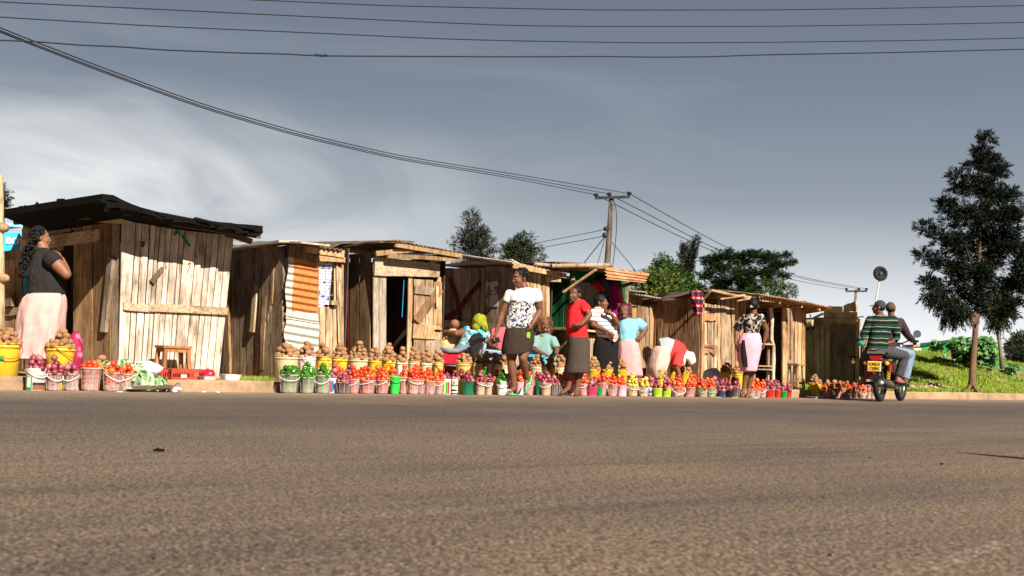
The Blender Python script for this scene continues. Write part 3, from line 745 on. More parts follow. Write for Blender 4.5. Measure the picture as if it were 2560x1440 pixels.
# ---------------------------------------------------------------- stall 4: daubed with a red cross
C4 = gpt(1286, 1.35); B4 = gpt(1372, 1.35); A4 = C4 + D * 2.05
r4 = thing('wooden_stall', 'grey plank stall daubed with a big red X and torn white poster scraps', 'market stall', C4, 'timber stalls along the road')
F4 = Wall(C4, B4); S4 = Wall(A4, C4)
mb = MB(); seg_planks(mb, S4, [1098, 1113, 1136, 1158, 1181, 1202, 1215, 1248, 1266, 1290], 672, 668); mb.build('side_wall', WDARK, r4)
mb = MB(); board(mb, S4.p(1098, 808, 0.03), S4.p(1280, 822, 0.03), 0.12, S4.N, 0.03); mb.build('batten', WDARK, r4)
mb = MB(); board(mb, S4.p(1212, 672, 0.03), S4.p(1207, 800, 0.03), 0.05, S4.N, 0.03); mb.build('loose_slat', WTAN, r4)
mb = MB(); mark(mb, S4, [(1125, 700), (1132, 715), (1141, 740), (1146, 765), (1150, 810)], 0.10, 0.034); mark(mb, S4, [(1200, 708), (1180, 730), (1162, 752), (1145, 778), (1112, 795)], 0.10, 0.037); mb.build('painted_cross', plain('red daub', (0.16, 0.010, 0.008), 0.9, var=0.5, scale=14), r4)
mb = MB()
PAPER = plain('torn white paper', (0.62, 0.60, 0.55), 0.9, var=0.15, scale=20)
for poly in ([(1222, 706), (1244, 702), (1247, 714), (1234, 718), (1238, 726), (1226, 724)], [(1226, 738), (1246, 736), (1246, 766), (1222, 768)], [(1214, 702), (1221, 704), (1220, 722), (1215, 738)], [(1228, 728), (1240, 726), (1243, 733), (1228, 736)], [(1215, 745), (1221, 748), (1219, 765), (1215, 762)]):
    mb.prism([S4.p(x, y, 0.034) for x, y in poly], S4.N * 0.002)
mb.build('torn_poster', PAPER, r4)
mb = MB(); seg_planks(mb, F4, [1286, 1296, 1304, 1313, 1322, 1330, 1340, 1352, 1362, 1372], 676, 684); mb.build('front_wall', WTAN, r4)
A4b, B4b = hut_shell(r4, A4, C4, B4, 1.8, WSHADE)
mb = MB(); sheet(mb, [S4.p(1098, 664, 0.14), S4.p(1180, 657, 0.14), S4.p(1278, 650, 0.14)], [(B4b - A4b) * 1.0 , (B4 - C4) * 1.05 - UP * 0.25], amp=0, thick=0.02, jag=0.02); mb.build('roof', TINP, r4)
mb = MB(); sheet(mb, [F4.p(1276, 656, 0.22), F4.p(1330, 668, 0.22), F4.p(1414, 686, 0.22)], D * 1.9 + UP * 0.25, amp=0.013, thick=0.008); mb.build('iron_roof', TINP, r4)
mb = MB(); board(mb, F4.p(1280, 664, 0.18), F4.p(1412, 690, 0.18), 0.075, F4.N, 0.04); board(mb, F4.p(1362, 697, 0.05), F4.p(1397, 699, 0.14), 0.08, F4.N, 0.05); mb.build('fascia', WTAN, r4)

# ---------------------------------------------------------------- stall 5: green kiosk
C5 = gpt(1424, 1.25); B5 = gpt(1562, 1.25); A5 = C5 + D * 0.9
r5 = thing('wooden_stall', 'green painted kiosk with an open counter, propped rusty awning and clothes hung up', 'market stall', C5, 'timber stalls along the road')
F5 = Wall(C5, B5); S5 = Wall(A5, C5)
mb = MB(); 
for a, c in ((1366, 1376), (1376, 1386), (1386, 1402), (1402, 1412), (1412, 1425)):
    planks(mb, S5.p(a, 694), S5.p(c, 696), S5.p(a, 818), S5.p(c, 820), 1, S5.N, gap=0.002)
mb.build('green_wall', WGRN, r5)
mb = MB(); seg_planks(mb, S5, [1366, 1376, 1388, 1400, 1412, 1426], 826, 828, 0.0); board(mb, S5.p(1366, 822, 0.03), S5.p(1428, 824, 0.03), 0.07, S5.N, 0.05); mb.build('side_wall', WBRN, r5)
mb = MB(); seg_planks(mb, F5, [1424, 1440, 1458, 1472, 1488, 1504, 1520, 1540, 1562], 832, 840); mb.build('counter_front', WDARK, r5)
mb = MB(); p = [F5.p(1424, 824, 0.15), F5.p(1562, 838, 0.15)]; mb.prism([p[0], p[1], p[1] + D * 0.45, p[0] + D * 0.45], UP * 0.03); mb.build('counter', WTAN, r5)
mb = MB()
for x, y in ((1424, 690), (1560, 700)): P = F5.b(x); Q = F5.p(x, y); Q = Vector((P.x, P.y, Q.z)); pole(mb, [P, Q], 0.04)
pole(mb, [F5.b(1468, 0.9, -0.3), F5.b(1468, 1.75, -0.3)], 0.03); mb.build('post', WDARK, r5)
mb = MB(); planks(mb, F5.p(1540, 700, -0.02), F5.p(1562, 704, -0.02), F5.p(1540, 838, -0.02), F5.p(1562, 840, -0.02), 2, F5.N); board(mb, F5.p(1424, 690, -0.02), F5.p(1562, 700, -0.02), 0.18, F5.N); mb.build('front_board', WGRN, r5)
A5b, B5b = hut_shell(r5, A5, C5, B5, 1.86, WSHADE)
mb = MB(); pole(mb, [F5.p(1378, 665, 0.25), F5.p(1430, 664, 0.3), F5.p(1530, 663, 0.5)], 0.035); pole(mb, [F5.p(1405, 662, 0.2), F5.p(1500, 664, 0.3)], 0.03); pole(mb, [F5.p(1335, 660, 0.1), F5.p(1420, 668, 0.2)], 0.03); mb.build('roof_pole', WDARK, r5)
mb = MB(); sheet(mb, [S5.p(1325, 660, 0.15), F5.p(1390, 657, 0.3), F5.p(1460, 660, 0.3), F5.p(1512, 668, 0.35)], [D * 1.9 + UP * 0.05, D * 2.4 + UP * 0.0], amp=0, thick=0.02, jag=0.04)
mb.build('roof', TIN, r5)
# the awning: a strip of iron hung nose-down along the roof edge
mb = MB()
a0, a1 = F5.p(1512, 672, 0.62), F5.p(1619, 688, 0.62); c0_, c1_ = F5.p(1517, 698, 0.72), F5.p(1613, 707, 0.72)
def aw(off):
    def fn(u, v): return lerp(lerp(a0, a1, u), lerp(c0_, c1_, u), v) + F5.N * (off + 0.02 * math.sin(v * 3 * 2 * math.pi))
    return fn
mb.grid(aw(0), 8, 30); mb.grid(aw(0.006), 8, 30)
sheet(mb, [a0 + UP * 0.005, a1 + UP * 0.005], D * 1.4 + UP * 0.03, amp=0.008)
mb.build('awning', TINR, r5, smooth=True)
mb = MB(); pole(mb, [F5.p(1490, 674, 0.55), F5.p(1408, 731, 0.03)], 0.022); pole(mb, [F5.p(1592, 704, 0.6), F5.p(1536, 722, 0.0)], 0.03); board(mb, F5.p(1512, 671, 0.6), F5.p(1620, 686, 0.6), 0.04, F5.N, 0.03); mb.build('awning_strut', WORG, r5)

# ---------------------------------------------------------------- stall 5b: low shed behind
C6 = gpt(1640, 2.4); B6 = gpt(1700, 2.4); A6 = gpt(1548, 2.4)
r6 = thing('wooden_shed', 'low brown shed with thin corrugated roof between the green kiosk and the long slab stall', 'shed', A6)
F6 = Wall(A6, C6)
mb = MB(); planks(mb, F6.p(1552, 735), F6.p(1604, 742), F6.p(1552, 764), F6.p(1604, 766), 1, F6.N); mb.build('gable_board', WBRN, r6); mb = MB(); planks(mb, F6.p(1552, 765), F6.p(1642, 765), F6.b(1552), F6.b(1642), 8, F6.N, varw=0.2); mb.build('front_wall', WBRN, r6)
mb = MB(); sheet(mb, [F6.p(1548, 724, 0.3), F6.p(1618, 731, 0.3)], D * 2.2 + UP * 0.1, amp=0.012); sheet(mb, [F6.p(1585, 734, 0.25), F6.p(1655, 747, 0.25)], D * 2.2 + UP * 0.1, amp=0.012); mb.build('roof', TINP, r6)
mb = MB(); 
for P, Q in ((C6, C6 + D * 2), (C6 + D * 2, A6 + D * 2), (A6 + D * 2, A6)):
    planks(mb, P + UP * 1.35, Q + UP * 1.35, P, Q, 8, T)
mb.build('back_wall', WDARK, r6)

# ---------------------------------------------------------------- stall 6: long slab stall
C7 = gpt(1746, 1.3); B7 = gpt(2010, 1.3); A7 = C7 + D * 1.55
r7 = thing('wooden_stall', 'long stall of orange-brown slab planks with a pale plank door and overhanging iron roof', 'market stall', C7, 'timber stalls along the road')
F7 = Wall(C7, B7); S7 = Wall(A7, C7)
mb = MB(); seg_planks(mb, S7, [1598, 1612, 1628, 1645, 1660, 1675, 1690, 1703, 1720, 1738, 1752], 755, 745, wob=0.05, thick=0.03); mb.build('side_wall', wood('dark orange slab', [(0.33, 0.185, 0.10), (0.24, 0.12, 0.065), (0.42, 0.26, 0.15), (0.28, 0.16, 0.09)], lum=0.25), r7)
mb = MB(); seg_planks(mb, F7, [1746, 1756], 745, 746, 0.01, wob=0.03, thick=0.06); mb.build('corner_post', WORG, r7); mb = MB(); seg_planks(mb, F7, [1790, 1799, 1812, 1826, 1835], 742, 744, wob=0.03)
mb.build('front_wall', WORG, r7); mb = MB(); seg_planks(mb, F7, [1836, 1846, 1856, 1864], 746, 748, -0.12, wob=0.03); mb.build('front_wall', WORG, r7); mb = MB(); seg_planks(mb, F7, [1953, 1964, 1974, 1982, 1991, 2001, 2010], 762, 768, wob=0.035, thick=0.03)
mb.build('front_wall', WORG, r7)
mb = MB(); seg_planks(mb, F7, [1756, 1766, 1775, 1782, 1790], 757, 762, -0.01, wob=0.01); dr = mb.build('door', WTAN, r7)
mb = MB(); board(mb, F7.p(1757, 793, 0.02), F7.p(1789, 796, 0.02), 0.11, F7.N, 0.03, wob=0.03); mb.build('door_brace', WORG, dr); mb = MB(); board(mb, F7.p(1757, 872, 0.02), F7.p(1789, 874, 0.02), 0.16, F7.N, 0.03, wob=0.06); board(mb, F7.p(1757, 864, 0.05), F7.p(1785, 868, 0.05), 0.04, F7.N, 0.02); mb.build('door_brace', WORG, dr)
mb = MB(); pole(mb, [F7.p(1927, 770, 0.02), F7.p(1930, 800, 0.02), F7.p(1929, 850, 0.02), F7.p(1934, 868, 0.02), F7.b(1933, GZ, 0.02)], 0.035, knots=0.35); mb.build('post', wood('peeled white pole', [(0.66, 0.55, 0.42), (0.6, 0.5, 0.4)]), r7)
mb = MB(); pole(mb, [F7.p(1921, 772, -0.05), F7.b(1921, GZ, -0.05)], 0.02); pole(mb, [F7.b(1978, 0.7, 0.05), F7.p(1978, 762, 0.05)], 0.03, knots=0.3); mb.build('post', WORG, r7)
A7b, B7b = hut_shell(r7, A7, C7, B7, 1.68, WSHADE)
mb = MB(); pole(mb, [F7.p(1755, 752, 0.2), F7.p(1778, 726, 0.4), F7.p(1840, 740, 0.35), F7.p(1908, 748, 0.35)], 0.028, knots=0.3); pole(mb, [F7.p(1800, 748, 0.3), F7.p(1862, 738, 0.4)], 0.022, knots=0.3); pole(mb, [F7.p(1842, 752, 0.3), F7.p(1906, 741, 0.45)], 0.02); mb.build('roof_pole', BARK, r7)
mb = MB(); sheet(mb, [S7.p(1596, 752, 0.12), S7.p(1690, 743, 0.12), F7.p(1758, 728, 0.2), F7.p(1800, 725, 0.3), F7.p(1905, 740, 0.42)], [D * 1.0 + T * 1.0, D * 2.0 + T * 0.2], amp=0, thick=0.015, jag=0.02); mb.build('roof', TIN, r7)
mb = MB(); sheet(mb, [F7.p(1896, 736, 0.5), F7.p(1960, 746, 0.5), F7.p(2016, 757, 0.5)], D * 2.5 + UP * 0.03, amp=0.013); sheet(mb, [F7.p(2020, 757, 0.47), F7.p(2080, 770, 0.47)], D * 2.5 - UP * 0.02, amp=0.013); mb.build('iron_roof', TINR, r7)
mb = MB()
board(mb, F7.p(1788, 741, 0.12), F7.p(1842, 747, 0.12), 0.05, F7.N, 0.03); board(mb, F7.p(1900, 750, 0.35), F7.p(1985, 757, 0.3), 0.05, F7.N, 0.05); board(mb, F7.p(1930, 765, 0.0), F7.p(1985, 757, 0.35), 0.06, F7.N, 0.05); board(mb, F7.p(2010, 782, 0.0), F7.p(2070, 772, 0.44), 0.05, F7.N, 0.05)
for x in (1900, 1950, 2005, 2050): P = F7.p(x, 745 + (x - 1900) * 0.17, 0.42); mb.tube([P - UP * 0.03, P + D * 2 - UP * 0.03], 0.025, 6)
mb.build('rafter', WORG, r7)

# ---------------------------------------------------------------- stall 7: padlocked little shed
C8 = gpt(2152, 1.5); A8 = gpt(2038, 2.9); B8 = gpt(2205, 1.5)
r8 = thing('wooden_shed', 'small dark plank shed with a padlocked plywood door and boards piled on its roof', 'shed', C8)
S8 = Wall(A8, C8)
mb = MB(); seg_planks(mb, S8, [2039, 2053, 2064, 2078], 808, 808); seg_planks(mb, S8, [2140, 2152], 808, 808); board(mb, S8.p(2042, 805), S8.p(2152, 807), 0.16, S8.N); mb.build('side_wall', WDARK, r8)
mb = MB(); planks(mb, S8.p(2078, 812, 0.005), S8.p(2142, 814, 0.005), S8.b(2074, GZ + .02, 0.005), S8.b(2136, GZ + .02, 0.005), 1, S8.N, thick=0.02); dr = mb.build('door', PLY, r8)
BRASS = plain('brass', (0.62, 0.45, 0.2), 0.35, 0.5, 0.8)
mb = MB(); P = S8.p(2132, 905, 0.06); mb.box(P, S8.d * 0.032, S8.N * 0.012, UP * 0.026); mb.tube([P + S8.d * 0.02 + UP * 0.02, P + S8.d * 0.02 + UP * 0.06, P + UP * 0.075, P - S8.d * 0.02 + UP * 0.06, P - S8.d * 0.02 + UP * 0.02], 0.006, 6); mb.build('padlock', BRASS, dr)
mb = MB(); board(mb, S8.p(2122, 893, 0.03), S8.p(2142, 894, 0.03), 0.03, S8.N, 0.01); mb.build('hasp', TARP, dr)
mb = MB()
for P, Q, Nn in ((C8, B8, -D), (B8, B8 + D * 2, T), (A8, A8 + D * 2, -T), (A8 + D * 2, B8 + D * 2, D)):
    planks(mb, P + UP * 1.24, Q + UP * 1.24, Vector((P.x, P.y, GZ)), Vector((Q.x, Q.y, GZ)), 8, Nn, gap=0.001)
mb.build('back_wall', WDARK, r8)
mb = MB(); sheet(mb, [S8.p(2010, 796, 0.1), S8.p(2100, 797, 0.1), S8.p(2160, 793, 0.12)], T * 1.2 + D * 1.6, amp=0, thick=0.02, jag=0.01); mb.build('roof', TIN, r8)
mb = MB(); P = S8.p(2034, 807, 0.12); pole(mb, [P, P + T * 0.2 + D * 1.5], 0.07); mb.build('roof_pole', BAMB, r8)
mb = MB()
board(mb, S8.p(2036, 795, 0.04), S8.p(2060, 784, 0.04), 0.04, S8.N, 0.04); board(mb, S8.p(2062, 788, 0.02), S8.p(2146, 792, 0.02), 0.20, S8.N, 0.03, wob=0.03); board(mb, S8.p(2070, 774, 0.05), S8.p(2110, 773, 0.05), 0.13, S8.N, 0.03, wob=0.04); board(mb, S8.p(2105, 775, 0.02), S8.p(2143, 766, 0.02), 0.12, S8.N, 0.03, h2=0.2, wob=0.03)
mb.build('piled_board', wood('raw board', [(0.66, 0.48, 0.27), (0.55, 0.38, 0.2)], axis=0), r8)
for wl in (F1, ): pass

# ---------------------------------------------------------------- far left: blue kiosk with lettering and the round post
BLUE = plain('sky blue paint', (0.03, 0.42, 0.80), 0.45, var=0.06, scale=2, bump=0.02); BLU2 = plain('pale blue trim', (0.30, 0.62, 0.85), 0.5, var=0.08)
Ak = gpt(-60, 5.6); Bk = gpt(66, 5.4)
rk = thing('blue_kiosk', 'bright blue kiosk with white capitals behind the leftmost stall', 'kiosk', Ak)
Wk = Wall(gpt(-60, 5.6), gY(64, gpt(-60, 5.6).y + 0.2))
mb = MB(); p0, p1 = Wk.b(-60), Wk.b(64); h = Wk.p(30, 581).z - GZ
mb.prism([p0, p1, p1 + D * 1.6, p0 + D * 1.6], UP * h); mb.build('body', BLUE, rk)
mb = MB(); mb.prism([Wk.b(-60, Wk.p(30, 566).z), Wk.b(59, Wk.p(30, 566).z), Wk.b(59, Wk.p(30, 566).z) + D, Wk.b(-60, Wk.p(30, 566).z) + D], UP * (Wk.p(30, 560).z - Wk.p(30, 568).z)); mb.build('fascia', BLU2, rk)
mb = MB(); mb.prism([Wk.b(-60, Wk.p(30, 530).z), Wk.b(30, Wk.p(30, 530).z), Wk.b(30, Wk.p(30, 530).z) + D, Wk.b(-60, Wk.p(30, 530).z) + D], UP * 0.03)
for x in (-20, 8): mb.tube([Wk.b(x, Wk.p(x, 568).z, -0.2), Wk.b(x, Wk.p(x, 528).z, -0.2)], 0.02, 6)
mb.build('roof_rack', plain('blue steel', (0.05, 0.2, 0.35), 0.5), rk)
def text(s, size, P, dx, dz, mat, parent, name='lettering', ext=0.006, bold=0.0):
    cu = bpy.data.curves.new(name, 'FONT'); cu.body = s; cu.size = size; cu.extrude = ext; cu.offset = bold; cu.resolution_u = 2
    o = bpy.data.objects.new(name, cu); C.objects.link(o)
    dg = bpy.context.evaluated_depsgraph_get(); me = bpy.data.meshes.new_from_object(o.evaluated_get(dg)); C.objects.unlink(o); bpy.data.objects.remove(o)
    dy = dz.cross(dx)
    M4 = Matrix(((dx.x, dz.x, dx.cross(dz).x, P.x), (dx.y, dz.y, dx.cross(dz).y, P.y), (dx.z, dz.z, dx.cross(dz).z, P.z), (0, 0, 0, 1)))
    me.transform(M4); off = wloc(parent); me.transform(Matrix.Translation(-off)); me.materials.clear(); me.materials.append(mat)
    q = bpy.data.objects.new(name, me); C.objects.link(q); q.parent = parent; return q
WHT = plain('white paint', (0.8, 0.8, 0.8), 0.5, var=0.03, bump=0)
text('BOWT', 0.135, Wk.p(14, 608, 0.012), (Wk.d * 1.0 - UP * 0.05).normalized() if Wk.d.x > 0 else -Wk.d, UP, WHT, rk, bold=0.006)
# round post at the picture's left edge
mb = MB(); P = gpt(-2, 1.0); P2 = at(-8, 440, P.y)
for i in range(1): pole(mb, [Vector((P.x, P.y, GZ)), Vector((lerp(P, P2, .5).x, P.y, lerp(P, P2, .5).z)), Vector((P2.x, P.y, P2.z))], 0.068, seg=16, knots=0.12)
po = mb.build('wooden_post', BAMB); tag(anchor(po), 'thick peeled round post with knots at the left edge beside the yellow bucket', 'post')
mb = MB()
for y in (569, 696): Q = at(5, y, P.y - 0.01); mb.ell(Q, (0.085, 0.075, 0.06), 14, 8)
q = mb.build('knot', BARK, po)

# ================================================================== pails, buckets, baskets and what they hold
def hz(P, py):
    """height above P at which photo row py is met"""
    c = P - CAM; k = (720 - py) / F
    return (k * c.dot(_f) - c.dot(_u)) / (_u.z - k * _f.z)
def pl(name, c, rough=0.35, alpha=1.0, var=0.10, spec=0.4, scale=5, stain=0.35):
    m = Mt(name, rough, spec); v = m.coord('Object'); n1 = m.noise(v, scale, 5, 0.65); n2 = m.noise(v, scale * 6, 3)
    a = m.ramp(n1, [(0.3, tuple(x * (1 - var) for x in c)), (0.7, tuple(min(1, x * (1 + var)) for x in c))])
    a = m.mix(m.ramp(n2, [(0.58, (0, 0, 0)), (0.72, (stain,) * 3)]), a, (0.25, 0.16, 0.09))
    m.col(a)
    if alpha < 1: m.b.inputs['Alpha'].default_value = alpha
    return m.m
YEL = pl('yellow plastic', (0.66, 0.43, 0.025)); YEL2 = pl('pale yellow plastic', (0.62, 0.44, 0.10)); CREAM = pl('cream plastic', (0.62, 0.47, 0.27)); WHP = pl('white plastic', (0.76, 0.69, 0.62)); TANY = pl('aged yellow plastic', (0.60, 0.40, 0.13))
CLR = pl('clear milky plastic', (0.78, 0.62, 0.56), 0.22, 0.22, stain=0.1); CLRP = pl('clear pink plastic', (0.80, 0.46, 0.42), 0.22, 0.26, stain=0.1); CLRD = pl('smoky clear plastic', (0.16, 0.12, 0.11), 0.25, 0.55); CLRG = pl('clear greenish plastic', (0.46, 0.50, 0.34), 0.25, 0.36)
RIB = pl('thick clear plastic', (0.85, 0.72, 0.68), 0.2, 0.4, stain=0.05)
DGRN = pl('dark green plastic', (0.006, 0.13, 0.065)); LGRN = pl('bright green plastic', (0.03, 0.52, 0.07)); PINK = pl('pink plastic', (0.80, 0.42, 0.50)); REDB = pl('red plastic', (0.62, 0.045, 0.025)); LIME = pl('lime plastic', (0.42, 0.62, 0.04)); NAVY = pl('dark blue plastic', (0.05, 0.06, 0.12)); MAG = pl('magenta plastic', (0.62, 0.05, 0.16)); GRNB = pl('green plastic', (0.005, 0.30, 0.06)); BLK = pl('black plastic', (0.015, 0.015, 0.02)); BEIGE = pl('beige plastic', (0.52, 0.38, 0.27), alpha=0.8)
REDH = pl('red handle', (0.55, 0.05, 0.02)); WHH = pl('white handle', (0.75, 0.68, 0.62)); GRH = pl('green handle', (0.05, 0.55, 0.25)); STEEL = plain('steel', (0.5, 0.5, 0.5), 0.3, 0.5, 0.9)
def veg(name, stops, rough, spec, sc=8, bump=0.0, spots=None):
    m = Mt(name, rough, spec); r = m.math('FRACT', m.math('ADD', m.island(), m.objrand())); v = m.coord('Object'); n1 = m.noise(v, sc, 4)
    c = m.ramp(m.math('ADD', m.math('MULTIPLY', r, 0.75), m.math('MULTIPLY', n1, 0.25)), [(i / (len(stops) - 1), s_) for i, s_ in enumerate(stops)])
    if spots: c = m.mix(m.ramp(m.noise(v, 60, 3, 0.7), [(0.5, (0, 0, 0)), (0.66, (1, 1, 1))]), c, spots)
    m.col(c)
    if bump: m.bump(m.noise(v, 45, 3), bump, 0.004)
    return m.m
VM = {'potato': veg('potato skin', [(0.20, 0.10, 0.045), (0.32, 0.17, 0.08), (0.26, 0.135, 0.06), (0.38, 0.215, 0.11)], 0.85, 0.15, 8, 0.35, (0.30, 0.15, 0.07)),
      'tomato': veg('tomato skin', [(0.50, 0.020, 0.008), (0.60, 0.05, 0.012), (0.54, 0.022, 0.010), (0.66, 0.14, 0.02), (0.52, 0.016, 0.01)], 0.22, 0.5),
      'onion': veg('red onion skin', [(0.10, 0.006, 0.014), (0.24, 0.035, 0.055), (0.14, 0.010, 0.022), (0.40, 0.14, 0.14), (0.17, 0.015, 0.03)], 0.35, 0.4, 14),
      'pepper': veg('green pepper skin', [(0.010, 0.07, 0.006), (0.04, 0.16, 0.010), (0.008, 0.05, 0.004)], 0.15, 0.6),
      'mango': veg('yellow green tomato skin', [(0.62, 0.40, 0.03), (0.42, 0.44, 0.06), (0.68, 0.30, 0.03)], 0.3, 0.4)}
def protomesh(kind, var=0):
    mb = MB(); seed = var * 17.3
    if kind == 'potato':
        mb.ell((0, 0, 0), (1.22, 0.95, 0.88), 12, 8)
        mb.v = [tuple(Vector(v) * (1 + 0.16 * noise.noise(Vector(v) * 1.1 + Vector((seed, 0, 0))))) for v in mb.v]
    elif kind in ('tomato', 'mango'):
        mb.ell((0, 0, 0), (1, 1, 0.88 if var else 1.08), 12, 8)
        mb.v = [tuple(Vector(v) * (1 + 0.05 * noise.noise(Vector(v) * 1.5 + Vector((seed, 0, 0))) - (0.10 if v[2] > 0.8 else 0))) for v in mb.v]
    elif kind == 'onion':
        rr = []
        for z, r in ((-1.0, 0.12), (-0.92, 0.35), (-0.7, 0.72), (-0.3, 0.98), (0.1, 1.0), (0.5, 0.80), (0.78, 0.48), (0.95, 0.2), (1.25, 0.09), (1.45, 0.12)):
            rr.append([(r * math.cos(k * math.pi / 6), r * math.sin(k * math.pi / 6), z) for k in range(12)])
        mb.rings(rr)
    else:
        rr = []
        for z, r in ((-1.25, 0.15), (-1.2, 0.5), (-0.9, 0.72), (-0.2, 0.9), (0.5, 0.95), (0.85, 0.75), (0.8, 0.3), (0.85, 0.12), (1.35, 0.10)):
            rr.append([(r * (1 + 0.16 * math.cos(4 * k * math.pi / 8)) * math.cos(k * math.pi / 8), r * (1 + 0.16 * math.cos(4 * k * math.pi / 8)) * math.sin(k * math.pi / 8), z) for k in range(16)])
        mb.rings(rr)
    return mb
PROTO = {k: [protomesh(k, v) for v in range(3)] for k in VM}
BR = {'potato': 0.036, 'tomato': 0.031, 'onion': 0.033, 'pepper': 0.040, 'mango': 0.031}
balls = {k: [] for k in VM}
def heap(kind, c, R_, top, depth, where, clear):
    """c: centre of the rim, R_: radius, top: height of the heap, depth: bucket depth"""
    br = BR[kind] * rnd.uniform(0.92, 1.08); cam2 = (CAM - c); cam2.z = 0; cam2.normalize()
    lv = 0; z = 0.5 * br
    while z < top + br * 0.2:
        r = max(0.0, (R_ * 1.02 - br * 0.6) * (1 - (z / (top + br * 0.7)) ** 1.25))
        n = max(1, int(2 * math.pi * r / (br * 1.95)))
        if r < br * 0.6: n = 1; r = 0
        a0 = rnd.uniform(0, 6)
        for i in range(n):
            a = a0 + 2 * math.pi * i / n; sz = br * rnd.uniform(0.74, 1.28)
            p = c + Vector((math.cos(a) * r, math.sin(a) * r, z + rnd.uniform(-0.35, 0.3) * br)); face = Vector((math.cos(a), math.sin(a), 0)).dot(cam2) if r else 1
            p += Vector((rnd.uniform(-1, 1), rnd.uniform(-1, 1), 0)) * br * 0.34
            balls[kind].append((ppm(p) * sz * (1.0 if face > -0.25 else 0.2), p, sz, where, kind))
        if r > br * 2.2:
            for i in range(int(n * 0.5)):
                a = rnd.uniform(0, 6.28); q = rnd.uniform(0, r - br * 1.6)
                balls[kind].append((0.1, c + Vector((math.cos(a) * q, math.sin(a) * q, z)), br, where, kind))
        z += br * 1.35
    if clear:
        z = -br * 1.1
        while z > -depth + br * 0.6:
            r = R_ * (1 + z / depth * 0.18) - br * (1.45 if kind == 'pepper' else 1.02)
            n = max(3, int(2 * math.pi * r / (br * 2.15))); a0 = rnd.uniform(0, 6)
            for i in range(n):
                a = a0 + 2 * math.pi * i / n; face = Vector((math.cos(a), math.sin(a), 0)).dot(cam2)
                if face < -0.2: continue
                sz = br * rnd.uniform(0.85, 1.1)
                balls[kind].append((ppm(c) * sz * (0.55 if face > 0.1 else 0.1), c + Vector((math.cos(a) * r, math.sin(a) * r, z + rnd.uniform(-.15, .15) * br)), sz, where, kind))
            z -= br * 1.75
def lathe(mb, c, prof, seg=28, m=0, rib=0):
    rr = []
    for z, r in prof: rr.append([c + Vector((r * math.cos(2 * math.pi * k / seg), r * math.sin(2 * math.pi * k / seg), z)) for k in range(seg)])
    mb.rings(rr, m, True, False)
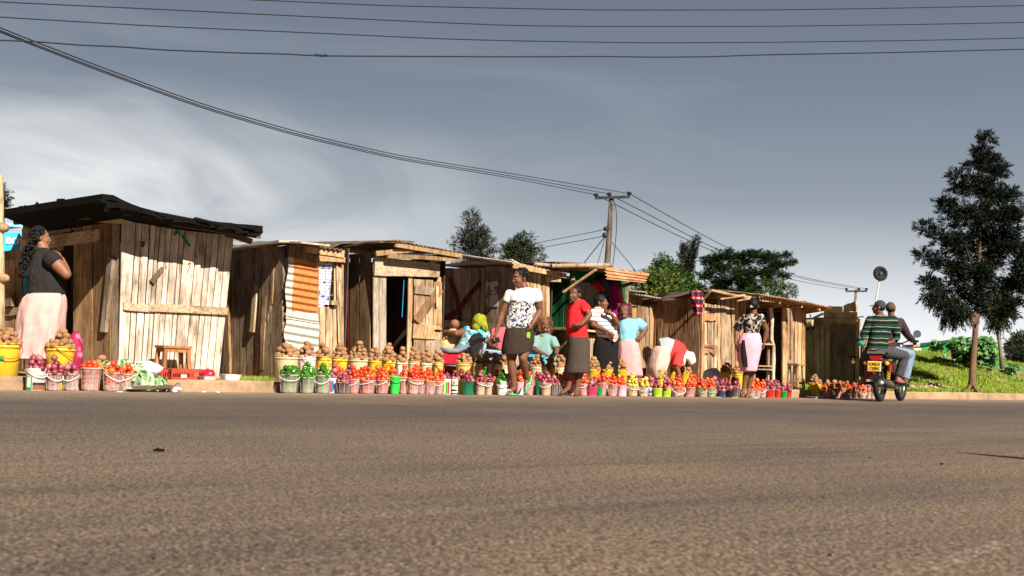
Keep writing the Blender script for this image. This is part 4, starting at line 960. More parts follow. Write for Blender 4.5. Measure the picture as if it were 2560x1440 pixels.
def bucket(px, wd, rim, top, d, style, content, label, z=None, handle=None, prints=None, taper=0.80, name=None, tilt=0.0):
    zb = (0.0 if d < 0 else GZ) if z is None else z
    P = gpt(px, d, zb); k = ppm(P); Rr = wd / 2 / k; H = hz(P, rim); H = max(H, 0.1)
    body, ribs, lattice = STY[style]
    clear = style.startswith('clear') or style == 'smoky'
    nm = name or ('basket' if lattice else ('pail' if H < 0.26 else 'bucket'))
    t = thing(nm, label, nm, P, {'potato': 'buckets of potatoes in rows', 'tomato': 'pails of tomatoes at the kerb', 'onion': 'containers of red onions', 'pepper': 'pails of green peppers', 'mango': 'pails of tomatoes at the kerb', None: None}[content])
    mb = MB(); rb = Rr * taper; th = 0.004
    toc = (CAM - P); toc.z = 0; toc.normalize(); a0 = math.atan2(toc.y, toc.x)
    if lattice:
        n = 22; rows = 6
        for i in range(n):
            a = 2 * math.pi * i / n; u = Vector((math.cos(a), math.sin(a), 0)); mb.tube([P + u * rb, P + u * Rr * 0.98 + UP * H * 0.96], 0.0048, 4)
        for j in range(rows + 1):
            f = j / rows; r = rb + (Rr * 0.98 - rb) * f; pr = 0.0045 if 0 < j < rows else 0.009
            mb.tube([P + Vector((r * math.cos(2 * math.pi * q / 24), r * math.sin(2 * math.pi * q / 24), 0.008 + (H * 0.97 - 0.008) * f)) for q in range(25)], pr, 4)
        lathe(mb, P, [(0.002, rb), (0.03, rb * 1.02)])
        bo = mb.build('body', body, t, smooth=False)
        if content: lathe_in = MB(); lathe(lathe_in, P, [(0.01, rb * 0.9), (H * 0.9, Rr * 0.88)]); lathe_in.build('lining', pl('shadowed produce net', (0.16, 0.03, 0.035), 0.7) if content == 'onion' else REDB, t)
    else:
        rr_ = Rr * 1.0
        prof = [(0.0, rb * 0.93), (0.006, rb), (H * 0.80, rb + (Rr * 0.955 - rb) * 0.86), (H * 0.86, Rr * 0.955), (H * 0.865, Rr), (H * 0.90, Rr * 1.0), (H * 0.905, Rr * 0.97), (H * 0.965, Rr * 0.98), (H * 0.97, Rr * 1.03), (H, Rr * 1.03), (H, Rr * 0.96), (H * 0.8, Rr * 0.92), (0.01, rb * 0.95)]
        if H < 0.26: prof = [(0.0, rb * 0.92), (0.006, rb), (H * 0.12, rb * 1.01), (H * 0.90, Rr * 0.96), (H * 0.92, Rr * 1.01), (H * 0.985, Rr * 1.03), (H, Rr * 1.01), (H, Rr * 0.96), (0.012, rb * 0.95)]
        lathe(mb, P, prof)
        if ribs:
            for i in range(9):
                a = a0 + math.pi * 2 * (i + 0.3) / 9; u = Vector((math.cos(a), math.sin(a), 0)); v = Vector((-u.y, u.x, 0))
                mb.box(P + u * ((rb + Rr) / 2 + 0.0015) + UP * H * 0.48, v * 0.0016, u * 0.0012, UP * H * 0.40 + u * (Rr - rb) * 0.42, 1)
            lathe(mb, P + UP * (H * 0.955), [(0, Rr * 0.99), (0.0, Rr * 1.045), (H * 0.05, Rr * 1.045), (H * 0.05, Rr * 0.97)], m=1)
        bo = mb.build('body', [body, RIB] if ribs else body, t, smooth=False)
        me = bo.data; me.polygons.foreach_set('use_smooth', [p.material_index == 0 for p in me.polygons]); 
    if handle:
        hm, ha, drop = handle          # material, angle of its pivots from the camera direction, droop
        mb = MB(); pts = []; ax = Vector((math.cos(a0 + math.pi / 2 + ha), math.sin(a0 + math.pi / 2 + ha), 0)); fr = Vector((-ax.y, ax.x, 0)); fr = fr if fr.dot(toc) > 0 else -fr
        for i in range(15):
            a = math.pi * i / 14; x = -math.cos(a) * Rr * 1.05; y = math.sin(a) * Rr
            pts.append(P + UP * (H * 0.93) + ax * x + fr * (y * 0.42 + Rr * 0.78 * math.sin(a) * 0.9 + 0.004) - UP * (drop * y))
        mb.tube(pts, 0.0045, 6); mb.build('handle', hm, t, smooth=True)
    if prints:
        for (f0, f1, z0, z1, mat) in prints:
            mb = MB(); nn = 6; b0 = []
            for j in range(2):
                zz = z0 + (z1 - z0) * j; r = (rb + (Rr * 0.96 - rb) * zz) * 1.0 + 0.0035
                b0.append([P + UP * H * zz + Vector((math.cos(a0 + math.asin(max(-1, min(1, f0 + (f1 - f0) * i / nn)))) * r, math.sin(a0 + math.asin(max(-1, min(1, f0 + (f1 - f0) * i / nn)))) * r, 0)) for i in range(nn + 1)])
            for i in range(nn): mb.face([b0[0][i], b0[0][i + 1], b0[1][i + 1], b0[1][i]])
            mb.build('printed_label', mat, bo)
    if content:
        hc = P + UP * (H * 0.97); tz = hz(P, top) - H
        heap(content, hc, Rr * 0.97, max(tz, 0.05), H, label, clear)
    return t
STY = {'yellow': (YEL, 0, 0), 'paleyellow': (YEL2, 0, 0), 'cream': (CREAM, 0, 0), 'white': (WHP, 0, 0), 'tan': (TANY, 0, 0), 'clear': (CLR, 1, 0), 'clearpink': (CLRP, 1, 0), 'smoky': (CLRD, 1, 0), 'cleargreen': (CLRG, 1, 0), 'dgreen': (DGRN, 0, 0), 'green': (LGRN, 0, 0), 'pink': (PINK, 0, 0), 'beige': (BEIGE, 0, 0),
       'redbasket': (REDB, 0, 1), 'limebasket': (LIME, 0, 1), 'magbasket': (MAG, 0, 1), 'greenbasket': (GRNB, 0, 1), 'navybasket': (NAVY, 0, 1), 'blackbasket': (BLK, 0, 1)}
PR = {k: plain('print ' + k, c, 0.6, var=0.05, bump=0) for k, c in {'green': (0.01, 0.22, 0.03), 'lgreen': (0.12, 0.42, 0.04), 'red': (0.5, 0.03, 0.02), 'blue': (0.03, 0.13, 0.5), 'black': (0.02, 0.02, 0.02), 'yellow': (0.75, 0.6, 0.1), 'grey': (0.3, 0.3, 0.32), 'brown': (0.25, 0.07, 0.03), 'white': (0.75, 0.72, 0.68)}.items()}
hr = lambda ang=0.6, drop=0.9: (REDH, ang, drop)
hw = lambda ang=0.5, drop=0.75: (WHH, ang, drop)
B_ = bucket
# --- left end
B_(6, 84, 857, 812, 0.30, 'yellow', 'potato', 'large yellow bucket of potatoes with red handle, cut by the left edge', handle=hr(0.3, 0.8), taper=0.86, prints=[(-0.25, 0.05, 0.45, 0.62, PR['green']), (0.08, 0.16, 0.40, 0.46, PR['red'])])
B_(147, 73, 866, 826, 0.42, 'yellow', 'potato', 'yellow bucket of potatoes in front of the pink skirted woman in black', handle=hr(1.3, 0.7))
B_(88, 49, 921, 889, -0.16, 'white', 'onion', 'white and green printed tub of red onions, leftmost at the kerb', handle=hw(), taper=0.94, prints=[(-0.95, -0.35, 0.05, 0.62, PR['green']), (-0.85, -0.5, 0.15, 0.6, PR['white']), (-0.3, 0.95, 0.05, 0.25, PR['brown']), (-0.3, 0.95, 0.25, 0.38, PR['black']), (0.1, 0.9, 0.46, 0.72, PR['grey'])])
B_(133, 41, 933, 888, -0.18, 'clear', 'onion', 'clear pail of red onions beside the green printed tub', handle=hw(0.4))
B_(176, 39, 934, 905, -0.18, 'clear', 'onion', 'clear pail of red onions left of the widest tomato pail', handle=hw(-0.4))
B_(152, 30, 930, 918, 0.02 - 0.05, 'yellow', None, 'yellow pail wedged behind two clear onion pails', taper=0.9)
B_(225, 50, 919, 902, -0.16, 'clear', 'tomato', 'widest clear pail of tomatoes at the left end', handle=None)
B_(254, 36, 908, 893, 0.30, 'yellow', 'potato', 'small yellow bucket of potatoes almost hidden behind two tomato pails', z=GZ)
B_(279, 48, 931, 905, -0.22, 'clear', 'tomato', 'clear pail of tomatoes in front of the green cabbages', handle=hw(0.8))
B_(314, 34, 934, 906, -0.16, 'clear', 'tomato', 'clear tomato pail touching the cabbages, with white handle', handle=hw(-0.3))
# --- middle, front row
B_(721, 49, 936, 913, -0.20, 'cleargreen', 'pepper', 'clear pail of green peppers, leftmost of the pepper pails', handle=hw(0.2, 0.5))
B_(744, 20, 944, 930, -0.05, 'cleargreen', None, 'narrow clear jar between the first two pepper pails')
B_(767, 38, 943, 906, -0.22, 'cleargreen', 'pepper', 'clear pail of green peppers, middle one of the three together')
B_(805, 40, 938, 910, -0.18, 'cleargreen', 'pepper', 'clear pail of green peppers right of two others, its white handle down', handle=hw(-0.2, 0.9))
B_(831, 26, 945, 915, -0.08, 'white', 'onion', 'white tub with blue and red stripes holding onions beside the peppers', taper=0.95, prints=[(-0.6, -0.3, 0.1, 0.8, PR['red']), (-0.25, 0.2, 0.1, 0.8, PR['blue'])])
B_(857, 35, 956, 928, -0.24, 'smoky', 'onion', 'dark smoky pail of red onions in front of the tomatoes')
B_(884, 28, 948, 914, -0.14, 'clearpink', 'tomato', 'clear pink tomato pail half behind the smoky onion pail', handle=hw(-0.6, 0.9))
B_(917, 42, 950, 915, -0.18, 'clearpink', 'tomato', 'wide clear pink tomato pail left of the bright green bucket pair', handle=hw(-0.8, 0.4))
B_(955, 34, 950, 920, -0.18, 'clearpink', 'tomato', 'clear pink tomato pail just left of the bright green bucket', handle=hw(-0.8, 0.6))
B_(986, 28, 941, 930, -0.22, 'green', None, 'empty looking bright green bucket among tomato pails', handle=(LGRN, 0.3, 0.8), taper=0.78)
B_(1008, 22, 942, 914, -0.10, 'clearpink', 'tomato', 'clear pink tomato pail just right of the bright green bucket', handle=hw(-0.1, 0.6))
B_(1032, 32, 949, 918, -0.20, 'clear', 'tomato', 'clear tomato pail with raised white handle, second right of the green bucket', handle=hw(0.7, 0.5))
B_(1053, 22, 950, 920, -0.14, 'clearpink', 'tomato', 'narrow pink tomato pail between two wider clear pails', handle=hw(-0.6, 0.8))
B_(1074, 30, 953, 924, -0.22, 'clear', 'tomato', 'clear tomato pail second left of the rainbow striped tub')
B_(1097, 22, 953, 925, -0.20, 'clear', 'tomato', 'clear tomato pail touching the rainbow striped tub', handle=hw(-0.2, 0.8))
B_(1115, 23, 947, 930, -0.20, 'white', 'onion', 'white tub with blue, yellow, green and red stripes', taper=0.95, prints=[(-0.85, -0.55, 0.15, 0.75, PR['blue']), (-0.45, -0.15, 0.1, 0.8, PR['yellow']), (-0.1, 0.25, 0.05, 0.8, PR['green']), (0.3, 0.7, 0.05, 0.8, PR['red'])])
B_(1135, 19, 948, 930, -0.14, 'white', 'onion', 'grey printed tub of onions right of the rainbow tub', taper=0.96, prints=[(-0.9, 0.9, 0.55, 0.65, PR['green']), (-0.7, 0.7, 0.22, 0.34, PR['black']), (-0.9, 0.9, 0.05, 0.12, PR['black']), (-0.2, 0.1, 0.7, 0.85, PR['black'])])
B_(1152, 20, 947, 927, -0.08, 'yellow', 'onion', 'yellow tub of onions behind the dark green bucket', taper=0.94)
B_(1168, 32, 953, 925, -0.24, 'dgreen', 'onion', 'dark green bucket heaped with red onions')
B_(1185, 14, 955, 940, -0.12, 'green', None, 'lime green pail mostly hidden by the beige onion pails')
B_(1200, 27, 956, 930, -0.22, 'beige', 'onion', 'beige pail of onions, left one of a beige pair', handle=hw(0.9, 0.4))
B_(1221, 20, 956, 932, -0.20, 'beige', 'onion', 'beige pail of onions, right one of a beige pair', handle=hw(-0.1, 0.8))
B_(1234, 16, 946, 930, -0.06, 'clearpink', 'tomato', 'pink tomato pail left of the white pepper pail')
B_(1255, 30, 953, 925, -0.22, 'white', 'pepper', 'white pail of green peppers beside the walking woman', handle=hw(0.1, 0.8))
B_(1275, 22, 948, 924, -0.08, 'clearpink', 'tomato', 'pink tomato pail behind the walking woman, by her back foot')
B_(1299, 21, 955, 928, -0.14, 'pink', 'tomato', 'pale pink pail seen between the legs of the walking woman', taper=0.9)
B_(1322, 24, 950, 930, -0.06, 'clearpink', 'tomato', 'pink tomato pail behind the raised green sandal')
B_(1345, 16, 955, 938, -0.10, 'dgreen', None, 'dark green pail in shade right of the green sandal')
B_(1364, 28, 958, 930, -0.20, 'beige', 'onion', 'beige pail of red onions in front of the seated woman in teal', handle=hw(-0.3, 0.6))
B_(1384, 18, 959, 940, -0.16, 'smoky', 'onion', 'smoky onion pail left of the sandals of the woman in red')
B_(1397, 16, 960, 940, -0.14, 'smoky', 'onion', 'smoky onion pail touching the front sandal of the woman in red')
B_(1412, 20, 952, 928, -0.05, 'clear', 'tomato', 'tomato pail directly left of the shins of the woman in red')
B_(1431, 20, 960, 934, -0.12, 'clear', 'tomato', 'tomato pail seen between the shins of the woman in red')
B_(1458, 22, 961, 936, -0.18, 'clear', 'tomato', 'tomato pail left of the magenta basket', handle=hw(-0.6, 0.6))
B_(1479, 27, 968, 946, -0.26, 'magbasket', 'onion', 'magenta lattice basket with a few onions')
B_(1498, 15, 968, 950, -0.24, 'greenbasket', 'onion', 'small green lattice basket of onions right of the magenta one', handle=None)
B_(1506, 20, 957, 936, -0.12, 'clearpink', 'tomato', 'pink tomato pail directly right of the small green basket')
B_(1531, 26, 961, 936, -0.20, 'clear', 'tomato', 'clear pail of orange tomatoes left of the solid pink pail')
B_(1554, 26, 964, 938, -0.22, 'pink', 'tomato', 'solid pink pail heaped with tomatoes', taper=0.9)
B_(1581, 28, 963, 935, -0.20, 'clear', 'mango', 'clear pail of yellowish tomatoes right of the solid pink pail', handle=hw(0.4, 0.6))
B_(1609, 26, 964, 942, -0.20, 'clear', 'mango', 'clear pail of green and yellow tomatoes', handle=hw(-0.3, 0.9))
B_(1626, 14, 966, 944, -0.16, 'white', 'onion', 'small white tub with blue lettering beside the lime baskets', taper=0.96, prints=[(-0.8, 0.4, 0.3, 0.6, PR['blue']), (-0.9, 0.8, 0.05, 0.2, PR['red'])])
B_(1643, 23, 972, 952, -0.26, 'limebasket', 'onion', 'lime lattice basket of onions, left of two')
B_(1666, 23, 972, 948, -0.26, 'limebasket', 'onion', 'lime lattice basket of onions, right of two')
B_(1695, 34, 968, 938, -0.20, 'clear', 'tomato', 'wide clear tomato pail right of the lime baskets', handle=hw(0.3, 0.9))
B_(1725, 26, 968, 936, -0.20, 'clearpink', 'tomato', 'narrow pink tomato pail left of two green handled pails')
B_(1743, 14, 966, 942, -0.10, 'clear', 'tomato', 'clear tomato pail tucked behind the first green handled pail')
B_(1755, 22, 970, 944, -0.22, 'cleargreen', 'tomato', 'greenish tomato pail with green handle, left of two', handle=(GRH, 0.1, 0.9))
B_(1777, 22, 970, 944, -0.22, 'cleargreen', 'tomato', 'greenish tomato pail with green handle, right of two', handle=(GRH, 0.1, 0.9))
B_(1803, 20, 976, 950, -0.26, 'navybasket', 'onion', 'dark blue basket of large red onions')
B_(1822, 19, 976, 950, -0.26, 'blackbasket', 'onion', 'black basket of dark onions')
B_(1841, 20, 970, 946, -0.18, 'smoky', 'onion', 'brown smoky pail of onions left of the woman in the vest')
B_(1879, 20, 972, 948, -0.20, 'clear', 'tomato', 'clear tomato pail just right of the sandals of the woman in the vest')
B_(1893, 18, 972, 946, -0.16, 'clear', 'tomato', 'clear tomato pail between two others behind the vest woman')
B_(1907, 19, 972, 948, -0.18, 'clear', 'tomato', 'clear tomato pail left of the red baskets', handle=hw(-0.2, 0.8))
B_(1925, 24, 977, 950, -0.26, 'redbasket', 'onion', 'red basket of onions, widest and leftmost of three red ones')
B_(1944, 15, 977, 954, -0.24, 'redbasket', 'onion', 'red basket of onions directly left of the green basket')
B_(1959, 16, 979, 960, -0.28, 'greenbasket', 'onion', 'green basket between two red onion baskets')
B_(1972, 14, 978, 962, -0.24, 'redbasket', 'onion', 'small red basket of onions beside the tall stool')
# --- right end
B_(2038, 30, 960, 936, 0.0 - 0.02, 'yellow', 'potato', 'yellow bucket of potatoes, leftmost of the far right group', taper=0.93)
for i, (px, wd, rim, top, d, st, ct, lb, hd) in enumerate([
    (2064, 21, 970, 958, -0.16, 'clearpink', 'tomato', 'pink tomato pail beside the yellow bucket of the far right group', None),
    (2078, 14, 970, 958, -0.12, 'clearpink', 'tomato', 'narrow tomato pail, second of the far right group', hw(0.6, 0.6)),
    (2094, 21, 975, 956, -0.20, 'clear', 'tomato', 'clear tomato pail with a pale yellow fruit on top, far right group', None),
    (2109, 14, 972, 956, -0.14, 'clearpink', 'tomato', 'narrow pink tomato pail, fourth of the far right group', None),
    (2121, 16, 976, 960, -0.20, 'clear', 'tomato', 'clear tomato pail, fifth of the far right group', None),
    (2135, 15, 976, 960, -0.20, 'clearpink', 'tomato', 'pink tomato pail in front of the padlocked door', None),
    (2146, 10, 974, 960, -0.14, 'clear', 'onion', 'thin onion pail behind the last tomato pails', None),
    (2157, 18, 979, 962, -0.22, 'clear', 'tomato', 'last clear tomato pail before the motorcycle', hw(0.4, 0.8)),
    (2171, 14, 980, 964, -0.22, 'beige', 'onion', 'beige onion pail beside the motorcycle wheel', None),
    (2181, 10, 980, 966, -0.18, 'clear', 'onion', 'clear onion pail closest to the motorcycle wheel', None)]):
    B_(px, wd, rim, top, d, st, ct, lb, handle=hd)
# --- second row standing on the kerb, heaped with tomatoes
for px, wd, rim, top, st, ct, lb in [
    (845, 30, 936, 908, 'clearpink', 'tomato', 'tomato pail behind the striped tub of onions'),
    (873, 32, 934, 906, 'clear', 'onion', 'onion pail standing behind the smoky one'),
    (906, 30, 936, 910, 'clearpink', 'tomato', 'tomato pail on the kerb behind the wide pink one'),
    (944, 32, 938, 912, 'clear', 'tomato', 'tomato pail on the kerb left of the bright green bucket'),
    (979, 28, 936, 907, 'clear', 'tomato', 'orange tomato heap rising behind the bright green bucket'),
    (1042, 28, 940, 906, 'clear', 'tomato', 'tomato pail on the kerb below the cream buckets'),
    (1070, 26, 940, 912, 'clearpink', 'tomato', 'tomato pail on the kerb below the last yellow bucket'),
    (1212, 26, 945, 915, 'clear', 'pepper', 'green pepper heap standing behind the beige pair'),
    (1240, 24, 944, 922, 'clear', 'tomato', 'tomato pail on the kerb behind the white pepper pail'),
    (1348, 24, 946, 925, 'smoky', 'onion', 'dark onion pail on the kerb behind the beige one'),
    (1393, 24, 948, 928, 'clear', 'tomato', 'tomato pail on the kerb behind the smoky onion pails'),
    (1420, 22, 948, 930, 'clear', 'mango', 'pail of yellow tomatoes behind the woman in red'),
    (1462, 22, 950, 928, 'clearpink', 'onion', 'onion pail on the kerb right of the woman in red'),
    (1492, 24, 950, 932, 'clear', 'tomato', 'tomato pail on the kerb below the first yellow potato bucket'),
    (1517, 22, 950, 932, 'clear', 'tomato', 'tomato pail on the kerb below the second yellow potato bucket'),
    (1548, 24, 952, 932, 'clear', 'mango', 'yellow tomato pail on the kerb behind the pink one'),
    (1595, 20, 950, 936, 'clear', 'onion', 'onion pail on the kerb below the pink skirt'),
    (1624, 22, 952, 936, 'clear', 'onion', 'onion pail on the kerb below the dark crate'),
    (1672, 24, 952, 936, 'clear', 'tomato', 'tomato pail on the kerb behind the lime baskets'),
    (1735, 26, 952, 932, 'clear', 'tomato', 'tomato pail on the kerb right of the last potato heap'),
    (1768, 22, 954, 942, 'clear', 'tomato', 'tomato pail on the kerb before the white sack'),
    (1786, 22, 955, 938, 'smoky', 'onion', 'onion pail on the kerb right of the white sack'),
    (1812, 22, 956, 940, 'smoky', 'onion', 'onion pail on the kerb below the yellow buckets by the door'),
    (1834, 22, 956, 940, 'smoky', 'onion', 'onion pail on the kerb left of the vest woman'),
    (1886, 22, 956, 942, 'clear', 'tomato', 'tomato pail on the kerb right of the vest woman'),
    (1915, 24, 957, 946, 'clear', 'onion', 'onion pail on the kerb behind the red baskets'),
    (1938, 24, 958, 946, 'clear', 'onion', 'onion pail on the kerb left of the tall stool'),
    (2070, 18, 962, 946, 'yellow', 'potato', 'back row potato heap behind the first far right tomatoes'),
    (2086, 18, 962, 946, 'yellow', 'potato', 'back row potato heap, second at the far right'),
    (2101, 16, 962, 944, 'yellow', 'potato', 'back row potato heap, third at the far right'),
    (2117, 16, 962, 948, 'yellow', 'potato', 'back row potato heap, last at the far right'),
    (2139, 20, 970, 954, 'clear', 'onion', 'back row onion pail left of the motorcycle'),
    (2158, 18, 970, 956, 'clear', 'onion', 'back row onion pail nearest the motorcycle')]:
    B_(px, wd, rim + 3, top + 5, 0.08, st, ct, lb, z=GZ)
# --- potato row on the pavement
for px, wd, rim, top, st, lb, hd in [
    (714, 60, 888, 860, 'cream', 'big cream potato bucket, leftmost of the long row', None),
    (765, 46, 890, 854, 'white', 'white potato bucket with slanting red handle', hr(1.0, 1.4)),
    (806, 37, 891, 857, 'yellow', 'yellow potato bucket right of the white one', None),
    (847, 42, 894, 857, 'yellow', 'yellow potato bucket in front of the dark red plank', hr(-1.2, 0.9)),
    (894, 50, 895, 857, 'cream', 'cream potato bucket between two yellow ones', None),
    (936, 34, 898, 864, 'yellow', 'yellow potato bucket right of the cream one, below the sunlit jamb', None),
    (970, 36, 900, 862, 'yellow', 'yellow potato bucket left of three cream ones', hr(-1.0, 1.0)),
    (1003, 30, 903, 866, 'white', 'whitish potato bucket, left of three pale ones by the doorway', None),
    (1033, 30, 904, 867, 'cream', 'cream potato bucket, middle of three pale ones', None),
    (1064, 32, 905, 869, 'cream', 'cream potato bucket left of the pale yellow one', None),
    (1094, 27, 906, 870, 'paleyellow', 'pale yellow potato bucket with red handle next to the grey armchair', hr(0.9, 1.2)),
    (1159, 44, 906, 881, 'tan', 'tan potato bucket right of the grey armchair', None),
    (1191, 26, 909, 884, 'tan', 'tan potato bucket, second behind the peppers', None),
    (1214, 26, 911, 880, 'tan', 'tan potato bucket, third behind the peppers', None),
    (1237, 26, 911, 882, 'cream', 'cream potato bucket left of the walking woman', None),
    (1260, 22, 912, 882, 'cream', 'cream potato bucket touching the walking woman', None),
    (1343, 42, 915, 886, 'cream', 'cream potato bucket in front of the seated woman in teal', None),
    (1376, 27, 918, 888, 'yellow', 'yellow potato bucket by the hands of the woman in teal', None),
    (1400, 28, 918, 890, 'cream', 'cream potato bucket left of the woman in red', None),
    (1483, 34, 923, 895, 'yellow', 'yellow potato bucket right of the woman in red', hr(-0.2, 1.2)),
    (1517, 34, 924, 892, 'yellow', 'yellow potato bucket with the steepest heap, below the striped shirt', None),
    (1551, 33, 925, 897, 'yellow', 'yellow potato bucket in front of the pink skirt', None),
    (1583, 30, 926, 900, 'yellow', 'yellow potato bucket right before the dark crate', None),
    (1648, 39, 930, 898, 'yellow', 'yellow printed potato bucket, leftmost below the bending woman', None),
    (1682, 29, 931, 901, 'yellow', 'yellow potato bucket, middle below the bending woman', None),
    (1711, 31, 931, 898, 'yellow', 'yellow potato bucket, right below the bending woman', None),
    (1816, 34, 931, 904, 'yellow', 'yellow potato bucket in front of the last plank door, left of two', None),
    (1845, 28, 932, 908, 'yellow', 'yellow potato bucket left of the woman in the vest', None)]:
    B_(px, wd, rim, top, 0.46, st, 'potato', lb, handle=hd, prints=[(-0.8, 0.3, 0.52, 0.58, PR['black']), (-0.9, 0.0, 0.22, 0.44, PR['brown'])] if px == 1648 else None, z=GZ)
# --- turn the recorded spots into things
for kind, lst in balls.items():
    lst.sort(key=lambda q: -q[0])
    src = []
    for v in range(3):
        me = bpy.data.meshes.new(kind); p = PROTO[kind][v]; me.from_pydata(p.v, [], p.f); me.materials.append(VM[kind]); me.polygons.foreach_set('use_smooth', [True] * len(p.f)); src.append(me)
    word = {'potato': 'brown potato', 'tomato': 'red tomato', 'onion': 'red onion', 'pepper': 'green pepper', 'mango': 'yellowish tomato'}[kind]; nm = 'tomato' if kind == 'mango' else kind
    cap = {'tomato': 268, 'mango': 30}.get(kind, 298)
    proto = None
    for i, (sc_v, p, sz, where, kd) in enumerate(lst[:cap]):
        if proto is None: proto = bpy.data.objects.new(nm, src[0]); o = proto
        else: o = proto.copy(); o.data = src[rnd.randrange(3)]
        C.objects.link(o); o.location = p; o.scale = (sz,) * 3
        o.rotation_euler = (rnd.uniform(-0.5, 0.5), rnd.uniform(-0.5, 0.5), rnd.uniform(0, 6.28)) if kind != 'pepper' else (rnd.uniform(0.8, 2.2), rnd.uniform(0, 1), rnd.uniform(0, 6.28))
        o['label'] = word + ' in the ' + ' '.join(where.split()[:12]).rstrip(','); o['category'] = nm; o['group'] = ('produce of the ' + where)[:100]
    rest = lst[cap:]
    if rest:
        V = []; Fc = []
        for (sc_v, p, sz, where, kd) in rest:
            pr = PROTO[kind][rnd.randrange(3)]; b0 = len(V)
            M3 = (Matrix.Rotation(rnd.uniform(0, 6.28), 3, 'Z') @ Matrix.Rotation(rnd.uniform(-0.5, 0.5) if kind != 'pepper' else 1.4, 3, 'X')) * sz
            V += [tuple(M3 @ Vector(v) + p) for v in pr.v]; Fc += [tuple(i + b0 for i in f) for f in pr.f]
        me = bpy.data.meshes.new(kind); me.from_pydata(V, [], Fc); me.materials.append(VM[kind]); me.polygons.foreach_set('use_smooth', [True] * len(Fc))
        o = bpy.data.objects.new({'potato': 'potatoes', 'tomato': 'tomatoes', 'onion': 'onions', 'pepper': 'peppers', 'mango': 'yellow_tomatoes'}[kind], me); C.objects.link(o); tag(o, kind='stuff')

# ================================================================== people
def skin_mat():
    m = Mt('dark brown skin', 0.52, 0.28); v = m.coord('Object'); n1 = m.noise(v, 9, 4); n2 = m.noise(v, 60, 3)
    c = m.ramp(n1, [(0.3, (0.115, 0.045, 0.022)), (0.7, (0.185, 0.078, 0.040))])
    m.col(c); m.bump(n2, 0.12, 0.002)
    m.b.inputs['Subsurface Weight'].default_value = 0.0
    return m.m
SKIN = skin_mat()
SKIN2 = plain('warm brown skin', (0.22, 0.095, 0.048), 0.52, 0.28, var=0.2, scale=8, bump=0.1)
HAIR = plain('black hair', (0.007, 0.005, 0.0045), 0.6, 0.25, var=0.4, scale=40, bump=0.8)
HAIRC = veg('bronze curls', [(0.02, 0.010, 0.006), (0.20, 0.08, 0.03), (0.05, 0.02, 0.01)], 0.45, 0.4); HAIRR = plain('dark red hair', (0.09, 0.012, 0.016), 0.45, 0.5, var=0.5, scale=30, bump=0.6)
EYE = plain('eye', (0.42, 0.38, 0.34), 0.2, 0.5, var=0.02, bump=0); IRIS = plain('iris', (0.01, 0.008, 0.006), 0.15, 0.5, bump=0); TEETH = plain('teeth', (0.78, 0.74, 0.68), 0.3, 0.5, var=0.03, bump=0); LIPS = plain('lips', (0.14, 0.04, 0.035), 0.4, 0.4, bump=0)
def cloth(name, c, scale=8, var=0.12, rough=0.9, bump=0.7, fold=0.035):
    m = Mt(name, rough, 0.12); v = m.coord('Object'); n1 = m.noise(v, scale, 5); w = m.noise(v, 260, 2)
    f = m.noise(m.coord('Object', (14, 14, 5)), 1.0, 3, 0.55, 1.0)
    a = m.ramp(n1, [(0.3, tuple(x * (1 - var) for x in c)), (0.7, tuple(min(1, x * (1 + var)) for x in c))])
    m.col(a); m.bump(f, bump, fold); return m
def stripes(name, base, bands, freq, phase=0.0, fold=0.025, wav=0.012):
    """horizontal knitted stripes: bands = [(lo, hi, colour)] of the 0..1 repeat"""
    m = Mt(name, 0.9, 0.1); v = m.coord('Object'); z = m.sep(v)[2]; n1 = m.noise(v, 5, 2)
    zz = m.math('ADD', z, m.math('MULTIPLY', m.math('SUBTRACT', n1, 0.5), wav * 4))
    fr = m.math('FRACT', m.math('ADD', m.math('MULTIPLY', zz, freq), phase + 50))
    stops = [(0.0, base)]
    for lo, hi, c in bands: stops += [(lo, c), (hi, base)]
    m.col(m.ramp(fr, stops, 'CONSTANT')); m.bump(m.noise(m.coord('Object', (14, 14, 5)), 1.0, 3), 0.5, fold); return m.m
def floral(name, base, cols, sc, thr=(0.5, 0.52), low=None):
    m = Mt(name, 0.85, 0.15); v = m.coord('Object'); c = base
    for i, q in enumerate(cols):
        k = m.ramp(m.noise(m.coord('Object', (1, 1, 1), (i * 1.3, i, 0)), sc * (1 + 0.35 * i), 3, 0.6, 1.2), [(thr[0] + 0.02 * i, (0, 0, 0)), (thr[1] + 0.02 * i, (1, 1, 1))])
        if low is not None:
            z = m.sep(v)[2]; k = m.math('MULTIPLY', k, m.math('LESS_THAN', z, low))
        c = m.mix(k, c, q)
    m.col(c); m.bump(m.noise(m.coord('Object', (14, 14, 5)), 1.0, 3), 0.5, 0.025); return m.m
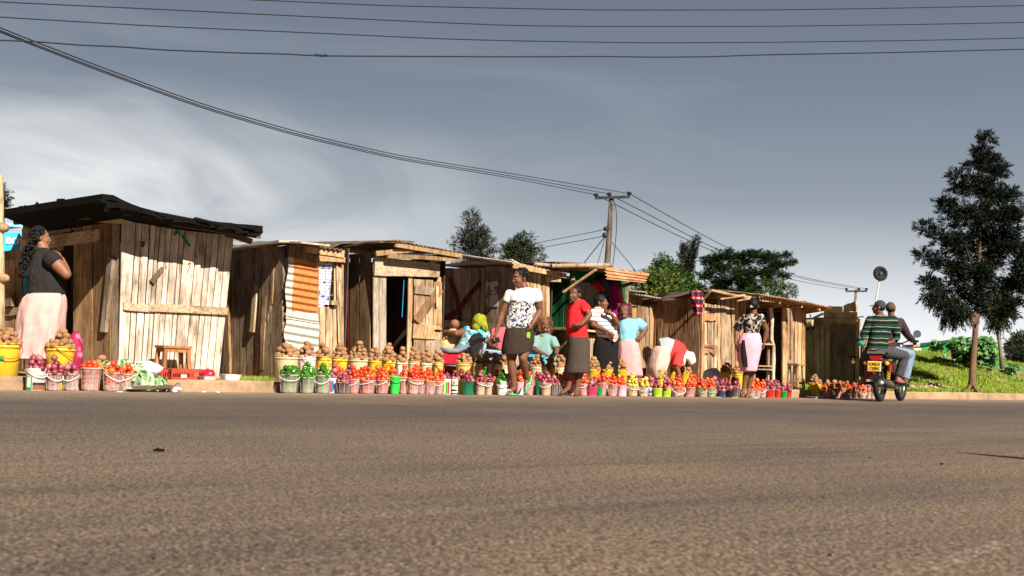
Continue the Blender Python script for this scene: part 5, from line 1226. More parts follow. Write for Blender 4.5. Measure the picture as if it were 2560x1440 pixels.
def head(mb, c, fv, s, tilt=0.0, pitch=0.0):
    """closed shapes of a head; c centre, fv facing (horizontal), s scale (1 = 22.5 cm)"""
    z = Vector((0, 0, 1)); x = fv.cross(z).normalized()      # x: the head's left
    f = (fv * math.cos(pitch) - z * math.sin(pitch)).normalized(); u = x.cross(f).normalized()
    if u.z < 0 and abs(pitch) < 1.2: u = -u
    if tilt: Rt = Matrix.Rotation(tilt, 3, f); x = Rt @ x; u = Rt @ u
    def P(a, b, c_): return c + (x * a + f * b + u * c_) * s
    rot = Matrix((x, f, u)).transposed()
    def E(a, b, c_, r): mb.ell(P(a, b, c_), tuple(q * s for q in r), 14, 9, rot)
    E(0, -0.018, 0.030, (0.072, 0.092, 0.082)); E(0, 0.030, -0.022, (0.060, 0.060, 0.080)); E(0, 0.048, -0.078, (0.040, 0.038, 0.030)); E(0, 0.010, -0.055, (0.052, 0.055, 0.045))
    E(0, 0.098, -0.022, (0.019, 0.018, 0.017)); E(0, 0.088, -0.002, (0.010, 0.012, 0.026)); E(0, 0.084, -0.053, (0.026, 0.015, 0.008)); E(0, 0.083, -0.064, (0.023, 0.014, 0.008))
    E(0.034, 0.062, -0.026, (0.022, 0.02, 0.02)); E(-0.034, 0.062, -0.026, (0.022, 0.02, 0.02)); E(0, 0.062, 0.034, (0.052, 0.024, 0.022))
    for sg in (1, -1): E(sg * 0.074, -0.010, -0.008, (0.010, 0.020, 0.031))
    return P, rot
def hand(mb, w, d, n, s=1.0, curl=0.6, side=1):
    """palm, four unequal fingers in three bones each and a thumb from the palm's side; n: the way the palm faces"""
    d = d.normalized(); n = (n - d * n.dot(d)).normalized(); q = d.cross(n) * side
    rot = Matrix((q, d, n)).transposed()
    mb.tube([w - d * 0.01 * s, w + d * 0.03 * s, w + d * 0.085 * s], [(0.026 * s, 0.022 * s), (0.036 * s, 0.018 * s), (0.038 * s, 0.016 * s)], 10)
    mb.ell(w + d * 0.05 * s, (0.041 * s, 0.052 * s, 0.018 * s), 10, 6, rot)
    for i, (o, L) in enumerate(((0.029, 0.066), (0.010, 0.076), (-0.010, 0.071), (-0.028, 0.054))):
        p = w + d * (0.082 - abs(o) * 0.15) * s + q * o * s; dd = d + q * o * 2.2; pts = [p - d * 0.015 * s, p]; a = curl * (0.75 + 0.12 * i)
        for j, fr in enumerate((0.45, 0.32, 0.25)):
            ang = a * (j + 0.6) * 0.75; v = (dd * math.cos(ang) + n * math.sin(ang)).normalized(); p = p + v * L * fr * s; pts.append(p)
        mb.tube(pts, [0.0105 * s, 0.0105 * s, 0.0095 * s, 0.009 * s, 0.0075 * s], 7)
    p = w + d * 0.028 * s + q * 0.030 * s; v = (d * 0.62 + q * 0.68 + n * 0.38).normalized(); v2 = (d * 0.85 + q * 0.3 + n * 0.42).normalized()
    mb.tube([p - q * 0.012 * s, p + v * 0.032 * s, p + v * 0.032 * s + v2 * 0.030 * s], [0.014 * s, 0.0115 * s, 0.009 * s], 7)
def curls(mb, c, fv, s, n, r, size, up=0.0, back=0.0, lo=-0.3, front=0.55):
    z = UP; x = fv.cross(z)
    for i in range(n):
        a = rnd.uniform(0, 6.283); h = rnd.uniform(lo, 1.0); q = math.sqrt(max(0, 1 - h * h))
        v = x * math.cos(a) * q + fv * math.sin(a) * q + z * h
        if v.dot(fv) > front and h < 0.62: continue
        p = c + Vector((v.x * r[0], v.y * r[1], v.z * r[2])) * s + z * up * s - fv * back * s
        sz = size * rnd.uniform(0.7, 1.3) * s
        mb.ell(p, (sz, sz, sz * 0.8), 6, 4)
def person(label, Y, base, hd, torso=None, arms=(), legs=(), shirt=None, sleeves=0.4, skirt=None, extra=None, skin=None, fat=1.0, feet=None, hairf=None, group=None, smile=False, eyes=True, name='person', depth=0.23, neck=None, trousers=None, legfat=1.0, hide_hair=False):
    """hd = (x, y, height_px, yaw, tilt, pitch); every joint is (x, y, dy) in photo columns/rows plus metres behind Y"""
    k = F / (Y)
    J = lambda q: at(q[0], q[1], Y + (q[2] if len(q) > 2 else 0))
    t = thing(name, label, 'person' if name == 'person' else name, base, group)
    mb = MB(); s = hd[2] / k / 0.225; hc = at(hd[0], hd[1], Y + (hd[6] if len(hd) > 6 else 0)); yw = R(hd[3]); fv = Vector((math.sin(yw), -math.cos(yw), 0))
    Pf, rot = head(mb, hc, fv, s, hd[4], hd[5])
    def ring(row, sc=1.0, seg=20, folds=None, i=0):
        xl, xr, y = row[:3]; dp = row[3] if len(row) > 3 else depth; dy = row[4] if len(row) > 4 else 0
        a = at(xl, y, Y + dy); b = at(xr, y, Y + dy); c = (a + b) / 2; hw_ = (b - a).length / 2 * sc; hd_ = dp / 2 * sc; out = []
        for j in range(seg):
            th = 2 * math.pi * j / seg; cx, cy = math.cos(th), math.sin(th)
            cx = math.copysign(abs(cx) ** 0.85, cx); cy = math.copysign(abs(cy) ** 0.85, cy); f = 1.0
            if folds: f = 1 + folds[0] * (math.sin(th * folds[1] + 0.6 * math.sin(i * 0.7)) + 0.6 * math.sin(th * (folds[1] * 1.7) + 1.0 + i * 0.15))
            out.append(c + (b - a).normalized() * (hw_ * cx * f) + Vector((0, 1, 0)) * (hd_ * cy * f))
        return out
    if torso:
        mb.rings([ring(r_, 0.90) for r_ in torso])
        nk = at(*( (neck[0], neck[1], Y + (neck[2] if len(neck) > 2 else 0)) if neck else ((torso[0][0] + torso[0][1]) / 2, torso[0][2], Y)))
        mb.tube([nk - UP * 0.05, nk, Pf(0, -0.012, -0.05)], [0.07 * fat, 0.056 * fat, 0.050 * fat], 12)
    for A in arms:
        sh, el, wr = J(A['s']), J(A['e']), J(A['w']); f = A.get('r', 1.0) * fat
        mb.ell(sh, 0.058 * f); mb.tube([sh, lerp(sh, el, 0.45), el], [0.055 * f, 0.053 * f, 0.041 * f], 12); mb.ell(el, 0.041 * f, 10, 6)
        mb.tube([el, lerp(el, wr, 0.35), wr], [0.041 * f, 0.041 * f, 0.026 * f], 12)
        hdv = J(A['h']) - wr; hand(mb, wr, hdv, Vector(A.get('n', (0, -1, 0))), A.get('hs', 1.0), A.get('c', 0.6), A.get('side', 1))
    for L in legs:
        hp, kn, an = J(L['h']), J(L['k']), J(L['a']); f = fat * legfat
        fl = abs(an.z - kn.z)
        mb.ell(hp, 0.09 * f); mb.tube([hp, lerp(hp, kn, 0.5), kn], [0.092 * f, 0.082 * f, 0.058 * f], 12); mb.ell(kn, 0.057 * f, 10, 6)
        mb.tube([kn, lerp(kn, an, 0.3), lerp(kn, an, 0.75), an], [0.055 * f, 0.060 * f, 0.040 * f, 0.034 * f], 12)
        toe = J(L['t']); dv = (toe - an); heel = an - Vector((dv.x, dv.y, 0)).normalized() * 0.035
        mb.ell(an, 0.036 * f, 10, 6)
        fd = (toe - an); mb.tube([an - fd.normalized() * 0.05 - UP * 0.02, lerp(an, toe, 0.35), lerp(an, toe, 0.75), toe], [(0.028, 0.030), (0.036, 0.030), (0.042, 0.020), (0.030, 0.012)], 10)
        ft = toe; sd = fd.cross(UP).normalized()
        for q in range(5): mb.ell(ft + sd * (q - 2) * 0.015 + fd.normalized() * (0.018 - 0.004 * abs(q - 1.3)), 0.010, 7, 5)
    bo = remesh(mb, 'body', [skin or SKIN], t, 0.0085, 3)
    # face
    if eyes:
        for sg in (1, -1):
            mb = MB(); p = Pf(sg * 0.029, 0.0755, 0.003); mb.ell(p, (0.0105 * s, 0.0105 * s, 0.0065 * s), 10, 6); mb.ell(p + (Pf(0, 1, 0) - Pf(0, 0, 0)).normalized() * 0.0050 * s, 0.0068 * s, 8, 5, m=1); mb.build('eye', [EYE, IRIS], t, smooth=True)
        mb = MB(); mb.ell(Pf(0, 0.091, -0.058), (0.017 * s, 0.006 * s, (0.005 if smile else 0.003) * s), 10, 6, rot); mb.build('mouth', TEETH if smile else LIPS, t, smooth=True)
    if shirt and torso:
        mb = MB(); mb.rings([ring(r_) for r_ in torso])
        for A in arms:
            sh, el, wr = J(A['s']), J(A['e']), J(A['w']); f = A.get('r', 1.0) * fat; sl = A.get('sl', sleeves)
            if sl <= 0: continue
            mb.ell(sh, 0.072 * f, 12, 8)
            if sl <= 1: e2 = lerp(sh, el, sl); mb.tube([sh, lerp(sh, e2, 0.6), e2], [0.071 * f, 0.070 * f, 0.066 * f], 14)
            else:
                mb.tube([sh, lerp(sh, el, 0.6), el], [0.070 * f, 0.066 * f, 0.055 * f], 14); mb.ell(el, 0.056 * f, 10, 6); e2 = lerp(el, wr, sl - 1); mb.tube([el, lerp(el, e2, 0.5), e2], [0.054 * f, 0.050 * f, 0.040 * f], 14)
        mb.v = [tuple(Vector(v) + Vector((noise.noise(Vector(v) * 7), noise.noise(Vector(v) * 7 + Vector((9, 0, 0))), noise.noise(Vector(v) * 7 + Vector((0, 9, 0))))) * 0.015) for v in mb.v]
        remesh(mb, shirt[0], shirt[1], t, 0.0105, 3)
    if skirt:
        nm, mt, rows, fo = skirt; mb = MB(); seg = 48; rr = []; n_sub = 4
        full = []
        for a, b in zip(rows, rows[1:]):
            a = list(a) + [depth * 1.15, 0][len(a) - 3:] if len(a) < 5 else list(a); b = list(b) + [depth * 1.15, 0][len(b) - 3:] if len(b) < 5 else list(b)
            for i in range(n_sub): full.append([lerp(x, y, i / n_sub) for x, y in zip(a, b)])
        full.append(b)
        for i, r_ in enumerate(full): rr.append(ring(r_, 1.0, seg, (fo[0] * min(1, 0.15 + i / len(full)), fo[1]), i))
        low = [lerp(sum(rr[-1], Vector()) / seg, p, 0.985) + UP * 0.004 for p in rr[-1]]; inn = [lerp(sum(rr[-3], Vector()) / seg, p, 0.96) for p in rr[-3]]
        mb.rings(rr + [low, inn], cap0=True, cap1=True); mb.build(nm, mt, t, smooth=True)
    if trousers:
        mb = MB()
        for L in legs:
            hp, kn, an = J(L['h']), J(L['k']), J(L['a']); f = fat * legfat; mb.ell(hp, 0.115 * f); mb.tube([hp, lerp(hp, kn, 0.5), kn], [0.11 * f, 0.098 * f, 0.080 * f], 14); mb.ell(kn, 0.080 * f, 10, 6); mb.tube([kn, lerp(kn, an, 0.4), lerp(kn, an, trousers[2])], [0.079 * f, 0.078 * f, 0.068 * f], 14)
        if torso: mb.rings([ring(r_, 1.03) for r_ in torso[-2:]])
        remesh(mb, trousers[0], trousers[1], t, 0.011, 3)
    if hairf: hairf(t, hc, fv, s, Pf, rot)
    if feet:
        for L in legs:
            an, toe = J(L['a']), J(L['t']); fd = (toe - an); mb = MB(); sd = fd.cross(UP).normalized(); up2 = sd.cross(fd).normalized(); up2 = up2 if up2.z > -0.2 else -up2
            if 'sole' in L: h0, h1 = J(L['sole'][0]), J(L['sole'][1])
            else: h0 = an - fd.normalized() * 0.06 - UP * 0.05; h1 = toe + fd.normalized() * 0.03 - UP * 0.018; h0.z = h1.z = min(h0.z, h1.z)
            d2 = (h1 - h0).normalized(); s2 = d2.cross(L.get('up') and Vector(L['up']) or UP).normalized(); n2 = s2.cross(d2).normalized(); pr = []
            for q in range(20):
                a = 2 * math.pi * q / 20; x = math.cos(a); y = math.sin(a); w_ = 0.043 + 0.008 * x; pr.append((h0 + h1) / 2 + d2 * ((h1 - h0).length / 2 * x) + s2 * w_ * y)
            mb.prism(pr, n2 * (0.014 if n2.z > 0 or 'up' in L else -0.014)); so_ = mb.build('sandal', feet[0], t)
            mb = MB(); m1 = lerp(h0, h1, 0.62); tp = lerp(an, toe, 0.62) + up2 * 0.030
            for sg in (1, -1): mb.tube([lerp(h0, h1, 0.42) + s2 * sg * 0.042, tp + s2 * sg * 0.02 , lerp(h0, h1, 0.82) + up2 * 0.02], 0.006, 6)
            mb.build('strap', feet[1], so_)
    return t, J, Pf, hc, fv, s
def cap_hair(mat, n=220, size=0.012, r=(0.080, 0.096, 0.088), lo=-0.35, front=0.5, up=0.028, back=0.022, extra=None):
    def fn(t, hc, fv, s, Pf, rot):
        mb = MB(); mb.ell(Pf(0, -0.026, 0.036), (0.077 * s, 0.090 * s, 0.083 * s), 16, 10, rot)
        curls(mb, hc, fv, s, n, (r[0], r[0] * 1.1, r[2]), size, up, back, lo, front)
        if extra: extra(mb, hc, fv, s, Pf)
        mb.build('hair', mat, t, smooth=True)
    return fn
# ---- woman in black with the ponytail, pale pink skirt (left)
def pony(mb, hc, fv, s, Pf):
    Y = 14.9
    path = [(92, 592), (80, 606), (70, 624), (62, 645), (58, 665), (54, 682)]
    for i in range(420):
        u = rnd.random() ** 0.8 * (len(path) - 1.001); k = int(u); f = u - k; x = lerp(path[k][0], path[k + 1][0], f); y = lerp(path[k][1], path[k + 1][1], f)
        wd = 14 * (1 - 0.35 * abs(u / 5 - 0.45) * 2) ; x += rnd.uniform(-wd, wd) * (0.9 if u < 4 else 0.6); y += rnd.uniform(-6, 6)
        mb.ell(at(x, y, Y - 0.16 + rnd.uniform(-0.07, 0.07)), rnd.uniform(0.009, 0.017), 6, 4)
    for i in range(6):
        x = 50 + i * 4; pts = [at(x + 2 * math.sin(j * 1.2 + i), 665 + j * 6, Y - 0.17) for j in range(6)]; mb.tube(pts, 0.007, 5)
BLKC = cloth('black shirt cloth', (0.022, 0.019, 0.018), bump=0.9).m
PSK = cloth('pale pink cloth', (0.56, 0.34, 0.30), bump=0.25).m
person('woman in black shirt and pale pink skirt with long curly ponytail, hand at her mouth', 14.9, gY(95, 14.9), (101, 594, 53, 118, 0, 0.05),
    torso=[(98, 119, 619, 0.13), (88, 132, 627, 0.18), (80, 138, 640, 0.22), (74, 141, 660, 0.25), (71, 144, 680, 0.27), (70, 150, 700, 0.28), (70, 158, 718, 0.29), (69, 162, 733, 0.30), (70, 160, 741, 0.30)],
    arms=[dict(s=(130, 648, -0.12), e=(166, 686, -0.14), w=(153, 647, 0.02), h=(143, 628, 0.04), n=(-1, 0.2, 0), r=1.22, sl=0.28, c=0.9, hs=1.0), dict(s=(90, 645, 0.10), e=(112, 690, 0.25), w=(134, 655, 0.2), h=(138, 632, 0.15), n=(1, 0, 0), sl=0.3, c=1.2)],
    legs=[dict(h=(88, 770), k=(86, 850), a=(88, 930), t=(104, 941, 0.14)), dict(h=(120, 770), k=(122, 850), a=(122, 930), t=(138, 941, 0.14))],
    shirt=('shirt', BLKC), skirt=('skirt', PSK, [(72, 160, 734, 0.30), (60, 164, 746, 0.36), (52, 163, 768, 0.42), (48, 160, 800, 0.46), (45, 154, 840, 0.48), (43, 147, 880, 0.50), (43, 143, 899, 0.50)], (0.075, 9)),
    fat=1.12, skin=SKIN2, hairf=cap_hair(HAIR, 420, 0.010, (0.088, 0, 0.092), lo=-0.3, front=0.35, extra=pony), eyes=True, neck=(109, 622))
# ---- walking woman
FLOR = floral('white blouse with dark flowers', (0.60, 0.57, 0.54), [(0.45, 0.42, 0.38), (0.03, 0.05, 0.14), (0.012, 0.012, 0.015)], 11, (0.52, 0.54), low=1.30)
BSK = cloth('dark brown skirt cloth', (0.040, 0.026, 0.020), bump=0.4).m
GSH = plain('green flip-flop rubber', (0.03, 0.50, 0.17), 0.6, bump=0); PGS = plain('pale green rubber', (0.45, 0.62, 0.5), 0.6, bump=0)
wy = 18.1
wt, J, *_ = person('walking woman in white flowered blouse and dark knee skirt with green flip-flops', wy, gY(1297, wy, 0.0), (1301, 695, 49, -62, 0, 0.22),
    torso=[(1300, 1326, 720, 0.13), (1284, 1343, 726, 0.20), (1273, 1343, 738, 0.24), (1272, 1338, 752, 0.28), (1273, 1335, 768, 0.27), (1268, 1335, 784, 0.27), (1262, 1336, 800, 0.29), (1260, 1336, 814, 0.30), (1264, 1333, 823, 0.29), (1270, 1324, 827, 0.26)],
    arms=[dict(s=(1275, 738, 0.02), e=(1256, 782, 0.02), w=(1240, 832, -0.03), h=(1234, 850, -0.05), n=(0.8, -0.3, 0), sl=0.42, c=1.0), dict(s=(1341, 736, -0.02), e=(1350, 778, 0.02), w=(1331, 809, -0.12), h=(1324, 825, -0.14), n=(-0.6, 0.4, 0), r=1.05, sl=0.45, c=0.9, side=-1)],
    legs=[dict(h=(1280, 860, 0), k=(1278, 902, -0.02), a=(1286, 970, 0.02), t=(1268, 984, -0.10), sole=((1298, 988, 0.05), (1253, 984, -0.14))), dict(h=(1312, 860, 0), k=(1307, 896, -0.10), a=(1317, 948, 0.12), t=(1314, 978, 0.02), sole=((1329, 938, 0.18), (1313, 984, 0.0)), up=(-0.8, -0.5, 0.3))],
    shirt=('blouse', FLOR), skirt=('skirt', BSK, [(1264, 1332, 820, 0.29), (1260, 1336, 835, 0.33), (1256, 1336, 855, 0.35), (1253, 1330, 870, 0.36), (1253, 1326, 880, 0.36), (1254, 1321, 886, 0.35)], (0.012, 3)),
    feet=(GSH, PGS), fat=1.08, hairf=cap_hair(HAIR, 300, 0.012, (0.080, 0, 0.086), lo=-0.25, front=0.25, up=0.034, back=0.022), neck=(1313, 724))
PH = plain('black wallet leather', (0.012, 0.011, 0.012), 0.4)
def phone(P, d, w_, h_, th, mat, name, label, cat):
    mb = MB(); d = d.normalized(); n = Vector((0, -1, 0)); n = (n - d * n.dot(d)).normalized(); q = d.cross(n)
    mb.box(P, q * w_ / 2, n * th / 2, d * h_ / 2); o = mb.build(name, mat)
    b = o.modifiers.new('b', 'BEVEL'); b.width = 0.004; b.segments = 2
    return tag(anchor(o), label, cat)
phone(at(1238, 852, wy - 0.06), Vector((0.9, 0, 0.35)), 0.075, 0.13, 0.02, PH, 'wallet', 'black wallet in the hand of the walking woman', 'wallet')
mb = MB(); P = at(1321, 830, wy - 0.17)
for i in range(4): mb.tube([P + Vector((0.008 * i - 0.01, 0, 0)), P + Vector((0.012 * i - 0.018, 0.004, -0.05)), P + Vector((0.010 * i - 0.012, 0, -0.085))], [0.006, 0.011, 0.004], 6)
tag(anchor(mb.build('chilli_bunch', plain('lime pods', (0.22, 0.50, 0.02), 0.4))), 'bright green pods hanging from the right hand of the walking woman', 'vegetable')
# ---- woman in the red T-shirt
REDT = cloth('red T-shirt cloth', (0.62, 0.022, 0.025), bump=0.5).m; GSK = cloth('grey brown skirt cloth', (0.060, 0.044, 0.036), bump=0.3).m
SAND = plain('brown leather', (0.10, 0.06, 0.04), 0.6)
ry = 18.95
person('woman in red T-shirt and long grey skirt, hand on her hip', ry, gY(1440, ry, 0.0), (1438, 737, 42, -42, 0, 0.02),
    torso=[(1444, 1461, 750, 0.13), (1434, 1466, 757, 0.19), (1425, 1469, 768, 0.24), (1418, 1468, 781, 0.29), (1415, 1465, 795, 0.28), (1414, 1466, 810, 0.28), (1415, 1469, 825, 0.29), (1418, 1471, 840, 0.29), (1421, 1470, 845, 0.28)],
    arms=[dict(s=(1462, 768, -0.10), e=(1474, 788, -0.16), w=(1452, 812, -0.22), h=(1438, 815, -0.20), n=(0.2, 0.9, 0.2), sl=0.55, c=0.5), dict(s=(1430, 768, 0.08), e=(1424, 800, 0.16), w=(1436, 820, 0.16), h=(1445, 824, 0.1), n=(0, 1, 0), sl=0.6)],
    legs=[dict(h=(1432, 870), k=(1432, 918), a=(1420, 970, -0.02), t=(1404, 983, -0.14)), dict(h=(1456, 870), k=(1452, 918), a=(1442, 972, -0.04), t=(1440, 985, -0.20))],
    shirt=('t_shirt', REDT), skirt=('skirt', GSK, [(1420, 1471, 842, 0.29), (1418, 1474, 860, 0.33), (1416, 1475, 880, 0.35), (1413, 1475, 905, 0.36), (1410, 1476, 925, 0.38), (1410, 1476, 932, 0.38)], (0.014, 3)),
    feet=(SAND, SAND), hairf=cap_hair(HAIR, 200, 0.007, (0.076, 0, 0.084), lo=-0.1, front=0.35, up=0.030, back=0.016), neck=(1448, 756))
# ---- woman in the striped polo
SP = stripes('white polo with red stripes', (0.72, 0.66, 0.64), [(0.05, 0.24, (0.30, 0.02, 0.04))], 15)
BP = cloth('black cloth', (0.012, 0.010, 0.010)).m; BRW = cloth('taupe cloth', (0.10, 0.075, 0.055)).m
py_ = 20.6
def beanie(t, hc, fv, s, Pf, rot):
    mb = MB(); mb.ell(Pf(0, -0.022, 0.040), (0.084 * s, 0.098 * s, 0.086 * s), 16, 10, rot); mb.ell(Pf(0, -0.065, -0.01), (0.060 * s, 0.05 * s, 0.055 * s), 12, 8, rot); curls(mb, hc, fv, s, 120, (0.084, 0, 0.09), 0.012, 0.035, 0.02, -0.1, 0.3); mb.build('hair', HAIR, t, smooth=True)
person('woman in white polo with red stripes, one hand raised to her chest, looking right', py_, gY(1512, py_), (1503, 757, 38, 68, 0, -0.05),
    torso=[(1487, 1504, 769, 0.14), (1480, 1514, 776, 0.20), (1477, 1530, 787, 0.26), (1478, 1536, 800, 0.30), (1485, 1540, 815, 0.32), (1489, 1543, 830, 0.32), (1494, 1545, 842, 0.31), (1505, 1545, 850, 0.29), (1514, 1544, 855, 0.26)],
    arms=[dict(s=(1484, 785, -0.10), e=(1482, 812, -0.14), w=(1520, 829, -0.22), h=(1533, 838, -0.22), n=(0.1, 0.6, -0.6), sl=0.75, c=0.9), dict(s=(1528, 792, -0.04), e=(1545, 812, -0.14), w=(1530, 786, -0.22), h=(1512, 778, -0.22), n=(0.1, 1, 0), sl=0.3, c=0.5, side=-1)],
    legs=[dict(h=(1500, 870), k=(1500, 910), a=(1500, 945), t=(1490, 951, -0.14)), dict(h=(1530, 870), k=(1530, 910), a=(1530, 945), t=(1522, 951, -0.14))],
    shirt=('polo_shirt', SP), skirt=('skirt', BP, [(1488, 1545, 846, 0.28), (1483, 1547, 862, 0.32), (1481, 1546, 890, 0.34), (1481, 1545, 925, 0.34), (1481, 1545, 944, 0.34)], (0.02, 4)), fat=1.05, hairf=beanie, neck=(1494, 771))
mb = MB(); mb.ell(at(1542, 842, py_ - 0.24), (0.022, 0.014, 0.055), 10, 8); tag(anchor(mb.build('bread_roll', plain('pale crust', (0.6, 0.4, 0.18)))), 'pale roll held by the woman in the striped polo', 'bread')
# ---- woman in light blue
LB = cloth('light blue T-shirt cloth', (0.20, 0.43, 0.52), bump=0.5).m; PK = cloth('pink skirt cloth', (0.58, 0.29, 0.28), bump=0.3).m
by = 20.9
def wig(t, hc, fv, s, Pf, rot):
    mb = MB(); mb.ell(Pf(0, -0.028, 0.030), (0.088 * s, 0.094 * s, 0.094 * s), 16, 10, rot)
    for i in range(160):
        a = rnd.uniform(-2.6, 2.6); h = rnd.uniform(-0.13, 0.12); mb.ell(Pf(math.sin(a) * 0.088, -0.028 - math.cos(a) * 0.085 * (1 if abs(a) < 1.5 else 0.2), h), (0.014 * s,) * 3, 6, 4)
    mb.build('hair', HAIRR, t, smooth=True)
person('smiling woman in light blue T-shirt and pink skirt with dark red hair', by, gY(1572, by), (1561, 780, 41, -14, 0.12, 0.0),
    torso=[(1558, 1580, 796, 0.13), (1549, 1594, 802, 0.20), (1545, 1600, 812, 0.25), (1544, 1597, 825, 0.30), (1543, 1593, 838, 0.28), (1543, 1592, 848, 0.28), (1545, 1591, 854, 0.28)],
    arms=[dict(s=(1596, 808, -0.02), e=(1614, 822, -0.02), w=(1601, 843, -0.10), h=(1592, 850, -0.10), n=(-0.2, 0.9, 0), r=1.1, sl=0.85, c=0.3), dict(s=(1550, 808, 0.05), e=(1540, 835, 0.08), w=(1548, 855, 0.05), h=(1552, 868, 0.02), n=(1, 0, 0), sl=0.8)],
    legs=[dict(h=(1558, 870), k=(1558, 910), a=(1558, 948), t=(1554, 955, -0.14)), dict(h=(1585, 870), k=(1585, 910), a=(1585, 948), t=(1585, 955, -0.14))],
    shirt=('t_shirt', LB), skirt=('skirt', PK, [(1545, 1592, 850, 0.29), (1542, 1597, 862, 0.33), (1540, 1602, 885, 0.37), (1539, 1605, 915, 0.40), (1540, 1607, 942, 0.42)], (0.04, 8)), fat=1.08, hairf=wig, smile=True, neck=(1569, 799))
# ---- bending woman in a white headscarf
WSC = cloth('white headscarf cloth', (0.70, 0.66, 0.58), bump=0.6).m; PSK2 = cloth('peach skirt cloth', (0.58, 0.40, 0.33), bump=0.4).m; GRYC = cloth('grey cloth', (0.34, 0.35, 0.38)).m; REDJ = cloth('red jacket cloth', (0.58, 0.045, 0.04), bump=0.6).m
ey = 21.4
t = thing('person', 'woman in red jacket and white headscarf bending over the potato buckets', 'person', gY(1655, ey))
mb = MB(); E = lambda x, y, d=0: at(x, y, ey + d)
hc = E(1722, 900, -0.05); fv = Vector((0.75, -0.66, 0)).normalized(); Pf, rot = head(mb, hc, fv, 0.98, 0, 0.95)
mb.tube([E(1650, 885), E(1675, 880), E(1700, 888)], [0.17, 0.15, 0.14], 14); mb.tube([E(1698, 888), hc], [0.07, 0.05], 10)
for dy in (-0.18, 0.16):
    a = E(1698, 892, dy); b_ = E(1693, 920, dy * 1.2 - 0.1); c_ = E(1700, 940, dy - 0.25); mb.tube([a, b_], [0.055, 0.043], 10); mb.tube([b_, c_], [0.042, 0.027], 10); hand(mb, c_, Vector((0.3, -0.3, -1)), Vector((1, 0, 0)), 1.0, 0.8)
for x in (1635, 1662): mb.tube([E(x, 880), E(x - 4, 915), E(x - 4, 950)], [0.10, 0.06, 0.04], 10); mb.tube([E(x - 4, 950), E(x + 4, 955, -0.15)], [0.04, 0.03], 8)
remesh(mb, 'body', [SKIN], t, 0.01, 3)
mb = MB(); mb.tube([E(1672, 876), E(1682, 878), E(1692, 884), E(1708, 896)], [(0.16, 0.19), (0.18, 0.2), (0.17, 0.2), (0.10, 0.14)], 18)
for dy in (-0.18, 0.16): a = E(1698, 890, dy); b_ = E(1690, 918, dy * 1.2 - 0.1); mb.ell(a, 0.085); mb.tube([a, b_], [0.082, 0.075], 12)
remesh(mb, 'jacket', [REDJ], t, 0.012, 3)
mb = MB(); mb.tube([E(1650, 874), E(1664, 872), E(1675, 877), E(1680, 879)], [(0.13, 0.18), (0.155, 0.195), (0.175, 0.2), (0.14, 0.17)], 18); remesh(mb, 'blouse', [GRYC], t, 0.012, 3)
mb = MB(); rr = []
for i, (xl, xr, y, dp) in enumerate([(1648, 1676, 864, 0.2), (1636, 1680, 866, 0.34), (1628, 1681, 878, 0.42), (1622, 1680, 895, 0.46), (1617, 1676, 915, 0.48), (1614, 1672, 945, 0.48)]):
    a = E(xl, y); b_ = E(xr, y); c_ = (a + b_) / 2; rr.append([c_ + (b_ - a) / 2 * math.cos(q * math.pi / 18) * (1 + 0.03 * math.sin(q * 1.1) * i / 3) + Vector((0, dp / 2 * math.sin(q * math.pi / 18) * (1 + 0.05 * math.sin(q * 1.3)), 0)) for q in range(36)])
mb.rings(rr); mb.build('skirt', PSK2, t, smooth=True)
mb = MB(); mb.ell(E(1722, 893, -0.05), (0.105, 0.105, 0.10), 16, 10); mb.ell(E(1729, 900, -0.1), (0.07, 0.09, 0.09), 12, 8); mb.tube([E(1712, 888, -0.15), E(1710, 900, -0.16), E(1711, 912, -0.16)], [0.035, 0.03, 0.012], 8); mb.tube([E(1704, 884), E(1714, 888)], [0.09, 0.09], 10)
mb.v = [tuple(Vector(v) * 1 + Vector((0, 0, 1)) * 0.012 * math.sin(v[0] * 60)) for v in mb.v]; remesh(mb, 'headscarf', [WSC], t, 0.01, 2)
# ---- woman with her back turned, plaid vest and pink skirt
VST = floral('black and cream plaid vest', (0.38, 0.30, 0.23), [(0.012, 0.010, 0.010)], 13, (0.45, 0.47)); PSK3 = cloth('pink pencil skirt cloth', (0.68, 0.33, 0.40), bump=0.25).m
vy = 21.6
def updo(t, hc, fv, s, Pf, rot):
    mb = MB(); mb.ell(Pf(0, -0.026, 0.030), (0.082 * s, 0.094 * s, 0.094 * s), 16, 10, rot)
    for i in range(110):
        a = at(1886 + rnd.uniform(-10, 10), 750 + rnd.uniform(-8, 8), vy + rnd.uniform(-0.05, 0.05)); mb.tube([a, a + Vector((rnd.uniform(-0.03, 0.05), rnd.uniform(-0.02, 0.02), rnd.uniform(-0.01, 0.05)))], [0.006, 0.002], 4)
    h = mb.build('hair', HAIR, t, smooth=True)
    mb = MB(); P = at(1879, 766, vy - 0.10); mb.tube([P + Vector((0.022 * math.cos(q * 0.7), -0.004, 0.012 * math.sin(q * 0.7))) for q in range(10)], 0.006, 6); mb.build('hair_clip', plain('pale satin', (0.6, 0.58, 0.66), 0.4), h)
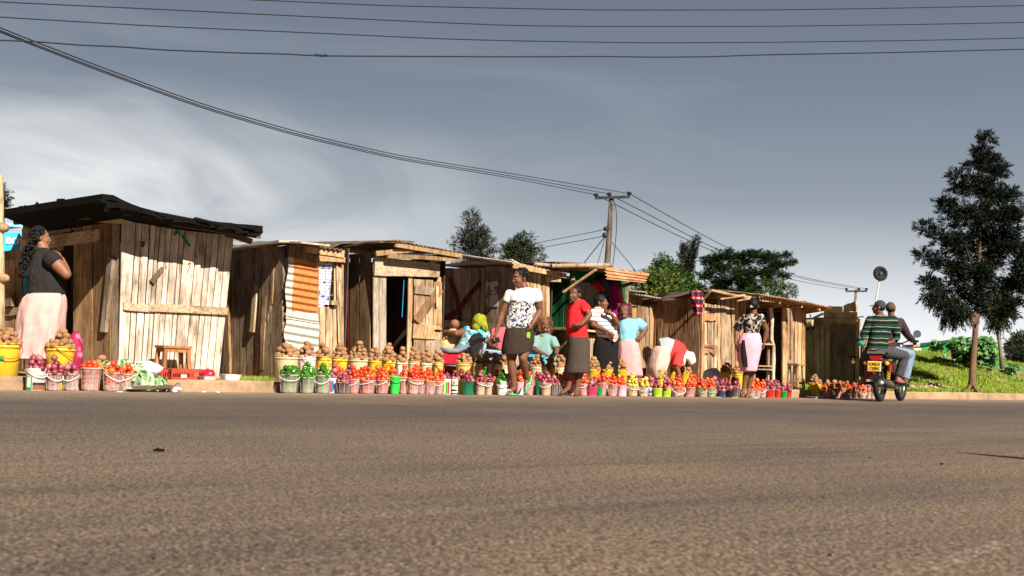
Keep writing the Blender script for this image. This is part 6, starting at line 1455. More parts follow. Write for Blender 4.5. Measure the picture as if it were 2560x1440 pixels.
vt, J, *_ = person('woman seen from behind in plaid vest and pink pencil skirt', vy, gY(1868, vy, 0.0), (1884, 765, 36, 165, 0, 0.0),
    torso=[(1876, 1893, 783, 0.12), (1862, 1902, 786, 0.18), (1857, 1904, 794, 0.22), (1857, 1903, 806, 0.25), (1859, 1901, 818, 0.24), (1858, 1899, 830, 0.23), (1856, 1899, 838, 0.24)],
    arms=[dict(s=(1860, 794, 0), e=(1841, 826, 0.02), w=(1839, 858, -0.04), h=(1841, 876, -0.06), n=(1, 0, 0), sl=0.95, c=0.5), dict(s=(1901, 794, 0), e=(1917, 824, 0.02), w=(1911, 856, 0.04), h=(1908, 874, 0.02), n=(-1, 0, 0), sl=0.5, c=0.5)],
    legs=[dict(h=(1866, 870), k=(1868, 922, -0.02), a=(1859, 974, -0.04), t=(1856, 990, -0.12)), dict(h=(1884, 870), k=(1881, 922, 0.04), a=(1871, 972, 0.06), t=(1872, 988, -0.02))],
    shirt=('vest', VST), skirt=('skirt', PSK3, [(1857, 1898, 833, 0.25), (1848, 1902, 843, 0.31), (1842, 1904, 858, 0.35), (1841, 1903, 875, 0.35), (1843, 1899, 895, 0.33), (1848, 1895, 912, 0.32), (1853, 1892, 929, 0.30)], (0.012, 3)),
    feet=(SAND, SAND), hairf=updo, eyes=False, fat=0.98)
mb = MB(); mb.rings([[at(x, y, vy - 0.185 + dd) for x, dd in ((a - 3, 0.01), (a + 1, -0.008), (b - 1, -0.008), (b + 2, 0.01))] for a, b, y in ((1858, 1860, 850), (1855, 1862, 868), (1856, 1866, 895), (1861, 1868, 918))], cap0=False, cap1=False); mb.build('slit_lining', BP, vt)
# ---- seated woman in teal with bronze curls
TEAL = cloth('teal shirt cloth', (0.17, 0.28, 0.25), bump=0.6).m
ty = 20.6
def curly(t, hc, fv, s, Pf, rot):
    mb = MB(); mb.ell(Pf(0, -0.030, 0.028), (0.088 * s, 0.090 * s, 0.09 * s), 16, 10, rot)
    for i in range(360):
        a = rnd.uniform(0.55, 5.73); h = rnd.uniform(-0.095, 0.125); rr_ = rnd.uniform(0.085, 0.125) * math.sqrt(max(0.25, 1 - (max(0, h) / 0.14) ** 2)); p = Pf(math.sin(a) * rr_, math.cos(a) * rr_ * 0.85 - 0.02, h)
        mb.tube([p + Vector((0.010 * math.cos(q * 1.6), 0.010 * math.sin(q * 1.6), -0.005 * q)) * s for q in range(4)], 0.006 * s, 4)
    mb.build('hair', HAIRC, t, smooth=True)
person('seated smiling woman in teal shirt with bronze curls', ty, gY(1358, ty), (1361, 813, 40, 12, -0.05, 0.05),
    torso=[(1352, 1373, 834, 0.13), (1340, 1382, 840, 0.19), (1332, 1387, 850, 0.24), (1328, 1388, 862, 0.28), (1326, 1389, 876, 0.30), (1323, 1392, 892, 0.34), (1322, 1393, 902, 0.34)],
    arms=[dict(s=(1338, 850, -0.05), e=(1334, 874, -0.12), w=(1366, 888, -0.30), h=(1380, 893, -0.32), n=(0, 0, -1), sl=0.85, c=0.5), dict(s=(1382, 850, -0.05), e=(1392, 873, -0.14), w=(1391, 884, -0.32), h=(1399, 893, -0.36), n=(0, 0, -1), sl=0.9, c=0.5)],
    legs=[dict(h=(1340, 905), k=(1336, 908, -0.35), a=(1338, 950, -0.32), t=(1336, 958, -0.45)), dict(h=(1376, 905), k=(1380, 908, -0.35), a=(1380, 950, -0.32), t=(1380, 958, -0.45))],
    shirt=('shirt', TEAL), skirt=('skirt', TEAL, [(1322, 1394, 896, 0.36), (1318, 1398, 908, 0.66, -0.14), (1320, 1396, 925, 0.62, -0.18), (1322, 1394, 944, 0.6, -0.18)], (0.03, 6)), hairf=curly, smile=True, neck=(1362, 835))
# ---- woman with lime headscarf, from behind, holding a baby
BLF = floral('white dress with teal and orange flowers', (0.66, 0.68, 0.64), [(0.05, 0.36, 0.42), (0.02, 0.16, 0.26), (0.70, 0.42, 0.18)], 7, (0.50, 0.53))
LIMC = cloth('lime headscarf cloth', (0.26, 0.265, 0.02), bump=0.9).m
gy_ = 19.3
def scarf(t, hc, fv, s, Pf, rot):
    mb = MB(); mb.ell(at(1199, 804, gy_), (0.112, 0.115, 0.120), 18, 12); mb.ell(at(1210, 816, gy_ - 0.06), (0.055, 0.06, 0.075), 12, 8); mb.ell(at(1190, 817, gy_ - 0.05), (0.06, 0.06, 0.06), 12, 8)
    mb.tube([at(1213, 812, gy_ - 0.1), at(1217, 822, gy_ - 0.1), at(1217, 831, gy_ - 0.1)], [0.03, 0.024, 0.01], 8)
    mb.v = [tuple(Vector(v) + Vector((0.006 * math.sin(v[2] * 70), 0, 0.007 * math.sin(v[0] * 85 + v[2] * 20)))) for v in mb.v]
    remesh(mb, 'headscarf', [LIMC], t, 0.009, 2)
person('seated woman in lime headscarf and teal flowered dress, seen from behind, cradling a baby', gy_, gY(1170, gy_), (1199, 806, 38, -150, 0, 0.3),
    torso=[(1184, 1210, 822, 0.14), (1166, 1217, 828, 0.22), (1156, 1218, 838, 0.27), (1150, 1217, 850, 0.30), (1143, 1210, 862, 0.32), (1136, 1196, 876, 0.34), (1132, 1182, 890, 0.36), (1132, 1178, 902, 0.36)],
    arms=[dict(s=(1166, 829, 0.05), e=(1140, 834, -0.10), w=(1120, 831, 0.02), h=(1110, 829, 0.10), n=(0, 1, 0), r=1.15, sl=0.15, c=0.5), dict(s=(1214, 838, 0.0), e=(1224, 860, 0.08), w=(1231, 866, 0.16), h=(1238, 860, 0.2), n=(0, 1, 0), sl=0.2)],
    legs=[dict(h=(1145, 900, 0), k=(1118, 896, 0.35), a=(1120, 945, 0.4), t=(1112, 950, 0.5)), dict(h=(1168, 900, 0.1), k=(1140, 896, 0.45), a=(1142, 942, 0.5), t=(1136, 948, 0.6))],
    shirt=('dress', BLF), skirt=('dress_skirt', cloth('crimson wrap cloth', (0.50, 0.012, 0.03)).m, [(1130, 1180, 884, 0.34), (1114, 1178, 892, 0.5, 0.1), (1110, 1172, 905, 0.55, 0.2), (1112, 1160, 925, 0.5, 0.25)], (0.02, 5)), hairf=scarf, eyes=False, neck=(1198, 824))
mb = MB(); t = thing('baby', 'bald baby in yellow and beige wrap on the arm of the woman in lime headscarf', 'baby', at(1128, 872, gy_ + 0.15))
hcb = at(1137, 812, gy_ + 0.12); Pf, rot = head(mb, hcb, Vector((-0.5, 0.85, 0)).normalized(), 0.66, 0, 0); mb.ell(hcb + UP * 0.01, 0.070, 14, 10)
mb.tube([hcb - UP * 0.04, at(1133, 832, gy_ + 0.12), at(1125, 850, gy_ + 0.12), at(1118, 870, gy_ + 0.12)], [0.03, 0.065, 0.08, 0.08], 12)
for dy in (-0.08, 0.08): mb.tube([at(1134, 828, gy_ + 0.12 + dy), at(1122, 842, gy_ + 0.1 + dy * 1.3)], [0.024, 0.018], 8); hand(mb, at(1122, 842, gy_ + 0.1 + dy * 1.3), Vector((-1, 0, -0.3)), Vector((0, 1, 0)), 0.45, 0.8)
for dy in (-0.07, 0.07): mb.tube([at(1116, 868, gy_ + 0.12 + dy), at(1104, 880, gy_ + 0.1 + dy), at(1106, 893, gy_ + 0.1 + dy)], [0.04, 0.03, 0.02], 8)
remesh(mb, 'body', [SKIN2], t, 0.007, 3)
mb = MB(); mb.tube([at(1136, 823, gy_ + 0.12), at(1134, 830, gy_ + 0.12), at(1127, 845, gy_ + 0.11), at(1118, 862, gy_ + 0.10), at(1114, 876, gy_ + 0.1)], [(0.05, 0.05), (0.078, 0.08), (0.098, 0.10), (0.11, 0.11), (0.105, 0.11)], 16)
remesh(mb, 'wrap', [floral('beige and yellow wrap', (0.55, 0.40, 0.22), [(0.66, 0.42, 0.04), (0.35, 0.24, 0.13)], 6, (0.52, 0.56))], t, 0.009, 3)
# ---- woman in pink, mostly hidden
PNK = cloth('coral pink blouse cloth', (0.66, 0.10, 0.13), bump=0.6).m
qy = 20.4
person('seated woman in coral pink blouse, mostly hidden behind the walking woman', qy, gY(1252, qy), (1280, 803, 36, -100, 0, 0.5),
    torso=[(1250, 1276, 818, 0.14), (1236, 1278, 824, 0.22), (1228, 1274, 836, 0.27), (1225, 1266, 850, 0.28), (1228, 1262, 864, 0.28), (1232, 1264, 882, 0.3)],
    arms=[dict(s=(1238, 832, -0.08), e=(1234, 862, -0.12), w=(1252, 878, -0.2), h=(1262, 880, -0.24), n=(0, 0, -1), sl=0.6), dict(s=(1262, 832, 0.1), e=(1262, 860, 0.12), w=(1250, 880, 0.0), h=(1240, 882, -0.05), n=(0, 0, -1), sl=0.6)],
    legs=[dict(h=(1246, 890), k=(1236, 892, -0.3), a=(1240, 940, -0.3), t=(1236, 950, -0.4)), dict(h=(1262, 890), k=(1256, 892, -0.3), a=(1256, 940, -0.3), t=(1254, 950, -0.4))],
    shirt=('blouse', PNK), skirt=('skirt', BP, [(1232, 1266, 880, 0.3), (1228, 1268, 892, 0.6, -0.12), (1230, 1266, 930, 0.55, -0.16)], (0.02, 5)), hairf=cap_hair(HAIR), eyes=True)

# ================================================================== small things along the pavement
STOOLW = wood('reddish stool wood', [(0.40, 0.17, 0.07), (0.46, 0.21, 0.09)], lum=0.5)
def stool(name, P, w_, dp, h, top_t, leg, splay, rails, mat, label, yaw=0.0):
    t = thing(name, label, 'stool', P); ax = (T * math.cos(yaw) + D * math.sin(yaw)); ay = Vector((-ax.y, ax.x, 0))
    mb = MB(); mb.box(P + UP * (h - top_t / 2), ax * w_ / 2, ay * dp / 2, UP * top_t / 2); mb.build('seat', mat, t)
    for sx in (-1, 1):
        for sy in (-1, 1):
            a = P + ax * sx * (w_ / 2 - 0.04) + ay * sy * (dp / 2 - 0.035) + UP * (h - top_t); b_ = P + ax * sx * (w_ / 2 - 0.04 + splay) + ay * sy * (dp / 2 - 0.035 + splay * 0.6)
            mb = MB(); r_ = leg / 2; mb.rings([[q + ax * i * r_ + ay * j * r_ for i, j in ((-1, -1), (1, -1), (1, 1), (-1, 1))] for q in (b_, a)]); mb.build('leg', mat, t)
    for z, hh in rails:
        f = 1 - z / h; mb = MB()
        for sy in (-1, 1): mb.box(P + ay * sy * (dp / 2 - 0.03 + splay * 0.6 * f) + UP * z, ax * (w_ / 2 - 0.05 + splay * f), ay * 0.010, UP * hh / 2)
        for sx in (-1, 1): mb.box(P + ax * sx * (w_ / 2 - 0.035 + splay * f) + UP * z, ax * 0.010, ay * (dp / 2 - 0.05 + splay * f * 0.6), UP * hh / 2)
        mb.build('rail', mat, t)
    return t
# the crate lies in front of the stool
Pc = gpt(430, 0.55)
def crate(name, P, yaw, L, W_, H, mat, label, cat='crate'):
    t = thing(name, label, cat, P); ax = (T * math.cos(yaw) + D * math.sin(yaw)); ay = Vector((-ax.y, ax.x, 0))
    mb = MB(); mb.box(P + UP * 0.006, ax * L / 2, ay * W_ / 2, UP * 0.006); mb.build('base', mat, t)
    for (c_, u, hl) in ((P - ay * W_ / 2, ax, L / 2), (P + ay * W_ / 2, ax, L / 2), (P - ax * L / 2, ay, W_ / 2), (P + ax * L / 2, ay, W_ / 2)):
        mb = MB(); v = Vector((-u.y, u.x, 0)); n = int(hl * 2 / 0.028)
        for z, hh in ((H - 0.010, 0.010), (H * 0.72, 0.006), (0.016, 0.012)): mb.box(c_ + UP * z, u * hl, v * 0.007, UP * hh)
        for i in range(n + 1): mb.box(c_ + u * (-hl + hl * 2 * i / n) + UP * H / 2, u * (0.010 if i % 5 == 0 else 0.0045), v * 0.005, UP * (H / 2 - 0.003))
        mb.build('side', mat, t)
    return t
CRR = pl('dull red plastic', (0.36, 0.055, 0.03), 0.5, spec=0.2)
crate('plastic_crate', gpt(390, 0.62), 0.0, 0.62, 0.42, 0.115, CRR, 'shaded red slatted crate, left of two by the small stool')
ct = crate('plastic_crate', gpt(464, 0.50), 0.0, 0.54, 0.36, 0.125, CRR, 'red slatted crate with a small white tag, right of two')
mb = MB(); mb.box(gpt(459, 0.50 - 0.19) + UP * 0.04, T * 0.035, D * 0.002, UP * 0.018); mb.build('tag', PR['white'], ct)
stool('stool', gpt(430, 1.12), 0.38, 0.26, 0.40, 0.03, 0.045, 0.03, [(0.345, 0.05)], STOOLW, 'small reddish wooden stool behind the red crates')
stool('stool', gpt(1989, 0.25), 0.22, 0.24, 0.46, 0.035, 0.04, 0.03, [(0.12, 0.035)], WTAN, 'tall pale wooden stool standing after the last red basket')
# bench-like rack inside the last stall
t = thing('shelf_rack', 'rough wooden rack standing behind the woman in the vest', 'shelf', gpt(1900, 1.15))
mb = MB()
for px in (1884, 1919): P = gpt(px, 1.15); mb.box(P + UP * 0.42, T * 0.02, D * 0.02, UP * 0.42)
mb.build('upright', WTAN, t)
for z in (0.34, 0.40, 0.80): mb = MB(); a = gpt(1882, 1.15) + UP * z; b_ = gpt(1921, 1.15) + UP * z; mb.box((a + b_) / 2, (b_ - a) / 2, D * 0.13, UP * 0.012); mb.build('shelf', WTAN, t)
# tubs
def tub(px, d, L, W_, H, mat, label, yaw=0.1, dome=None):
    P = gpt(px, d); t = thing('plastic_tub', label, 'tub', P); ax = (T * math.cos(yaw) + D * math.sin(yaw)); ay = Vector((-ax.y, ax.x, 0)); rr = []
    for z, f in ((0, 0.82), (H * 0.95, 1.0), (H * 0.95, 1.06), (H, 1.06), (H, 0.98), (0.01, 0.80)):
        rr.append([P + UP * z + ax * L / 2 * f * math.copysign(abs(math.cos(q)) ** 0.4, math.cos(q)) + ay * W_ / 2 * f * math.copysign(abs(math.sin(q)) ** 0.4, math.sin(q)) for q in [2 * math.pi * i / 32 for i in range(32)]])
    mb = MB(); mb.rings(rr, 0, True, False); mb.build('body', mat, t, smooth=False); return t, P
MILK = pl('cloudy plastic box', (0.72, 0.66, 0.60), 0.3, 0.75)
tub(576, 0.22, 0.24, 0.16, 0.075, MILK, 'empty cloudy plastic tub on the kerb beside the grass tuft')
t_, P_ = tub(519, 0.25, 0.19, 0.15, 0.05, MILK, 'cloudy tub holding a bright red bag, right of the crates')
mb = MB(); mb.ell(P_ + UP * 0.075, (0.085, 0.06, 0.05), 14, 9); mb.v = [tuple(Vector(v) + Vector((noise.noise(Vector(v) * 25), noise.noise(Vector(v) * 25 + UP * 5), 1.4 * noise.noise(Vector(v) * 25 + T * 9))) * 0.02) for v in mb.v]
tag(anchor(mb.build('red_bag', pl('red film', (0.60, 0.01, 0.04), 0.3), smooth=True)), 'crumpled bright red bag in the cloudy tub', 'bag')
# cabbages and greens on a pale sack
LEAFC = veg('cabbage leaf', [(0.30, 0.44, 0.22), (0.14, 0.26, 0.07), (0.42, 0.52, 0.36), (0.20, 0.30, 0.12)], 0.6, 0.3, 20, 0.5)
def cabbage(P, r, nm, label, sprd=0.0):
    mb = MB(); mb.ell(P, r * 0.86, 12, 8)
    for i in range(16):
        a = rnd.uniform(0, 6.28); e_ = rnd.uniform(-0.5, 1.1); n = Vector((math.cos(a) * math.cos(e_), math.sin(a) * math.cos(e_), math.sin(e_))); x = n.cross(UP).normalized(); y = n.cross(x)
        b0 = len(mb.v)
        def fn(u, v):
            U = (u - 0.5) * 1.5; V = (v - 0.5) * 1.6; rr_ = math.sqrt(U * U + V * V)
            return P + n * r * (0.98 - 0.28 * rr_ * rr_ + sprd * rr_ * rr_ + 0.07 * math.sin(7 * math.atan2(V, U + 1e-6)) * rr_) + (x * U + y * V) * r
        mb.grid(fn, 7, 7)
    return tag(anchor(mb.build(nm, LEAFC, smooth=True)), label, nm)
for px, d, z, r, lb, sp in ((398, -0.30, 0.085, 0.085, 'round loose cabbage, rightmost on the pale sack', 0.05), (366, -0.28, 0.10, 0.085, 'pale cabbage second from the right on the sack', 0.1), (347, -0.20, 0.13, 0.09, 'cabbage with spreading leaves, middle of the sack', 0.25), (338, -0.05, 0.20, 0.09, 'blue-green cabbage leaning on the kerb behind the tomatoes', 0.3), (309, 0.05, 0.26, 0.075, 'pale green cabbage topmost behind the two tomato pails', 0.3), (272, 0.1, 0.24, 0.07, 'wilted leafy head showing above the clear tomato pails', 0.3)):
    cabbage(gpt(px, d, z), r, 'cabbage', lb, sp)
SACK = cloth('woven sack', (0.74, 0.62, 0.58), scale=20, bump=0.6).m
mb = MB(); s_a = s_at(322, -0.3, 0.0); s_b = s_at(446, -0.35, 0.0)
def sk(off):
    def fn(u, v):
        s = s_a + (s_b - s_a) * u; d = -0.42 + 0.36 * v
        z = 0.018 + off + 0.022 * abs(v - 0.4) + 0.035 * (noise.noise(Vector((u * 6, v * 3, 1))) + 0.5) * (0.4 + u) + 0.0 + 0.03 * max(0, 0.15 - v) / 0.15
        return rd(s, d + 0.03 * math.sin(u * 7), z)
    return fn
mb.grid(sk(0.0), 40, 14); mb.grid(sk(0.006), 40, 14); tag(anchor(mb.build('sack', SACK, smooth=True)), 'pale pinkish sack laid out on the road under the cabbages', 'sack')
def lump(name, P, r, mat, label, cat, amp=0.25, fr=5, seg=28):
    mb = MB(); mb.ell((0, 0, 0), (1, 1, 1), seg, seg // 2)
    vs = []
    for v in mb.v:
        v = Vector(v); f = 1 + amp * (noise.noise(v * 1.3 + P) + 0.5 * abs(noise.noise(v * fr + P)) + 0.3 * noise.noise(v * fr * 2 + P)); q = P + Vector((v.x * r[0], v.y * r[1], max(v.z, -0.9) * r[2])) * f; vs.append(tuple(q))
    mb.v = vs; return tag(anchor(mb.build(name, mat, smooth=True)), label, cat)
WSACK = cloth('white sack cloth', (0.70, 0.68, 0.64), bump=0.8).m
P = gpt(362, 0.10, 0.14); lump('plastic_bag', P + UP * 0.10, (0.17, 0.10, 0.10), WSACK, 'crumpled white bag behind the cabbages', 'bag', 0.35)
lump('sack_end', gpt(436, -0.34, 0.03), (0.07, 0.05, 0.03), WSACK, 'crumpled white end of the sack under the cabbages', 'sack', 0.5)
P = gpt(1778, 0.80); lump('sack', P + UP * 0.15, (0.16, 0.14, 0.17), WSACK, 'bright white sack slumped before the pale plank door', 'sack', 0.3)
def netm():
    m = Mt('pink net bag', 0.7, 0.2); v = m.coord('Object'); vo = m.n('ShaderNodeTexVoronoi'); vo.inputs['Scale'].default_value = 13; m.l(v, vo.inputs['Vector'])
    m.col(m.ramp(vo.outputs['Distance'], [(0.15, (0.50, 0.22, 0.26)), (0.55, (0.30, 0.012, 0.06))])); m.bump(vo.outputs['Distance'], -0.8, 0.03); return m.m
P = gpt(182, 0.75); lump('net_bag', P + UP * 0.27, (0.095, 0.09, 0.26), netm(), 'tall pink net bag of onions behind the yellow potato bucket', 'bag', 0.15)
# dark crate with printed side
t = crate('plastic_crate', gpt(1622, 0.95), 0.1, 0.30, 0.25, 0.30, pl('charcoal plastic', (0.05, 0.045, 0.05)), 'dark grey crate standing behind onions below the bending woman')
mb = MB(); c_ = gpt(1622, 0.95 - 0.14); mb.box(c_ + UP * 0.16, T * 0.13, D * 0.004, UP * 0.12); mb.build('panel', pl('charcoal panel', (0.05, 0.045, 0.055)), t)
mb = MB()
for i, (a, z) in enumerate(((-0.04, 0.22), (0.02, 0.18), (-0.02, 0.14), (0.03, 0.10))): mb.box(c_ + T * a - D * 0.006 + UP * z, T * 0.06, D * 0.001, UP * 0.010)
mb.build('print', PR['white'], t)
# basin tipped on its side behind the woman in red
mb = MB(); P = gpt(1409, 1.0, 0.30); rr = []
ax = (T * 0.75 + UP * 0.65).normalized(); n_ = (-D * 0.6 + UP * 0.5 - T * 0.6).normalized(); ax = (ax - n_ * ax.dot(n_)).normalized(); ay = n_.cross(ax)
for z, r in ((0.0, 0.10), (0.06, 0.14), (0.065, 0.155), (0.07, 0.15), (0.02, 0.10)): rr.append([P + n_ * z + (ax * math.cos(q * math.pi / 12) + ay * math.sin(q * math.pi / 12)) * r for q in range(24)])
mb.rings(rr); tag(anchor(mb.build('basin', YEL2, smooth=True)), 'pale yellow basin tipped up behind the woman in red', 'basin')
# chairs
def slabq(mb, pts, r, flat=None): mb.tube(pts, r, 10)
GCH = pl('grey blue chair plastic', (0.19, 0.21, 0.26), 0.4); BCH = pl('pale blue chair plastic', (0.22, 0.30, 0.45), 0.4); TCH = pl('turquoise plastic', (0.05, 0.32, 0.48), 0.4)
Yc = 19.05
t = thing('plastic_armchair', 'grey plastic armchair with lattice back carrying the woman in lime headscarf', 'chair', gY(1150, Yc + 0.2))
A = lambda x, y, d=0: at(x, y, Yc + d)
mb = MB(); mb.tube([A(1102, 874, 0.05), A(1125, 877), A(1146, 877), A(1164, 869), A(1180, 858), A(1196, 851), A(1210, 849), A(1217, 853, 0.05)], [(0.020, 0.035)] * 8, 8); mb.build('armrest', GCH, t, smooth=True)
mb = MB(); mb.tube([A(1102, 874, 0.05), A(1101, 900, 0.05), gY(1100, Yc + 0.05)], [0.03, 0.026, 0.022], 8); mb.build('leg', GCH, t, smooth=True)
mb = MB(); mb.tube([A(1172, 868), A(1174, 900), gY(1180, Yc)], [0.032, 0.028, 0.022], 8); mb.build('leg', GCH, t, smooth=True)
mb = MB(); mb.tube([A(1213, 856, 0.3), A(1206, 895, 0.35), gY(1200, Yc + 0.4)], [0.03, 0.026, 0.022], 8); mb.build('leg', GCH, t, smooth=True)
mb = MB(); mb.tube([A(1130, 880, 0.5), gY(1128, Yc + 0.5)], [0.03, 0.022], 8); mb.build('leg', GCH, t, smooth=True)
mb = MB(); mb.prism([A(1104, 912, 0.05), A(1176, 920, 0.0), A(1200, 914, 0.4), A(1130, 908, 0.5)], UP * 0.04); mb.build('seat', GCH, t)
mb = MB(); p00, p10, p01, p11 = A(1177, 858, -0.01), A(1208, 852, 0.12), A(1176, 897, 0.0), A(1196, 895, 0.18)
for i in range(9): f = i / 8; mb.tube([lerp(p00, p10, f), lerp(p01, p11, f)], 0.006, 4)
for j in range(10):
    f = j / 9; mb.tube([lerp(p00, p01, f), lerp(p10, p11, f)], 0.006, 4)
mb.build('back_lattice', pl('white grey plastic', (0.55, 0.55, 0.58)), t)
mb = MB(); mb.prism([A(1108, 884, 0.02), A(1150, 880, 0.02), A(1172, 884, 0.0), A(1170, 912, 0.0), A(1108, 908, 0.02)], Vector((0.02, 0.35, 0))); o = mb.build('red_cloth', cloth('crimson cloth', (0.50, 0.012, 0.03)).m); tag(anchor(o), 'crimson cloth hanging over the seat of the grey armchair', 'cloth')
Yd = 20.0; A = lambda x, y, d=0: at(x, y, Yd + d)
t = thing('plastic_armchair', 'pale blue plastic armchair under the hidden woman in pink', 'chair', gY(1245, Yd + 0.2))
mb = MB(); mb.tube([A(1204, 880), A(1218, 878), A(1240, 880), A(1257, 883), A(1261, 888)], [(0.015, 0.03)] * 5, 8); mb.build('armrest', BCH, t, smooth=True)
for a, b_ in (((1260, 886, 0), (1264, 0)), ((1206, 882, 0), (1206, 0)), ((1250, 884, 0.45), (1252, 0.45)), ((1212, 884, 0.45), (1214, 0.45))):
    mb = MB(); mb.tube([A(*a), gY(b_[0], Yd + b_[1])], [0.026, 0.02], 8); mb.build('leg', BCH, t, smooth=True)
mb = MB(); mb.prism([A(1206, 900), A(1261, 902), A(1256, 898, 0.45), A(1214, 898, 0.45)], UP * 0.03); mb.build('seat', BCH, t)
Ye = 20.3; A = lambda x, y, d=0: at(x, y, Ye + d)
t = thing('bench', 'turquoise plastic bench edge beside the seated woman in teal', 'bench', gY(1342, Ye + 0.2))
mb = MB(); mb.prism([A(1316, 886, -0.1), A(1362, 888, -0.1), A(1366, 886, 0.35), A(1322, 884, 0.35)], -UP * 0.035); mb.build('seat', TCH, t)
for x, d in ((1319, 0), (1360, 0), (1324, 0.33), (1362, 0.33)): mb = MB(); mb.tube([A(x, 890, d), gY(x, Ye + d)], 0.02, 8); mb.build('leg', TCH, t)
# hanging clothes
def drape(name, mat, W, poly, label, cat, off=0.15, thick=0.05, amp=0.025):
    """cloth hung up: left and right outline rows down the photo"""
    mb = MB()
    rr = []
    for i, (xl, xr, y) in enumerate(poly):
        a = W.p(xl, y, off); b_ = W.p(xr, y, off); n = 28; ring = []
        for q in range(n):
            th = 2 * math.pi * q / n; f = amp * math.sin(3.5 * th * 1.3 + i * 0.35) + 0.5 * amp * math.sin(9 * th + i)
            ring.append((a + b_) / 2 + (b_ - a) / 2 * math.cos(th) * (1 + f) + W.N * (thick * math.sin(th) + f))
        rr.append(ring)
    mb.rings(rr); return tag(anchor(mb.build(name, mat, smooth=True)), label, cat)
MAGC = cloth('magenta coat cloth', (0.26, 0.008, 0.10), bump=0.8).m; PNKC = cloth('hot pink lining', (0.62, 0.04, 0.14), bump=0.6).m; CHC = cloth('charcoal cloth', (0.05, 0.055, 0.07), bump=0.8).m; REDC = cloth('scarlet cloth', (0.45, 0.01, 0.02), bump=0.8).m
drape('hanging_coat', MAGC, F5, [(1530, 1536, 706), (1524, 1538, 716), (1525, 1541, 735), (1528, 1544, 760), (1530, 1548, 785), (1534, 1550, 800), (1538, 1548, 809)], 'magenta coat hanging from the corner of the green kiosk', 'coat', 0.12)
drape('hanging_sleeve', PNKC, F5, [(1540, 1547, 716), (1541, 1551, 730), (1543, 1556, 745), (1546, 1555, 758), (1545, 1548, 780)], 'hot pink sleeve hanging right beside the magenta coat', 'garment', 0.10, 0.03)
drape('hanging_shirt', REDC, F5, [(1483, 1493, 702), (1482, 1496, 712), (1488, 1506, 718), (1500, 1512, 728)], 'scarlet garment bunched in the kiosk opening', 'garment', 0.10)
drape('hanging_jacket', CHC, F5, [(1496, 1508, 696), (1498, 1520, 708), (1506, 1528, 720), (1500, 1530, 733), (1498, 1512, 745), (1502, 1514, 762)], 'charcoal jacket hanging in the kiosk opening beside the coat', 'jacket', 0.06)
drape('hanging_bag', BP, F5, [(1490, 1522, 690), (1500, 1526, 700), (1515, 1522, 712)], 'black bundle tied under the kiosk roof', 'bundle', 0.02)
PLAID = Mt('plaid scarf', 0.9, 0.1); z_ = PLAID.sep(PLAID.coord('Object'))
kx = PLAID.math('SINE', PLAID.math('MULTIPLY', z_[0], 60)); kz = PLAID.math('SINE', PLAID.math('MULTIPLY', z_[2], 48))
c_ = PLAID.mix(PLAID.math('GREATER_THAN', kx, 0.2), (0.03, 0.012, 0.03), (0.10, 0.04, 0.07)); c_ = PLAID.mix(PLAID.math('GREATER_THAN', kz, 0.45), c_, (0.48, 0.03, 0.05)); c_ = PLAID.mix(PLAID.math('MULTIPLY', PLAID.math('GREATER_THAN', kz, 0.85), PLAID.math('GREATER_THAN', kx, 0.0)), c_, (0.7, 0.5, 0.25)); PLAID.col(c_)
drape('hanging_scarf', PLAID.m, F7, [(1730, 1746, 727), (1727, 1754, 733), (1728, 1755, 745), (1733, 1755, 757), (1737, 1754, 766), (1738, 1752, 778), (1739, 1747, 788)], 'red and black plaid scarf hung at the corner of the long slab stall', 'scarf', 0.25, 0.06)
# litter and stones
def flat(name, P, w_, l, h, mat, label, cat):
    mb = MB(); n = 9; pts = [P + T * w_ * math.cos(6.283 * i / n) * rnd.uniform(0.6, 1.1) + D * l * math.sin(6.283 * i / n) * rnd.uniform(0.6, 1.1) + UP * 0.004 for i in range(n)]
    top = [lerp(P, p, 0.75) + UP * h * rnd.uniform(0.5, 1.2) for p in pts]; mb.rings([pts, top]); return tag(anchor(mb.build(name, mat)), label, cat)
def gr(px, py):    # a point of the road surface
    d = ray(px, py); return CAM + d * (-CAM.z / d.z)
flat('stone', gr(398, 1128), 0.032, 0.05, 0.010, TARP, 'flat black scrap lying on the left half of the road', 'scrap')
for i, (x, y, sz, lb) in enumerate(((2174, 1147, 0.016, 'small dark stone on the road under the motorcycle side'), (2074, 1393, 0.012, 'dark pebble at the bottom right of the road'), (1850, 1218, 0.010, 'tiny dark pebble on the road right of centre'), (2355, 1163, 0.02, 'thin dark chip beside the pole shadow'), (383, 1403, 0.010, 'dark pebble at the bottom left of the road'), (432, 1324, 0.004, 'pale pebble low on the left of the road'), (2059, 1248, 0.012, 'dark chip on the right of the road below the motorcycle'))):
    flat('pebble', gr(x, y), sz * 0.6, sz * 0.5, sz * 0.4, PAPER if 'pale' in lb else TARP, lb, 'pebble')
for x, d, w_, m_, lb in ((510, -0.25, 0.03, PAPER, 'scattered pale onion skins by the kerb under the red bag'), (545, -0.30, 0.025, PAPER, 'pale scraps by the kerb left of the peppers'), (700, -0.35, 0.05, TARP, 'black triangular scrap beside the first pepper pail'), (1838, -0.5, 0.06, LEAFC, 'green leaf scrap before the woman in the vest'), (1890, -0.5, 0.06, PAPER, 'pale paper scrap behind the sandals of the vest woman'), (1795, -0.45, 0.07, LEAFC, 'flattened green leaves before the dark baskets'), (300, -0.5, 0.04, PAPER, 'white scrap on the road before the tomatoes')):
    flat('litter', gpt(x, d, 0.0), w_, w_ * 0.7, 0.012, m_, lb, 'litter')
